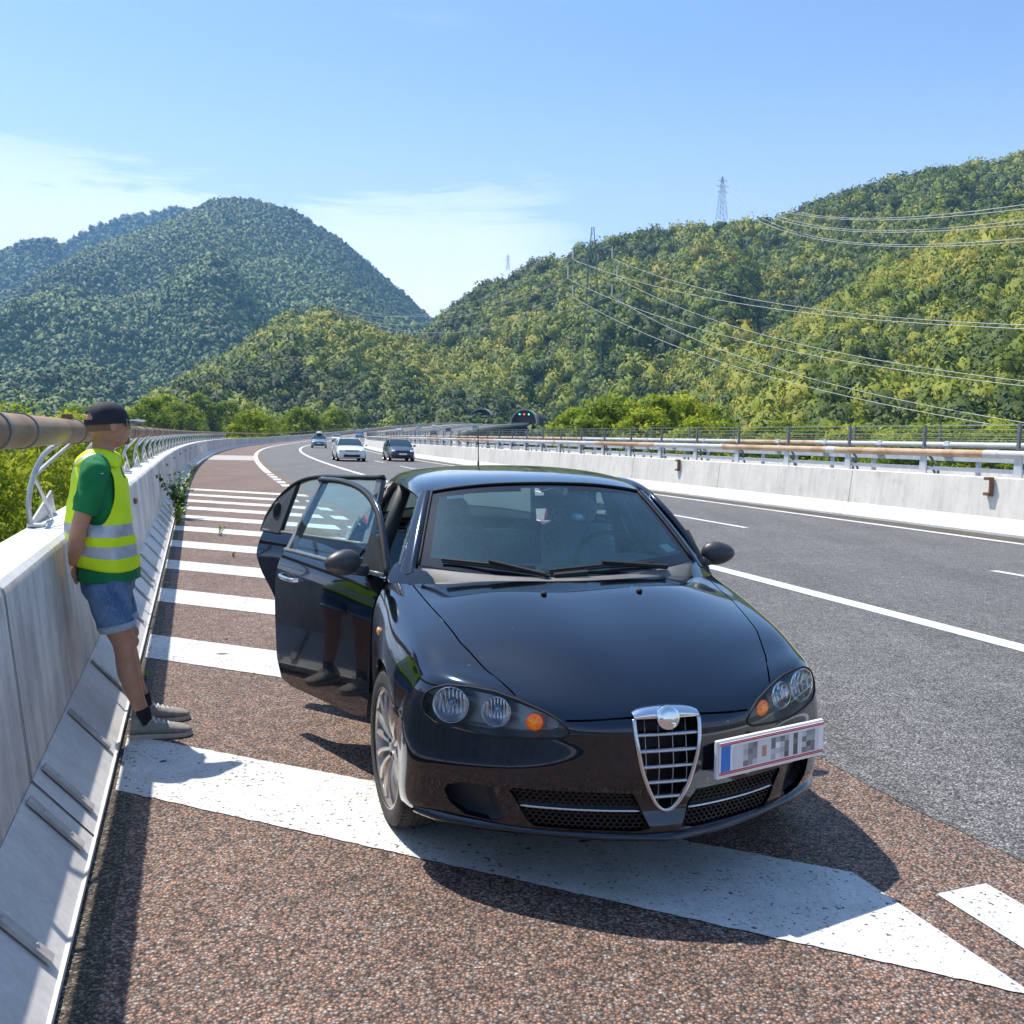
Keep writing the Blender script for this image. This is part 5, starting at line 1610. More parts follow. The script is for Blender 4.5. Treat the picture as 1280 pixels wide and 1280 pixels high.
# roof
RV = [[(-1.705, 0, 1.356), (-1.712, .28, 1.348), (-1.745, .47, 1.325), (-1.775, .560, 1.300), (-1.79, .592, 1.272)],
      [(-1.90, 0, 1.388), (-1.90, .29, 1.380), (-1.93, .49, 1.358), (-1.95, .582, 1.332), (-1.96, .612, 1.300)],
      [(-2.25, 0, 1.408), (-2.25, .30, 1.400), (-2.25, .51, 1.376), (-2.25, .596, 1.346), (-2.25, .624, 1.312)],
      [(-2.70, 0, 1.408), (-2.70, .30, 1.400), (-2.70, .50, 1.376), (-2.70, .592, 1.342), (-2.70, .622, 1.306)],
      [(-3.15, 0, 1.380), (-3.15, .29, 1.372), (-3.15, .49, 1.350), (-3.15, .578, 1.312), (-3.15, .612, 1.270)],
      [(-3.50, 0, 1.338), (-3.50, .28, 1.330), (-3.50, .47, 1.306), (-3.50, .555, 1.268), (-3.50, .590, 1.225)],
      [(-3.70, 0, 1.305), (-3.70, .27, 1.298), (-3.70, .45, 1.276), (-3.70, .530, 1.240), (-3.70, .570, 1.190)]]
def grid_cage(G):
    V = []; ids = {}; F = []
    for s in (1, -1):
        def vid(p):
            q = (p[0], p[1] * s + 0.0, p[2]); key = tuple(round(c, 5) + 0.0 for c in q)
            if key not in ids: ids[key] = len(V); V.append(q)
            return ids[key]
        for i in range(len(G) - 1):
            for j in range(len(G[0]) - 1):
                f = [vid(G[i][j]), vid(G[i][j + 1]), vid(G[i + 1][j + 1]), vid(G[i + 1][j])]
                F.append(f if s == 1 else f[::-1])
    return V, F
gv, gf = grid_cage(RV)
me_r = interp_subdiv(gv, gf, 3); rb = bmesh.new(); rb.from_mesh(me_r); rb.normal_update()
if sum(f.normal.z for f in rb.faces) < 0: bmesh.ops.reverse_faces(rb, faces=rb.faces)
edge_return(rb, 0.02)
roof_o = bm_obj('roof', rb, M['car'], CAR)
m = MB(); rws = [[Vector((p[0], y * p[1], p[2] - .03)) for p in r[:4] for y in (1,)] for r in RV]
rws = [[Vector((p[0], -p[1], p[2] - .03)) for p in r[:4]][::-1][:-1] + [Vector((p[0], p[1], p[2] - .03)) for p in r[:4]] for r in RV]
m.grid(rws); m.build('headliner', M['cabin'], roof_o)
ab = Vector((-3.50, .05, 1.338))
m = MB(); m.lathe([(.022, 0), (.018, .012), (.008, .03), (0, .03)], ab, (0, 0, 1), 14); m.tube([ab + Vector((0, 0, .02)), ab + Vector((-.015, .0, .30))], [.004, .0025], 6)
m.tube([ab + Vector((0, 0, .02)), ab + Vector((-.003, .0, .07))], .007, 6)
m.build('antenna', M['rubber'], roof_o)

for s in (1, -1):
    def Y(p): return Vector((p[0], p[1] * s, p[2]))
    # A pillar
    rows = []
    gb, gt = Vector((-1.330, .660, 1.000)), Vector((-1.755, .536, 1.304))
    ob, ot = Vector((-1.385, .760, .935)), Vector((-1.795, .600, 1.278))
    for k in range(13):
        t = -0.06 + 1.09 * k / 12
        a = gb.lerp(gt, t) + Vector((.5, 0, .85)) * (.012 * 4 * t * (1 - t)); b = ob.lerp(ot, t) + Vector((.3, .1, .3)) * (.03 * 4 * t * (1 - t))
        n_ = Vector((.35, .62, .45))
        rows.append([Y(a + Vector((-.03, -.01, -.02))), Y(a), Y(a.lerp(b, .33) + n_ * .016), Y(a.lerp(b, .7) + n_ * .017), Y(b), Y(b + Vector((-.02, -.05, -.02)))])
    m = MB(); m.grid(rows); m.build('windscreen_pillar', M['car'], CAR, smooth=True)
    # inner side frame of the door openings
    fr_line = crom([(-1.41, .715, .93), (-1.60, .655, 1.10), (-1.82, .585, 1.265), (-2.10, .585, 1.300), (-2.45, .585, 1.300), (-2.90, .575, 1.285), (-3.15, .60, 1.20), (-3.30, .68, 1.05)], 5)
    m = MB(); m.tube([Y(p) for p in fr_line], 0.020, 8); m.build('door_seal', M['rubber'], CAR, smooth=True)
    m = MB(); m.tube([Y(p) for p in ((-2.40, .585, 1.30), (-2.41, .68, 1.02), (-2.42, .745, .85), (-2.42, .76, .25))], 0.040, 8)
    m.build('middle_pillar', M['trim'], CAR, smooth=True)
    m = MB(); m.box((-2.35, .745 * s, .235), (2.0, .12, .12)); m.build('door_sill', M['car'], CAR, bevel=.02)
    # rear quarter
    rows = []
    for k in range(9):
        t = k / 8
        top = Vector((-3.18, .606, 1.262)).lerp(Vector((-3.69, .572, 1.185)), t); bot = Vector((-3.30, .782, 1.006)).lerp(Vector((-3.98, .650, .96)), t)
        rows.append([Y(top + Vector((0, -.03, .01))), Y(top), Y(top.lerp(bot, .5) + Vector((0, .012, 0))), Y(bot)])
    m = MB(); m.grid(rows); m.build('rear_quarter_panel', M['car'], CAR, smooth=True)
    m = MB(); m.grid([[Y((-1.17, .60, .925)), Y((-1.22, .61, .958)), Y((-1.27, .63, .980))], [Y((-1.31, .765, .915)), Y((-1.33, .735, .952)), Y((-1.34, .69, .990))], [Y((-1.425, .800, .925)), Y((-1.43, .785, .955)), Y((-1.45, .745, 1.00))]]); m.build('pillar_base', M['car'], CAR, smooth=True)
rb_ = resample(sym([(-4.06, 0, .925), (-4.05, .30, .92), (-4.0, .60, .93)]), 31); rt_ = resample(sym([(-3.73, 0, 1.295), (-3.725, .27, 1.288), (-3.70, .50, 1.255)]), 31)
rg = glass_panel('rear_window', rb_, rt_, CAR, out=(-.5, 0, .8), bulge=.015, border=(.03, .03, .03), mat='glass_side', nv=12)
m = MB(); m.grid([[a + Vector((0, 0, -.06)) for a in rb_], [a for a in rb_]]); m.build('hatch_lip', M['car'], CAR)

# ------------------------------------------------------------------ doors
def make_door(kind, s, ang):
    hinge = Vector((-1.40 if kind == 'f' else -2.415, -.80 if False else .80 * s, 0))
    if kind == 'r': hinge.x = -2.44
    bm = doors[(kind, s)]
    bm.normal_update()
    dirn = Vector((0, -s, 0))
    # outer skin
    edge_return(bm, 0.055, dirn)
    inner = bm.copy()
    o = bm_obj('front_door' if kind == 'f' else 'rear_door', bm, M['car'], CAR, hinge)
    o.location = hinge
    # door card
    cut = [f for f in inner.faces if abs(f.normal.y) < 0.25]
    bmesh.ops.delete(inner, geom=cut, context='FACES')
    for v in inner.verts: v.co.y -= .056 * s
    bmesh.ops.reverse_faces(inner, faces=inner.faces)
    bm_obj('door_card', inner, M['trim'], o, hinge)
    H = lambda p: Vector((p[0], p[1] * s, p[2])) - hinge
    if kind == 'f':
        fr = crom([(-1.425, .765, .945), (-1.55, .712, 1.095), (-1.70, .655, 1.220), (-1.88, .622, 1.300), (-2.10, .612, 1.335), (-2.36, .610, 1.338)], 6)
        post = [Vector((-2.365, .610, 1.335)), Vector((-2.392, .70, 1.15)), Vector((-2.405, .795, .965))]
        belt0, belt1 = Vector((-1.43, .785, .940)), Vector((-2.405, .800, .965))
    else:
        fr = crom([(-2.47, .610, 1.338), (-2.75, .612, 1.330), (-2.98, .612, 1.325), (-3.14, .625, 1.285), (-3.245, .665, 1.195), (-3.292, .720, 1.09), (-3.290, .770, .998)], 6)
        post = [Vector((-2.475, .612, 1.335)), Vector((-2.445, .70, 1.15)), Vector((-2.425, .795, .968))]
        belt0, belt1 = Vector((-2.425, .798, .968)), Vector((-3.275, .782, 1.000))
    m = MB(); m.tube([H(p) for p in fr], 0.0165, 8, flat=0.8); m.build('window_frame', M['car'] if True else M['trim'], o, smooth=True)
    m = MB(); m.tube([H(p + Vector((0, .012, 0))) for p in fr], 0.0135, 6); m.build('frame_seal', M['rubber'], o, smooth=True)
    m = MB(); dxp = Vector((.038 if kind == 'f' else -.038, 0, 0))
    m.grid([[H(p + Vector((0, -.03, 0))), H(p + Vector((0, .012, 0))), H(p + dxp + Vector((0, .014, 0))), H(p + dxp + Vector((0, -.03, 0))), H(p + Vector((0, -.03, 0)))] for p in post])
    m.build('window_post', simple('door_post_reflection_grey', (0.20, 0.20, 0.205), 0.45), o)  # post lightened to grey, putting its reflection into the colour
    m = MB(); bl = [belt0.lerp(belt1, k / 10) for k in range(11)]
    m.tube([H(p + Vector((0, .004, .004))) for p in bl], 0.011, 8); m.build('belt_moulding', simple('grey_belt_strip', (0.16, 0.16, 0.165), 0.35, coat=0.4), o, smooth=True)
    # glass
    m = MB(); n = len(fr)
    bp_ = [belt0.lerp(belt1, k / (n - 1)) for k in range(n)]
    lo = [Vector((f.x if kind == 'f' else f.x, 0, 0)) for f in fr]
    rows = []
    for f in fr:
        t = (f.x - belt0.x) / (belt1.x - belt0.x); t = max(0, min(1, t)); b = belt0.lerp(belt1, t)
        rows.append([H(b.lerp(f, q / 6) + Vector((0, .004, 0)) + Vector((0, .010, 0)) * math.sin(PI * q / 6)) for q in range(7)])
    if kind == 'f': rows.append([H(belt1.lerp(post[0], q / 6) + Vector((0, .004, 0))) for q in range(7)])
    else: rows.insert(0, [H(belt0.lerp(post[0], q / 6) + Vector((0, .004, 0))) for q in range(7)])
    m.grid(rows); m.build('window_glass', M['glass_side'], o, smooth=True)
    if kind == 'f':
        # mirror triangle and mirror
        m = MB(); m.prism([H((-1.43, .775, .945)), H((-1.60, .745, 1.115)), H((-1.62, .785, .95))], (0, .016 * s, 0), (0, -.012 * s, 0)); m.build('mirror_triangle', M['trim'], o)
        T2 = MB(); c = H((-1.585, .915, .995))
        rows = []
        for i in range(13):
            th = PI * i / 12; row = []
            for k in range(25):
                ph = 2 * PI * k / 24
                v = Vector((math.cos(ph) * math.sin(th) * (.055 if math.cos(ph) > 0 else .030), math.cos(th) * .092, math.sin(ph) * math.sin(th) * (.060 - .012 * math.cos(th))))
                row.append(c + Vector((v.x, v.y * s, v.z)))
            rows.append(row)
        T2.grid(rows); mo = T2.build('door_mirror', M['mirror_cap'], o, smooth=True)
        m = MB(); m.tube([H((-1.56, .800, .952)), H((-1.565, .850, .955)), H((-1.575, .895, .965))], [.030, .022, .024], 10, flat=0.7); m.build('mirror_arm', M['mirror_cap'], mo, smooth=True)
        m = MB(); m.lathe([(0, 0), (.05, 0)], c + Vector((-.031, 0, 0)), (-1, 0, 0), 20); m.build('mirror_glass', M['chrome'], mo)
        # handle
        hp = SURF.ray_cast(Vector((-2.235, 1.3 * s, .845)), Vector((0, -s, 0)))[0]
        a = Vector((hp.x + .09, hp.y * s, .838)); b = Vector((hp.x - .085, hp.y * s, .848))
        m = MB(); pts = [a + Vector((0, -.004, 0)), a + Vector((-.02, .030, .001)), a.lerp(b, .5) + Vector((0, .038, 0)), b + Vector((.02, .030, 0)), b + Vector((0, -.004, 0))]
        m.tube([H(p) for p in crom(pts, 4)], 0.0115, 10, flat=0.7); m.build('handle', M['chrome'], o, smooth=True)
        m = MB(); m.ellipsoid(H(a.lerp(b, .45) + Vector((0, .0, 0))), (.055, .006, .024), 14, 8); m.build('handle_cup', M['black'], o, smooth=True)
    else:
        m = MB(); m.prism([H((-3.12, .640, 1.275)), H((-3.235, .672, 1.19)), H((-3.283, .725, 1.08)), H((-3.285, .775, .998)), H((-3.12, .785, .995))], (0, .022 * s, 0), (0, -.015 * s, 0)); m.build('quarter_trim', M['trim'], o)
        m = MB(); m.ellipsoid(H((-3.205, .735, 1.115)), (.024, .032, .060), 14, 8); m.build('handle', M['black'], o, smooth=True)
    o.rotation_euler = (0, 0, ang)
    return o
R_ = math.radians
make_door('f', -1, R_(25.5)); make_door('r', -1, R_(43.5))
make_door('f', 1, 0); make_door('r', 1, 0)

# ------------------------------------------------------------------ cabin
m = MB(); m.box((-2.25, 0, .27), (3.1, 1.40, .04)); m.box((-.75, 0, .45), (.04, 1.0, .4)); m.box((-3.95, 0, .6), (.04, 1.3, .6)); m.box((-1.28, 0, .62), (.04, 1.42, .60))
m.box((-2.2, 0, .19), (3.2, 1.2, .02))
m.box((-.72, 0, .60), (.86, 1.02, .02)); m.box((-.88, 0, .700), (.86, 1.50, .02)); m.box((-.40, 0, .57), (.16, 1.10, .02)); m.box((-.30, 0, .42), (.02, .9, .36)); m.build('floor_pan_and_sun_blockers', M['under'], CAR)  # black sheets added under the hood to stop sun leaking through panel gaps
m = MB(); rows = []
for k in range(21):
    y = -.68 + 1.36 * k / 20
    hump = .030 * math.exp(-((y - .37) / .17) ** 2)
    e = 0.16 * (abs(y) / .68) ** 2
    rows.append([Vector((-1.14 - e, y, .945)), Vector((-1.28 - e * .7, y, .955)), Vector((-1.42 - e * .3, y, .965 + hump)), Vector((-1.55, y, .955 + hump)), Vector((-1.60, y, .90)), Vector((-1.56, y, .70)), Vector((-1.50, y, .50))])
m.grid(rows); m.build('dashboard', M['dash'], CAR, smooth=True)
m = MB(); m.ellipsoid((-1.45, .38, .975), (.13, .20, .045), 20, 8); m.build('instrument_hood', M['dash_l'], CAR, smooth=True)
m = MB(); m.ellipsoid((-1.40, -.05, .972), (.09, .22, .012), 20, 6); m.build('dash_tray', M['dash_l'], CAR, smooth=True)
T = MB(); ax = Vector((.86, 0, .5)).normalized(); c = Vector((-1.66, .37, .93)); a = Vector((0, 1, 0)); b = ax.cross(a)
T.tube([c + a * math.cos(t) * .185 + b * math.sin(t) * .185 for t in [2 * PI * k / 36 for k in range(36)]], .014, 8, closed=True)
T.ellipsoid(c + ax * -.0, (.05, .06, .06), 12, 8)
for t in (0, PI, -PI / 2): T.tube([c, c + a * math.cos(t) * .18 + b * math.sin(t) * .18], .016, 6)
T.build('steering_wheel', M['rubber'], CAR, smooth=True)
def seat(x, y):
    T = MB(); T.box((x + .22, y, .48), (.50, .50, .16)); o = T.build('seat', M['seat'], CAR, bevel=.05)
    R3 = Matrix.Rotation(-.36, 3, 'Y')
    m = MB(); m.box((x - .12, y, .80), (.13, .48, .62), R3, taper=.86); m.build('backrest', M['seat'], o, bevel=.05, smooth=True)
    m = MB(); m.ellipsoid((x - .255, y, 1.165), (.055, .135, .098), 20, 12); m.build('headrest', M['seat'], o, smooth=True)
    m = MB()
    for d in (-.05, .05): m.tube([(x - .24, y + d, 1.10), (x - .21, y + d, 1.03)], .006, 6)
    m.build('headrest_stalk', M['satin'], o)
seat(-2.05, .37); seat(-2.05, -.37)
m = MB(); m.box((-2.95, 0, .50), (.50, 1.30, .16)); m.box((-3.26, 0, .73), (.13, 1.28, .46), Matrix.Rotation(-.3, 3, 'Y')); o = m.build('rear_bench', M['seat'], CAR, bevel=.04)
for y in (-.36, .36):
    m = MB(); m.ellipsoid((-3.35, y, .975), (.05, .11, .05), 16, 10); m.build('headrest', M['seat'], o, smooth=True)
m = MB(); m.box((-3.62, 0, .865), (.62, 1.28, .02)); m.build('parcel_shelf', M['dash'], CAR)
m = MB(); m.box((-1.70, 0, .50), (.8, .16, .22)); m.build('centre_console', M['dash'], CAR, bevel=.03)
# tail lamps and rear bumper plate
for s in (1, -1):
    m = MB(); m.ellipsoid((-4.06, .62 * s, .88), (.05, .15, .07), 16, 8); m.build('tail_light', simple('red_tail_lens', (0.35, 0.01, 0.01), 0.2, coat=1), CAR, smooth=True)
# ------------------------------------------------------------------ person leaning on the parapet
M['skin'] = simple('tanned_skin', (0.50, 0.26, 0.165), 0.5, noise_amt=0.10, nscale=18, spec=0.35)
M['hair'] = simple('short_brown_hair', (0.22, 0.13, 0.085), 0.9, noise_amt=0.3, nscale=150)
M['vest'] = simple('fluorescent_yellow_vest', (0.78, 1.0, 0.004), 0.55, noise_amt=0.06, nscale=8)
M['reflect'] = simple('silver_reflective_tape', (0.55, 0.56, 0.58), 0.35, 0.3, noise_amt=0.12, nscale=25)
M['shirt'] = simple('green_cotton', (0.005, 0.19, 0.055), 0.85, noise_amt=0.12, nscale=10)
def denim():
    m, nt, b = new_mat('washed_denim'); g = NT(m); p = g.obj()
    n = g.noise(p, 9, 5, 0.6); f = g.noise(g.map(p, (1, 1, 0.15)), 240, 2)
    c = g.mix(g.ramp(n, 0.35, 0.68), (0.04, 0.10, 0.23), (0.15, 0.26, 0.42))
    g.color(g.mix(g.ramp(f, 0.4, 0.7, 0, 0.35), c, (0.35, 0.42, 0.5))); b.inputs['Roughness'].default_value = 0.9
    g.bump(g.noise(p, 22, 3), 0.5, 0.01); return m
M['denim'] = denim()
M['denim_l'] = simple('light_denim_cuff', (0.40, 0.46, 0.52), 0.9, noise_amt=0.15, nscale=60)
M['cap'] = simple('black_cap_cloth', (0.014, 0.016, 0.026), 0.8, noise_amt=0.25, nscale=20)
M['visor'] = simple('faded_grey_visor', (0.20, 0.20, 0.23), 0.7)
M['canvas'] = simple('grey_canvas_shoe', (0.27, 0.255, 0.22), 0.85, noise_amt=0.2, nscale=40)
M['sole'] = simple('off_white_rubber_sole', (0.46, 0.43, 0.36), 0.7, noise_amt=0.15, nscale=40)
M['lace'] = simple('white_lace', (0.7, 0.7, 0.68), 0.8)
M['black_cloth'] = simple('black_cloth', (0.012, 0.012, 0.014), 0.9)

P0 = RP(5.28, 0, 0)
PER = empty('person', (P0.x, P0.y, 0), (0, 0, -PHI0))       # local x across the road, y along it
tag(PER, 'person in yellow reflective vest, green shirt, denim shorts and black cap, leaning on the parapet', 'person')

def remesh(mb, name, mats, parent, voxel=0.006, smooth_it=4, post=None):
    me = bpy.data.meshes.new(name); me.from_pydata([tuple(v) for v in mb.v], [], mb.f)
    bm = bmesh.new(); bm.from_mesh(me); bmesh.ops.remove_doubles(bm, verts=bm.verts, dist=1e-6); bmesh.ops.recalc_face_normals(bm, faces=bm.faces); bm.to_mesh(me); bm.free()
    o = bpy.data.objects.new(name, me); col.objects.link(o)
    r = o.modifiers.new('r', 'REMESH'); r.mode = 'VOXEL'; r.voxel_size = voxel; r.use_smooth_shade = True
    s = o.modifiers.new('s', 'SMOOTH'); s.iterations = smooth_it; s.factor = 0.5
    dg = bpy.context.evaluated_depsgraph_get(); dg.update()
    m2 = bpy.data.meshes.new_from_object(o.evaluated_get(dg)); bpy.data.objects.remove(o); bpy.data.meshes.remove(me)
    if post: post(m2)
    m2.name = name
    return link_mesh(name, m2, mats, parent)
def ring_loft(m, rings, n=40, caps=True, wr=0.0):
    """rings: (centre, rx, ry, [xdir, ydir]) closed loops"""
    rows = []
    for i, (c, rx, ry) in enumerate(rings):
        c = Vector(c)
        rows.append([c + Vector((math.cos(2 * PI * k / n) * rx, math.sin(2 * PI * k / n) * ry, 0)) for k in range(n)])
    b = len(m.v)
    vv = [v for r in rows for v in r]; ff = []
    for i in range(len(rows) - 1):
        for k in range(n):
            k2 = (k + 1) % n; ff.append((i * n + k, i * n + k2, (i + 1) * n + k2, (i + 1) * n + k))
    if caps: ff.append(tuple(reversed(range(n)))); ff.append(tuple((len(rows) - 1) * n + k for k in range(n)))
    m.add(vv, ff)

HY = math.radians(24)                     # head turned up the road
HC = Vector((-.418, 0, 1.592)); HR = Matrix.Rotation(HY, 3, 'Z') @ Matrix.Rotation(-0.09, 3, 'Y')
def hd(x, y, z): return HC + HR @ Vector((x, y, z))
b = MB()
# head
b.ellipsoid(HC + HR @ Vector((-.012, 0, .018)), (.098, .078, .098), 24, 16, HR)
b.ellipsoid(hd(.020, 0, -.045), (.070, .060, .075), 20, 12, HR)
b.ellipsoid(hd(.060, 0, -.078), (.030, .032, .028), 14, 10, HR)
b.ellipsoid(hd(.068, 0, -.045), (.022, .026, .016), 14, 8, HR)
b.tube([hd(.084, 0, .012), hd(.098, 0, -.010), hd(.104, 0, -.024), hd(.088, 0, -.030)], [.008, .011, .013, .009], 8)
b.ellipsoid(hd(.078, 0, .022), (.015, .052, .014), 12, 8, HR)
for s in (1, -1):
    b.ellipsoid(hd(.058, .038 * s, -.020), (.028, .024, .028), 12, 8, HR)
    b.ellipsoid(hd(-.004, .080 * s, -.012), (.018, .010, .032), 14, 10, HR)
    b.ellipsoid(hd(-.010, .085 * s, .006), (.013, .007, .015), 12, 8, HR)
# neck
b.tube([hd(-.028, 0, -.045), Vector((-.443, 0, 1.50)), Vector((-.452, 0, 1.44)), Vector((-.458, 0, 1.38))], [.056, .051, .060, .085], 20)
# trunk
ring_loft(b, [((-.430, 0, .80), .10, .13), ((-.425, 0, .88), .115, .155), ((-.448, 0, 1.0), .105, .145), ((-.458, 0, 1.12), .108, .15), ((-.465, 0, 1.25), .112, .162), ((-.465, 0, 1.35), .10, .16), ((-.46, 0, 1.41), .07, .12), ((-.455, 0, 1.44), .05, .07)])
def limb(m, pts, n=16): m.tube(crom([p[0] for p in pts], 4), sum([[pts[i][1] + (pts[i + 1][1] - pts[i][1]) * k / 4 for k in range(4)] for i in range(len(pts) - 1)], []) + [pts[-1][1]], n)
# arms (both hands held behind the back)
for s in (1, -1):
    limb(b, [((-.462, .165 * s, 1.385), .052), ((-.475, .195 * s, 1.33), .052), ((-.505, .212 * s, 1.20), .044), ((-.538, .215 * s, 1.085), .038), ((-.556, .165 * s, 1.00), .040), ((-.572, .105 * s, .925), .029), ((-.578, .075 * s, .895), .026)])
    wr = Vector((-.580, .060 * s, .880)); dz = .012 * s
    b.ellipsoid(wr + Vector((0, -.030 * s, -.028)), (.017, .040, .044), 14, 10)
    for k in range(4):
        q = wr + Vector((.002, -.048 * s + (.0), -.020 - .020 * k + .012))
        ln = (.062, .070, .064, .052)[k]
        b.tube([q, q + Vector((-.004, -.45 * ln * s, -.010)), q + Vector((.004, -.80 * ln * s, -.022)), q + Vector((.012, -ln * s, -.030))], [.0095, .0092, .0085, .0065], 8)
    b.tube([wr + Vector((.004, -.010 * s, -.012)), wr + Vector((.016, -.032 * s, -.004)), wr + Vector((.018, -.055 * s, -.008))], [.012, .011, .008], 8)
# legs
for s, yk, ya, dx in ((-1, -.118, -.140, 0.0), (1, .120, .140, -.012)):
    limb(b, [((-.432, .078 * s, .80), .078), ((-.412, yk * .9, .72), .080), ((-.380, yk, .60), .070), ((-.346 + dx, yk, .50), .056), ((-.338 + dx, yk * 1.03, .44), .050), ((-.322 + dx, yk * 1.06, .34), .054), ((-.288 + dx, ya * .97, .22), .040), ((-.252 + dx, ya, .13), .031), ((-.245 + dx, ya, .08), .034)], 18)
    b.ellipsoid((-.300 + dx, yk, .497), (.030, .034, .036), 12, 8)
    b.ellipsoid((-.200 + dx, ya, .052), (.085, .036, .030), 14, 8)
body = remesh(b, 'body', M['skin'], PER, 0.0068, 4)

# goatee, hair, ears are part of the head; hair only where the cap leaves it free
m = MB(); m.ellipsoid(hd(.078, 0, -.088), (.020, .022, .020), 14, 10, HR); m.build('goatee', M['hair'], PER, smooth=True)
m = MB(); rows = []
for i in range(9):
    z = -.030 + .052 * i / 8; row = []
    for k in range(33):
        a = math.radians(96) + math.radians(168) * k / 32
        rx, ry = (.0985, .0795) if z > -.02 else (.0985 - (-.02 - z) * .42, .0795 - (-.02 - z) * .30)
        row.append(hd(-.012 + math.cos(a) * rx * 1.012, math.sin(a) * ry * 1.012, z))
    rows.append(row)
m.grid(rows); m.build('hair', M['hair'], PER, smooth=True)

# cap
m = MB(); rows = []; nA = 64
R5 = random.Random(9)
for i in range(15):
    th = PI / 2 * i / 14; row = []
    for k in range(nA + 1):
        a = 2 * PI * k / nA
        wr_ = 1 + .012 * math.sin(a * 6 + 1.0) * math.cos(th) + 0.008 * math.sin(a * 11 + th * 5)
        row.append(hd(-.008 + math.cos(a) * math.cos(th) ** .85 * .108 * wr_, math.sin(a) * math.cos(th) ** .85 * .090 * wr_, .018 + math.sin(th) * .098 * wr_ + .012 * math.cos(a) * 0))
    rows.append(row)
vv = [v for r in rows for v in r]; ff = []
for i in range(14):
    for k in range(nA):
        a = 2 * PI * (k + .5) / nA; th = PI / 2 * (i + .5) / 14
        dx_ = abs(((a - PI + PI) % (2 * PI)) - PI); h_ = (i + .5) / 14
        if dx_ < .62 * math.sqrt(max(0, 1 - ((h_ - .08) / .26) ** 2)) and h_ > .10: continue
        ff.append((i * (nA + 1) + k, i * (nA + 1) + k + 1, (i + 1) * (nA + 1) + k + 1, (i + 1) * (nA + 1) + k))
m.add(vv, ff)
m.grid([[hd(-.008 + math.cos(a) * .109, math.sin(a) * .091, z) for a in [2 * PI * k / 64 for k in range(65)]] for z in (.004, .022)])
capo = m.build('cap', M['cap'], PER, smooth=True)
m = MB(); rows = []
for k in range(13):
    a = math.radians(-62 + 124 * k / 12)
    e = math.cos(a) ** .6
    rows.append([hd(-.008 + math.cos(a) * .106, math.sin(a) * .088, .014), hd(-.008 + math.cos(a) * .106 + .052 * e, math.sin(a) * .082, .018 - .004 * abs(math.sin(a))), hd(-.008 + math.cos(a) * .104 + .092 * e, math.sin(a) * .070, .010 - .012 * abs(math.sin(a)))])
m.grid(rows); rows2 = [[p + Vector((0, 0, -.004)) for p in r] for r in rows]; m.grid(rows2)
m.build('visor', M['visor'], capo, smooth=True)
m = MB(); m.ellipsoid(hd(-.008, 0, .118), (.008, .008, .005), 10, 6); m.build('cap_button', M['cap'], capo, smooth=True)
m = MB(); m.tube([hd(-.008 + math.cos(a) * .1105, math.sin(a) * .0925, .046 + .010 * math.cos((a - PI) * 3.6)) for a in [PI - .36 + .72 * k / 10 for k in range(11)]], .0016, 5)
m.build('cap_piping', simple('grey_piping', (0.4, 0.4, 0.42), 0.6), capo)
m = MB(); rows = []
for i in range(5):
    z = -.020 + .040 * i / 4; row = []
    for k in range(25):
        a = math.radians(-62 + 124 * k / 24)
        row.append(hd(.024 + math.cos(a) * .081 - .25 * (abs(z) * .3), math.sin(a) * .084, z + .008 - .006 * abs(math.sin(a))))
    rows.append(row)
m.grid(rows)
for s in (1, -1): m.tube([hd(.055, .071 * s, .008), hd(.02, .079 * s, .006), hd(-.015, .082 * s, .000)], .003, 6)
m.build('sunglasses', simple('dark_sunglasses', (0.01, 0.01, 0.012), 0.12, coat=1), PER, smooth=True)

# shirt: trunk and sleeves
m = MB()
TR = [((-.420, 0, .805), .152, .190), ((-.421, 0, .86), .146, .184), ((-.440, 0, .95), .136, .166), ((-.456, 0, 1.04), .138, .168), ((-.460, 0, 1.14), .132, .172), ((-.463, 0, 1.24), .126, .182), ((-.465, 0, 1.33), .116, .186), ((-.463, 0, 1.385), .100, .170), ((-.460, 0, 1.425), .078, .120), ((-.455, 0, 1.452), .068, .080)]
ring_loft(m, TR, 48)
for s in (1, -1):
    limb(m, [((-.462, .120 * s, 1.378), .066), ((-.468, .175 * s, 1.358), .071), ((-.485, .212 * s, 1.27), .066), ((-.505, .222 * s, 1.185), .060), ((-.512, .224 * s, 1.158), .060)], 20)
def wrinkle(me, amp=.006, sc_=14.0, zc=None):
    for v in me.vertices:
        n = mnoise.noise(Vector((v.co.x * sc_, v.co.y * sc_, v.co.z * sc_ * 1.3)))
        n2 = mnoise.noise(Vector((v.co.x * sc_ * 2.3 + 5, v.co.y * sc_ * 2.3, v.co.z * sc_ * 2.0)))
        v.co += Vector(v.normal) * amp * (n + .5 * n2)
remesh(m, 'shirt', M['shirt'], PER, 0.009, 3, lambda me: wrinkle(me, .009, 12))
m = MB()
for q in (0, .026): m.tube([(-.492 + q, -.236, 1.365 - q * .8), (-.450 + q, -.240, 1.375 - q * .8)], .0022, 4)
m.build('shirt_print', M['lace'], PER)

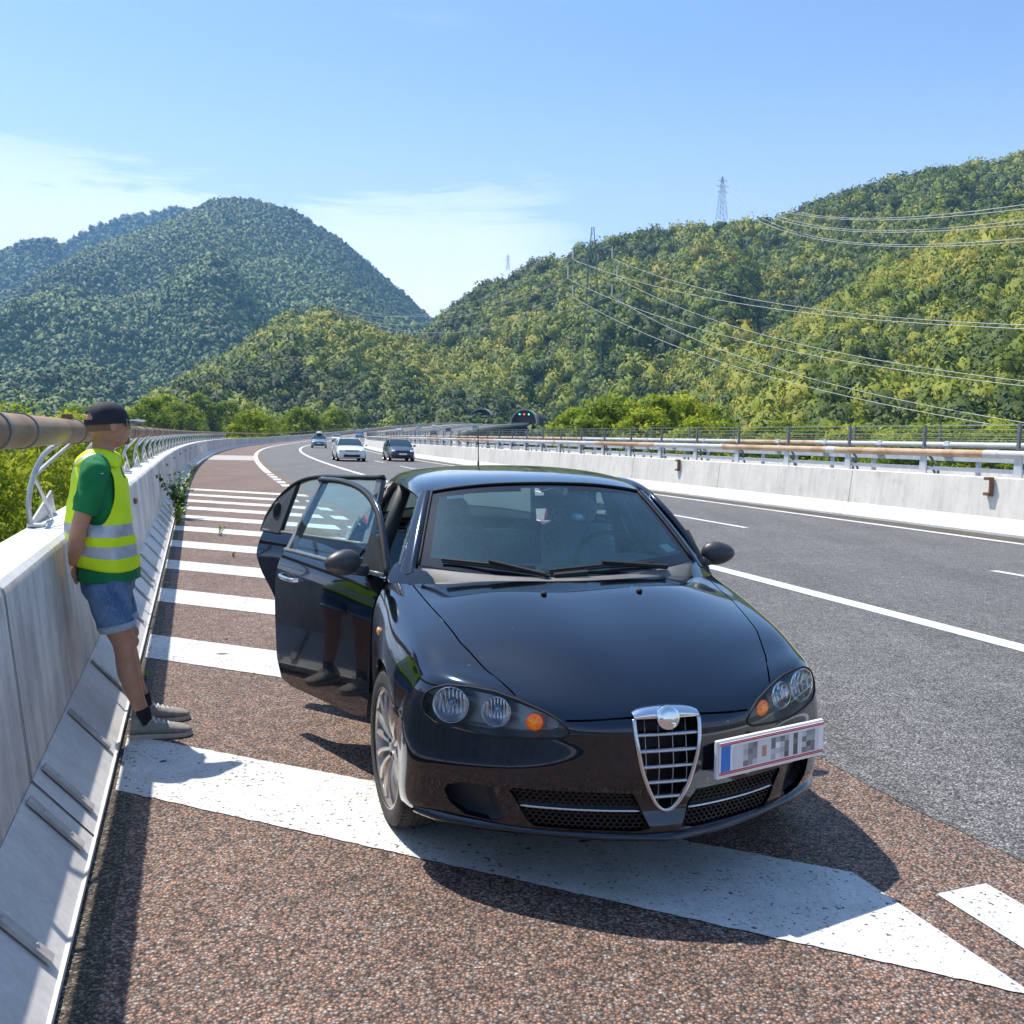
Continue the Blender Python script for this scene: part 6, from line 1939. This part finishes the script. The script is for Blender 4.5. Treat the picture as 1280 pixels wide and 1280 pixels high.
# vest
zr = [.868, .882, .895, .910, .925, .932, .985, .992, 1.020, 1.037, 1.044, 1.097, 1.104] + [1.104 + .0116 * k for k in range(1, 31)]
VX = dict(z=[.86, .93, 1.04, 1.14, 1.24, 1.33, 1.385, 1.425, 1.455], cx=[-.420, -.438, -.462, -.464, -.463, -.463, -.461, -.458, -.452], rx=[.150, .156, .163, .150, .140, .128, .112, .090, .078], ry=[.188, .186, .188, .190, .196, .198, .180, .130, .088])
m = MB(); nA = 168; vv = []; mi = []
for z in zr:
    cx = interp(z, VX['z'], VX['cx']); rx = interp(z, VX['z'], VX['rx']); ry = interp(z, VX['z'], VX['ry'])
    for k in range(nA):
        a = 2 * PI * k / nA
        fold = 1 + (.018 * math.sin(a * 5 + z * 9) + .012 * math.sin(a * 9 - z * 14)) * min(1, (1.45 - z) * 3)
        zz = z + (.018 * math.sin(a * 2 + .6) if z < 1.15 else 0) * (1.2 - z) * 2
        vv.append(Vector((cx + math.cos(a) * rx * fold, math.sin(a) * ry * fold, zz)))
base = 0; ff = []
for i in range(len(zr) - 1):
    z = (zr[i] + zr[i + 1]) / 2
    for k in range(nA):
        a = 2 * PI * (k + .5) / nA
        ca, sa = math.cos(a), math.sin(a)
        hole = False
        if z > 1.095:
            # armhole around the side
            hw = .62 if z < 1.36 else .50
            w = hw * math.sqrt(max(0, 1 - ((z - 1.30) / .21) ** 2)) if z < 1.36 else .62 * (1.47 - z) / .11 * .55 + .22
            if abs(ca) < w and abs(sa) > .4 and z < 1.425: hole = True
            if z > 1.40 and ca > .55: hole = True        # v neck
            if z > 1.33 and ca > .86: hole = True
        if hole: continue
        k2 = (k + 1) % nA
        band = (.930 < z < .990) or (1.040 < z < 1.100)
        strap = z > 1.10 and .34 < abs(sa) < .60 and False
        m.mat(1 if band else 0)
        m.add([vv[i * nA + k], vv[i * nA + k2], vv[(i + 1) * nA + k2], vv[(i + 1) * nA + k]], [(0, 1, 2, 3)])
# shoulder straps bridging front and back, silver tape in the middle
for s in (1, -1):
    rows = []
    for q in range(13):
        t = PI * q / 12
        x = -.458 - math.cos(t) * .108; z = 1.390 + math.sin(t) * .078
        rows.append([Vector((x, (.060 + .022 * j) * s, z - (j - 1) * .006 * math.sin(t) - .012 * max(0, j - 2))) for j in range(6)])
    for q in range(12):
        for j in range(5):
            m.mat(1 if (j == 3 and 1 <= q < 7) else 0)
            m.add([rows[q][j], rows[q][j + 1], rows[q + 1][j + 1], rows[q + 1][j]], [(0, 1, 2, 3)])
vo = m.build('vest', [M['vest'], M['reflect']], PER, smooth=True)
bmv = bmesh.new(); bmv.from_mesh(vo.data)
for _ in range(14):
    bv = [v for v in bmv.verts if any(len(e.link_faces) == 1 for e in v.link_edges)]
    new = {}
    for v in bv:
        nb_ = [e.other_vert(v) for e in v.link_edges if len(e.link_faces) == 1]
        if len(nb_) == 2: new[v] = v.co.lerp((nb_[0].co + nb_[1].co) / 2, .6)
    for v, c in new.items(): v.co = c
    bmv.normal_update()
    bmesh.ops.smooth_vert(bmv, verts=[v for v in bmv.verts if v.co.z > 1.06 and v not in new], factor=.25)
bmv.normal_update()
for v in bmv.verts:
    q = v.co; n_ = mnoise.noise(Vector((q.x * 13, q.y * 13, q.z * 9))) + .6 * mnoise.noise(Vector((q.x * 28 + 4, q.y * 28, q.z * 18)))
    v.co += v.normal * .006 * n_
bmv.to_mesh(vo.data); bmv.free()
md = vo.modifiers.new('thick', 'SOLIDIFY'); md.thickness = .004; md.offset = 0

# shorts
m = MB()
ring_loft(m, [((-.430, 0, .700), .10, .12), ((-.428, 0, .76), .128, .168), ((-.424, 0, .82), .134, .172), ((-.424, 0, .875), .130, .168)], 40)
for s, yk in ((-1, -.112), (1, .114)):
    limb(m, [((-.425, .085 * s, .80), .105), ((-.412, .095 * s, .72), .102), ((-.392, yk, .64), .090), ((-.372, yk, .575), .086)], 24)
remesh(m, 'shorts', M['denim'], PER, 0.009, 2, lambda me: wrinkle(me, .009, 13))
for s, yk in ((-1, -.112), (1, .114)):
    ax = Vector((-.20, 0, .97)).normalized(); c = Vector((-.374, yk, .572))
    m = MB(); m.lathe([(.078, -.010), (.088, -.012), (.0925, .0), (.092, .020), (.084, .024)], c, ax, 32); m.build('rolled_cuff', M['denim_l'], PER, smooth=True)
m = MB(); m.tube([(-.445, -.176, .86), (-.43, -.182, .78), (-.415, -.188, .70), (-.40, -.196, .60)], .0018, 4); m.build('side_seam', simple('dark_seam', (0.04, 0.06, 0.12), 0.9), PER)

# socks and shoes
for s, ya, dx in ((-1, -.140, 0.0), (1, .140, -.012)):
    T = empty('shoe', (-.245 + dx, ya, 0), (0, 0, .02 if s < 0 else .10), parent=PER)
    m = MB(); m.tube([(.0, 0, .075), (-.002, 0, .10), (-.006, 0, .135), (-.012, 0, .155)], [.040, .0375, .036, .036], 18); m.build('sock', M['black_cloth'], T, smooth=True)
    st_ = [(-.068, .030, .030, .052), (-.062, .046, .034, .068), (-.040, .050, .037, .074), (-.010, .050, .038, .070), (.030, .046, .040, .060), (.070, .038, .045, .050), (.120, .030, .050, .044), (.165, .025, .050, .040), (.200, .020, .042, .034), (.222, .014, .026, .030)]
    rows = []
    for x, hz, hw, zc in st_:
        rows.append([Vector((x, math.cos(2 * PI * k / 24) * hw, zc + max(-(zc - .022), math.sin(2 * PI * k / 24) * hz * 1.0))) for k in range(25)])
    m = MB(); m.grid([[Vector((-.074, 0, .045))] * 25] + rows + [[Vector((.230, 0, .028))] * 25]); m.build('upper', M['canvas'], T, smooth=True)
    ol = [(-.078, 0), (-.070, .026), (-.045, .037), (0, .039), (.06, .045), (.12, .053), (.17, .053), (.205, .043), (.228, .022), (.234, 0)]
    ol = ol + [(x, -y) for x, y in ol[-2:0:-1]]
    m = MB(); m.prism([(x, y, 0) for x, y in ol], (0, 0, .002), (0, 0, .026)); m.build('sole', M['sole'], T, bevel=.004)
    m = MB()
    for k in range(5):
        x = .035 + .024 * k; z = .106 - .0092 * k
        m.tube([(x, -.028, z - .012), (x + .006, 0, z + .001), (x + .014, .028, z - .014)], .0028, 5)
        m.tube([(x, .028, z - .012), (x + .006, 0, z + .002), (x + .014, -.028, z - .014)], .0028, 5)
    m.tube(crom([(.035, 0, .102), (.040, -.030, .108), (.055, -.045, .085), (.05, -.02, .095)], 4), .0026, 5)
    m.tube(crom([(.035, 0, .102), (.030, .030, .108), (.050, .045, .085), (.05, .02, .095)], 4), .0026, 5)
    m.build('laces', M['lace'], T)
# ------------------------------------------------------------------ traffic
M['t_glass'] = simple('dark_car_glass', (0.02, 0.05, 0.065), 0.05, coat=1.0)
M['t_light'] = simple('car_headlamp', (0.75, 0.78, 0.80), 0.08, 0.4, coat=1.0)
def small_car(name, label, s_, n_, paint, L=4.25, W=1.78, H=1.46, hood=0.98, toward=True, roofbox=False, cat='car', group=None, grille=(0.5, 0.16), lift=0.0):
    ph = heading(s_); ang = (-PI / 2 - ph) if toward else (PI / 2 - ph)
    T = empty(name, RP(s_, n_, 0.0), (0, 0, ang)); tag(T, label, cat, group)
    w = W / 2; zb = .20 + lift; belt = hood - .04 + lift; H = H
    # lower body: stations front(x=L/2) to rear
    st_ = [(L / 2, .72, .36, .60), (L / 2 - .05, .86, .24, .70), (L / 2 - .30, .95, .20, .80), (L / 2 - .80, .99, .20, hood - .06), (L / 2 - 1.20, 1.0, .20, hood), (0, 1.0, .20, hood + .02), (-L / 2 + .9, 1.0, .20, hood + .06), (-L / 2 + .25, .95, .22, hood + .06), (-L / 2 + .05, .88, .28, hood), (-L / 2, .80, .40, .72)]
    rows = []
    for x, kw, z0, z1 in st_:
        ww = w * kw; z0 += lift; z1 += lift
        half = [(ww * .45, z1 + .012), (ww * .80, z1 - .01), (ww * .93, z1 - .07), (ww, z0 + (z1 - z0) * .62), (ww * .99, z0 + (z1 - z0) * .3), (ww * .93, z0), (ww * .5, z0 - .01)]
        loop = half + [(-y, z) for y, z in half[::-1]]
        rows.append([Vector((x, y, z)) for y, z in loop + loop[:1]])
    m = MB(); m.grid(rows); m.add([r for r in rows[0][:-1]], [tuple(range(len(rows[0]) - 1))]); m.add([r for r in rows[-1][:-1]], [tuple(range(len(rows[0]) - 1))])
    body = m.build('body', paint, T, smooth=True, angle=.7)
    # cabin
    xb0, xt0, xt1, xb1 = L / 2 - 1.12, L / 2 - 1.80, -L / 2 + .55, -L / 2 + .10
    zt = H; wb, wt = w * .90, w * .66
    def q(x, y, z): return Vector((x, y, z))
    zl = hood - .02 + lift
    m = MB()
    rr = []
    for x, z, ww in ((xt0 + .04, zt - .05, wt * 1.0), (xt0 - .25, zt - .012, wt * 1.02), (-.2, zt, wt * 1.03), (xt1 + .2, zt - .03, wt), (xt1, zt - .07, wt * .97)):
        rr.append([q(x, y, z - .05 * abs(y / ww) ** 3) for y in (-ww * 1.06, -ww * .8, -ww * .4, 0, ww * .4, ww * .8, ww * 1.06)])
    m.grid(rr); m.build('roof', paint, T, smooth=True)
    m = MB()
    for sy in (1, -1):
        m.tube([q(xb0, wb * sy, zl), q(xt0 + .04, wt * 1.04 * sy, zt - .09), q(-.2, wt * 1.08 * sy, zt - .05), q(xt1, wt * sy, zt - .12), q(xb1, wb * .93 * sy, zl + .06)], .035, 6)
        m.tube([q(-.25, wb * sy, zl), q(-.30, wt * 1.07 * sy, zt - .06)], .04, 6)
    m.build('pillar', paint, T, smooth=True)
    m = MB(); m.grid([[q(xb0, y * wb, zl - .02) for y in (-.97, -.5, 0, .5, .97)], [q(xb0 + .08 * 0 - .35, y * (wb + wt) / 2, (zl + zt) / 2 + .02) for y in (-.99, -.5, 0, .5, .99)], [q(xt0 + .05, y * wt, zt - .065) for y in (-1, -.5, 0, .5, 1)]])
    m.build('windscreen', M['t_glass'], T, smooth=True)
    for sy in (1, -1):
        m = MB(); m.add([q(xb0 - .05, wb * .985 * sy, zl), q(xt0, wt * 1.03 * sy, zt - .08), q(-.2, wt * 1.06 * sy, zt - .06), q(xt1, wt * sy, zt - .12), q(xb1 + .1, wb * .93 * sy, zl + .04)], [(0, 1, 2, 3, 4)])
        m.build('side_window', M['t_glass'], T)
    m = MB(); m.add([q(xt1, -wt * .95, zt - .10), q(xt1, wt * .95, zt - .10), q(xb1, wb * .88, zl + .04), q(xb1, -wb * .88, zl + .04)], [(0, 1, 2, 3)]); m.build('rear_window', M['t_glass'], T)
    # lamps, grille, plate, mirrors
    for sy in (1, -1):
        m = MB(); m.ellipsoid((L / 2 - .13, w * .70 * sy, .66 + lift), (.13, .19, .075), 14, 8, Matrix.Rotation(-.5 * sy, 3, 'Z')); m.build('headlight', M['t_light'], T, smooth=True)
        m = MB(); m.ellipsoid((L / 2 - .75 - .45, (w + .09) * sy, zl + .05), (.07, .10, .07), 12, 8); m.build('mirror', paint, T, smooth=True)
        m = MB(); m.ellipsoid((-L / 2 + .07, w * .74 * sy, .85 + lift), (.06, .13, .09), 12, 8); m.build('tail_light', simple('tail_red', (.4, .02, .02), .2), T, smooth=True)
    m = MB(); m.box((L / 2 + .0, 0, .66 + lift), (.04, w * .9, .05)); m.box((L / 2 - .005, 0, .36 + lift), (.05, w * 1.1, grille[1])); m.build('grille', M['black'], T, bevel=.01)
    m = MB(); m.box((L / 2 + .03, 0, .49 + lift), (.015, .50, .11)); m.build('number_plate', M['paper'], T)
    for sx in (L / 2 - .82, -L / 2 + .80):
        for sy in (1, -1):
            c = Vector((sx, (w - .10) * sy, .31))
            W_ = empty('wheel', c, parent=T)
            m = MB(); m.lathe([(.19, .10), (.30, .10), (.315, .07), (.315, -.07), (.30, -.10), (.19, -.10)], (0, 0, 0), (0, sy, 0), 24); m.build('tyre', M['rubber'], W_, smooth=True, angle=.6)
            m = MB(); m.lathe([(0, .085), (.05, .09), (.19, .075), (.2, .10), (.2, .0), (0, .0)], (0, 0, 0), (0, sy, 0), 20); m.build('rim', M['rim'], W_, smooth=True, angle=.6)
    m = MB(); m.box((0, 0, .24 + lift), (L * .9, W * .8, .1)); m.build('underbody', M['under'], T)
    if roofbox:
        R_b = empty('roof_box', (0, 0, 0), parent=T)
        m = MB(); m.ellipsoid((-.25, 0, H + .20), (1.05, .38, .19), 20, 10); m.build('box_lid', M['t_white'], R_b, smooth=True)
        m = MB(); m.box((.3, 0, H + .02), (.05, 1.1, .05)); m.box((-.7, 0, H + .02), (.05, 1.1, .05)); m.box((-.2, 0, H + .05), (1.7, .6, .05)); m.build('roof_bars', M['black'], R_b)
    return T
M['t_white'] = simple('white_car_paint', (0.72, 0.72, 0.71), 0.35, coat=1.0)
M['t_navy'] = simple('dark_navy_car_paint', (0.010, 0.014, 0.035), 0.35, coat=1.0)
M['t_grey'] = simple('steel_blue_car_paint', (0.16, 0.22, 0.27), 0.35, 0.3, coat=1.0)
M['t_blue'] = simple('bright_blue_car_paint', (0.03, 0.15, 0.38), 0.35, coat=1.0)
small_car('hatchback', 'white hatchback driving toward the camera, largest of the moving white cars', 61.6, 8.25, M['t_white'], W=1.80)
small_car('hatchback', 'small dark navy hatchback driving in the lane nearest the median barrier', 63.8, 11.75, M['t_navy'], L=4.0, W=1.70, H=1.50, hood=1.0)
small_car('suv', 'grey blue off-road wagon with a white roof box', 122.5, 8.4, M['t_grey'], L=4.6, W=1.85, H=1.68, hood=1.05, roofbox=True, lift=.08)
small_car('family_car', 'distant white car between the roof box wagon and the blue car', 196, 8.2, M['t_white'], H=1.5)
small_car('family_car', 'distant blue car farthest of the five on the near curve', 250, 8.0, M['t_blue'], H=1.5)
for k, (s_, n_, mt, tw) in enumerate([(330, 8.2, 't_white', True), (372, 8.2, 't_grey', True), (410, 8.2, 't_white', True), (300, 23.0, 't_navy', False), (345, 23.0, 't_navy', False), (400, 26.5, 't_grey', False)]):
    small_car('family_car', 'tiny %s car far off on the %s before the tunnels' % ({'t_white': 'white', 't_grey': 'grey blue', 't_navy': 'dark'}[mt], 'incoming carriageway' if n_ < 12 else 'opposite carriageway'), s_, n_, M[mt], toward=tw, group='tiny cars far off before the tunnels')

# ------------------------------------------------------------------ weeds, leaves and grit
def weed(name, label, p, h, n, leaf, mat, seed, spread=.5, cat='plant', group=None):
    rs = random.Random(seed); T = empty(name, p); tag(T, label, cat, group)
    st = MB(); lf = MB()
    for k in range(n):
        a = rs.uniform(0, 2 * PI); ln = h * rs.uniform(.5, 1); sp_ = spread * rs.uniform(.2, 1)
        pts = [Vector((math.cos(a) * .02, math.sin(a) * .02, 0)), Vector((math.cos(a) * sp_ * ln * .4, math.sin(a) * sp_ * ln * .4, ln * .55)), Vector((math.cos(a) * sp_ * ln, math.sin(a) * sp_ * ln, ln))]
        st.tube(pts, .003, 4)
        for q in range(int(10 + 14 * rs.random())):
            t = rs.uniform(.15, 1); c = pts[0].lerp(pts[1], t * 2) if t < .5 else pts[1].lerp(pts[2], t * 2 - 1)
            d = Vector((rs.gauss(0, 1), rs.gauss(0, 1), rs.gauss(.3, .6))).normalized(); u = d.cross(Vector((0, 0, 1)));
            if u.length < .1: u = Vector((1, 0, 0))
            u.normalize(); l = leaf * rs.uniform(.6, 1.3)
            lf.add([c, c + d * l * .5 + u * l * .28, c + d * l, c + d * l * .5 - u * l * .28], [(0, 1, 2, 3)])
    st.build('stem', M['w_stem'], T); lf.build('leaves', mat, T, recalc=False)
    return T
M['w_stem'] = simple('green_stem', (0.08, 0.13, 0.03), 0.7)
M['w_leaf'] = simple('weed_leaf', (0.09, 0.19, 0.02), 0.6, noise_amt=0.3, nscale=30)
M['w_yel'] = simple('yellow_green_weed', (0.32, 0.38, 0.03), 0.6, noise_amt=0.3, nscale=30)
weed('weed', 'bushy green weed growing from the gutter at the foot of the parapet', RP(18.4, -.30, 0), .85, 26, .10, M['w_leaf'], 1, .45)
weed('weed', 'low yellowish weed tuft just in front of the bushy green one', RP(17.0, -.28, 0), .38, 10, .07, M['w_yel'], 2, .7)
weed('weed', 'yellow weed sprouting through the hatched shoulder, the farther of two', RP(15.2, .35, 0), .18, 5, .035, M['w_yel'], 3, .8)
weed('weed', 'yellow weed sprouting through the hatched shoulder, the nearer of two', RP(12.6, .45, 0), .10, 4, .025, M['w_yel'], 4, .8)
for k in range(9):
    weed('gutter_weed', 'small tuft in the gutter along the parapet foot', RP(22 + k * 2.6, -.28, 0), .25, 6, .07, M['w_leaf'] if k % 2 else M['w_yel'], 10 + k, .7, group='small gutter tufts')
weed('gutter_weed', 'tiny yellow sprig at the parapet foot behind the person', RP(6.35, -.31, 0), .06, 4, .02, M['w_yel'], 33, .6)
def leaf_litter(name, label, p, r, c, rot, cat='leaf', curl=.3):
    m = MB(); n = 10; rows = []
    for i in range(n + 1):
        t = i / n; w = r * .42 * math.sin(PI * t) ** .7; x = (t - .5) * 2 * r
        rows.append([Vector((x, -w, .004 + curl * w)), Vector((x, 0, .003 + .15 * r * math.sin(PI * t))), Vector((x, w, .004 + curl * w * .6))])
    m.grid(rows); o = m.build(name, simple('dry_leaf', c, .8, noise_amt=.3, nscale=60), smooth=True); o.location = p; o.rotation_euler = (0, 0, rot)
    md = o.modifiers.new('t', 'SOLIDIFY'); md.thickness = .0015
    tag(o, label, cat)
def gpx(x, y):
    d = pxray(x, y); t = -CAM_H / d.z; return Vector((d.x * t, d.y * t, 0))
leaf_litter('dry_leaf', 'reddish brown dry leaf on the white stripe under the front bumper', gpx(732, 1053), .030, (0.10, 0.03, 0.015), .3)
leaf_litter('debris', 'thin grey flat scrap lying on the second white stripe', gpx(278, 818), .05, (0.12, 0.11, 0.10), .1, 'debris', .1)
leaf_litter('debris', 'small dark scrap on the reddish asphalt just beyond the second stripe', gpx(282, 799), .025, (0.05, 0.045, 0.04), .5, 'debris')
leaf_litter('debris', 'black crumb on the stripe in the shadow of the person', gpx(204, 953), .018, (0.02, 0.02, 0.02), .5, 'debris', .6)
leaf_litter('debris', 'white scrap by the gutter beyond the third stripe', gpx(206, 729), .045, (0.6, 0.6, 0.62), .2, 'debris', .5)
leaf_litter('debris', 'dark twig scrap on the asphalt between far stripes', gpx(292, 642), .06, (0.05, 0.04, 0.03), .1, 'debris', .3)
# loose chippings gathered by the parapet
rs = random.Random(77); m = MB()
for k in range(900):
    s_ = 1.5 + (rs.random() ** 1.5) * 18; n_ = -.345 + abs(rs.gauss(0, .035)); r = rs.uniform(.003, .008)
    m.ellipsoid(RP(s_, n_, r * .5), (r, r * rs.uniform(.6, 1), r * .7), 5, 3)
tag(m.build('gutter_gravel', simple('pale_chippings', (0.22, 0.17, 0.13), .8, noise_amt=.5, nscale=90), smooth=False), kind='stuff')
# ------------------------------------------------------------------ air
mb = MB(); mb.box((0, 0, 500), (11200, 11200, 1024))
hz = mb.build('haze', None); hz.data.materials.clear()
hm = bpy.data.materials.new('haze_air'); hm.use_nodes = True; hn = hm.node_tree; hn.nodes.clear()
ho = hn.nodes.new('ShaderNodeOutputMaterial'); hv = hn.nodes.new('ShaderNodeVolumePrincipled')
hv.inputs['Color'].default_value = (0.28, 0.58, 1.0, 1); hv.inputs['Density'].default_value = 0.00013; hv.inputs['Anisotropy'].default_value = 0.2
hn.links.new(hv.outputs[0], ho.inputs['Volume']); hz.data.materials.append(hm); tag(hz, kind='stuff')
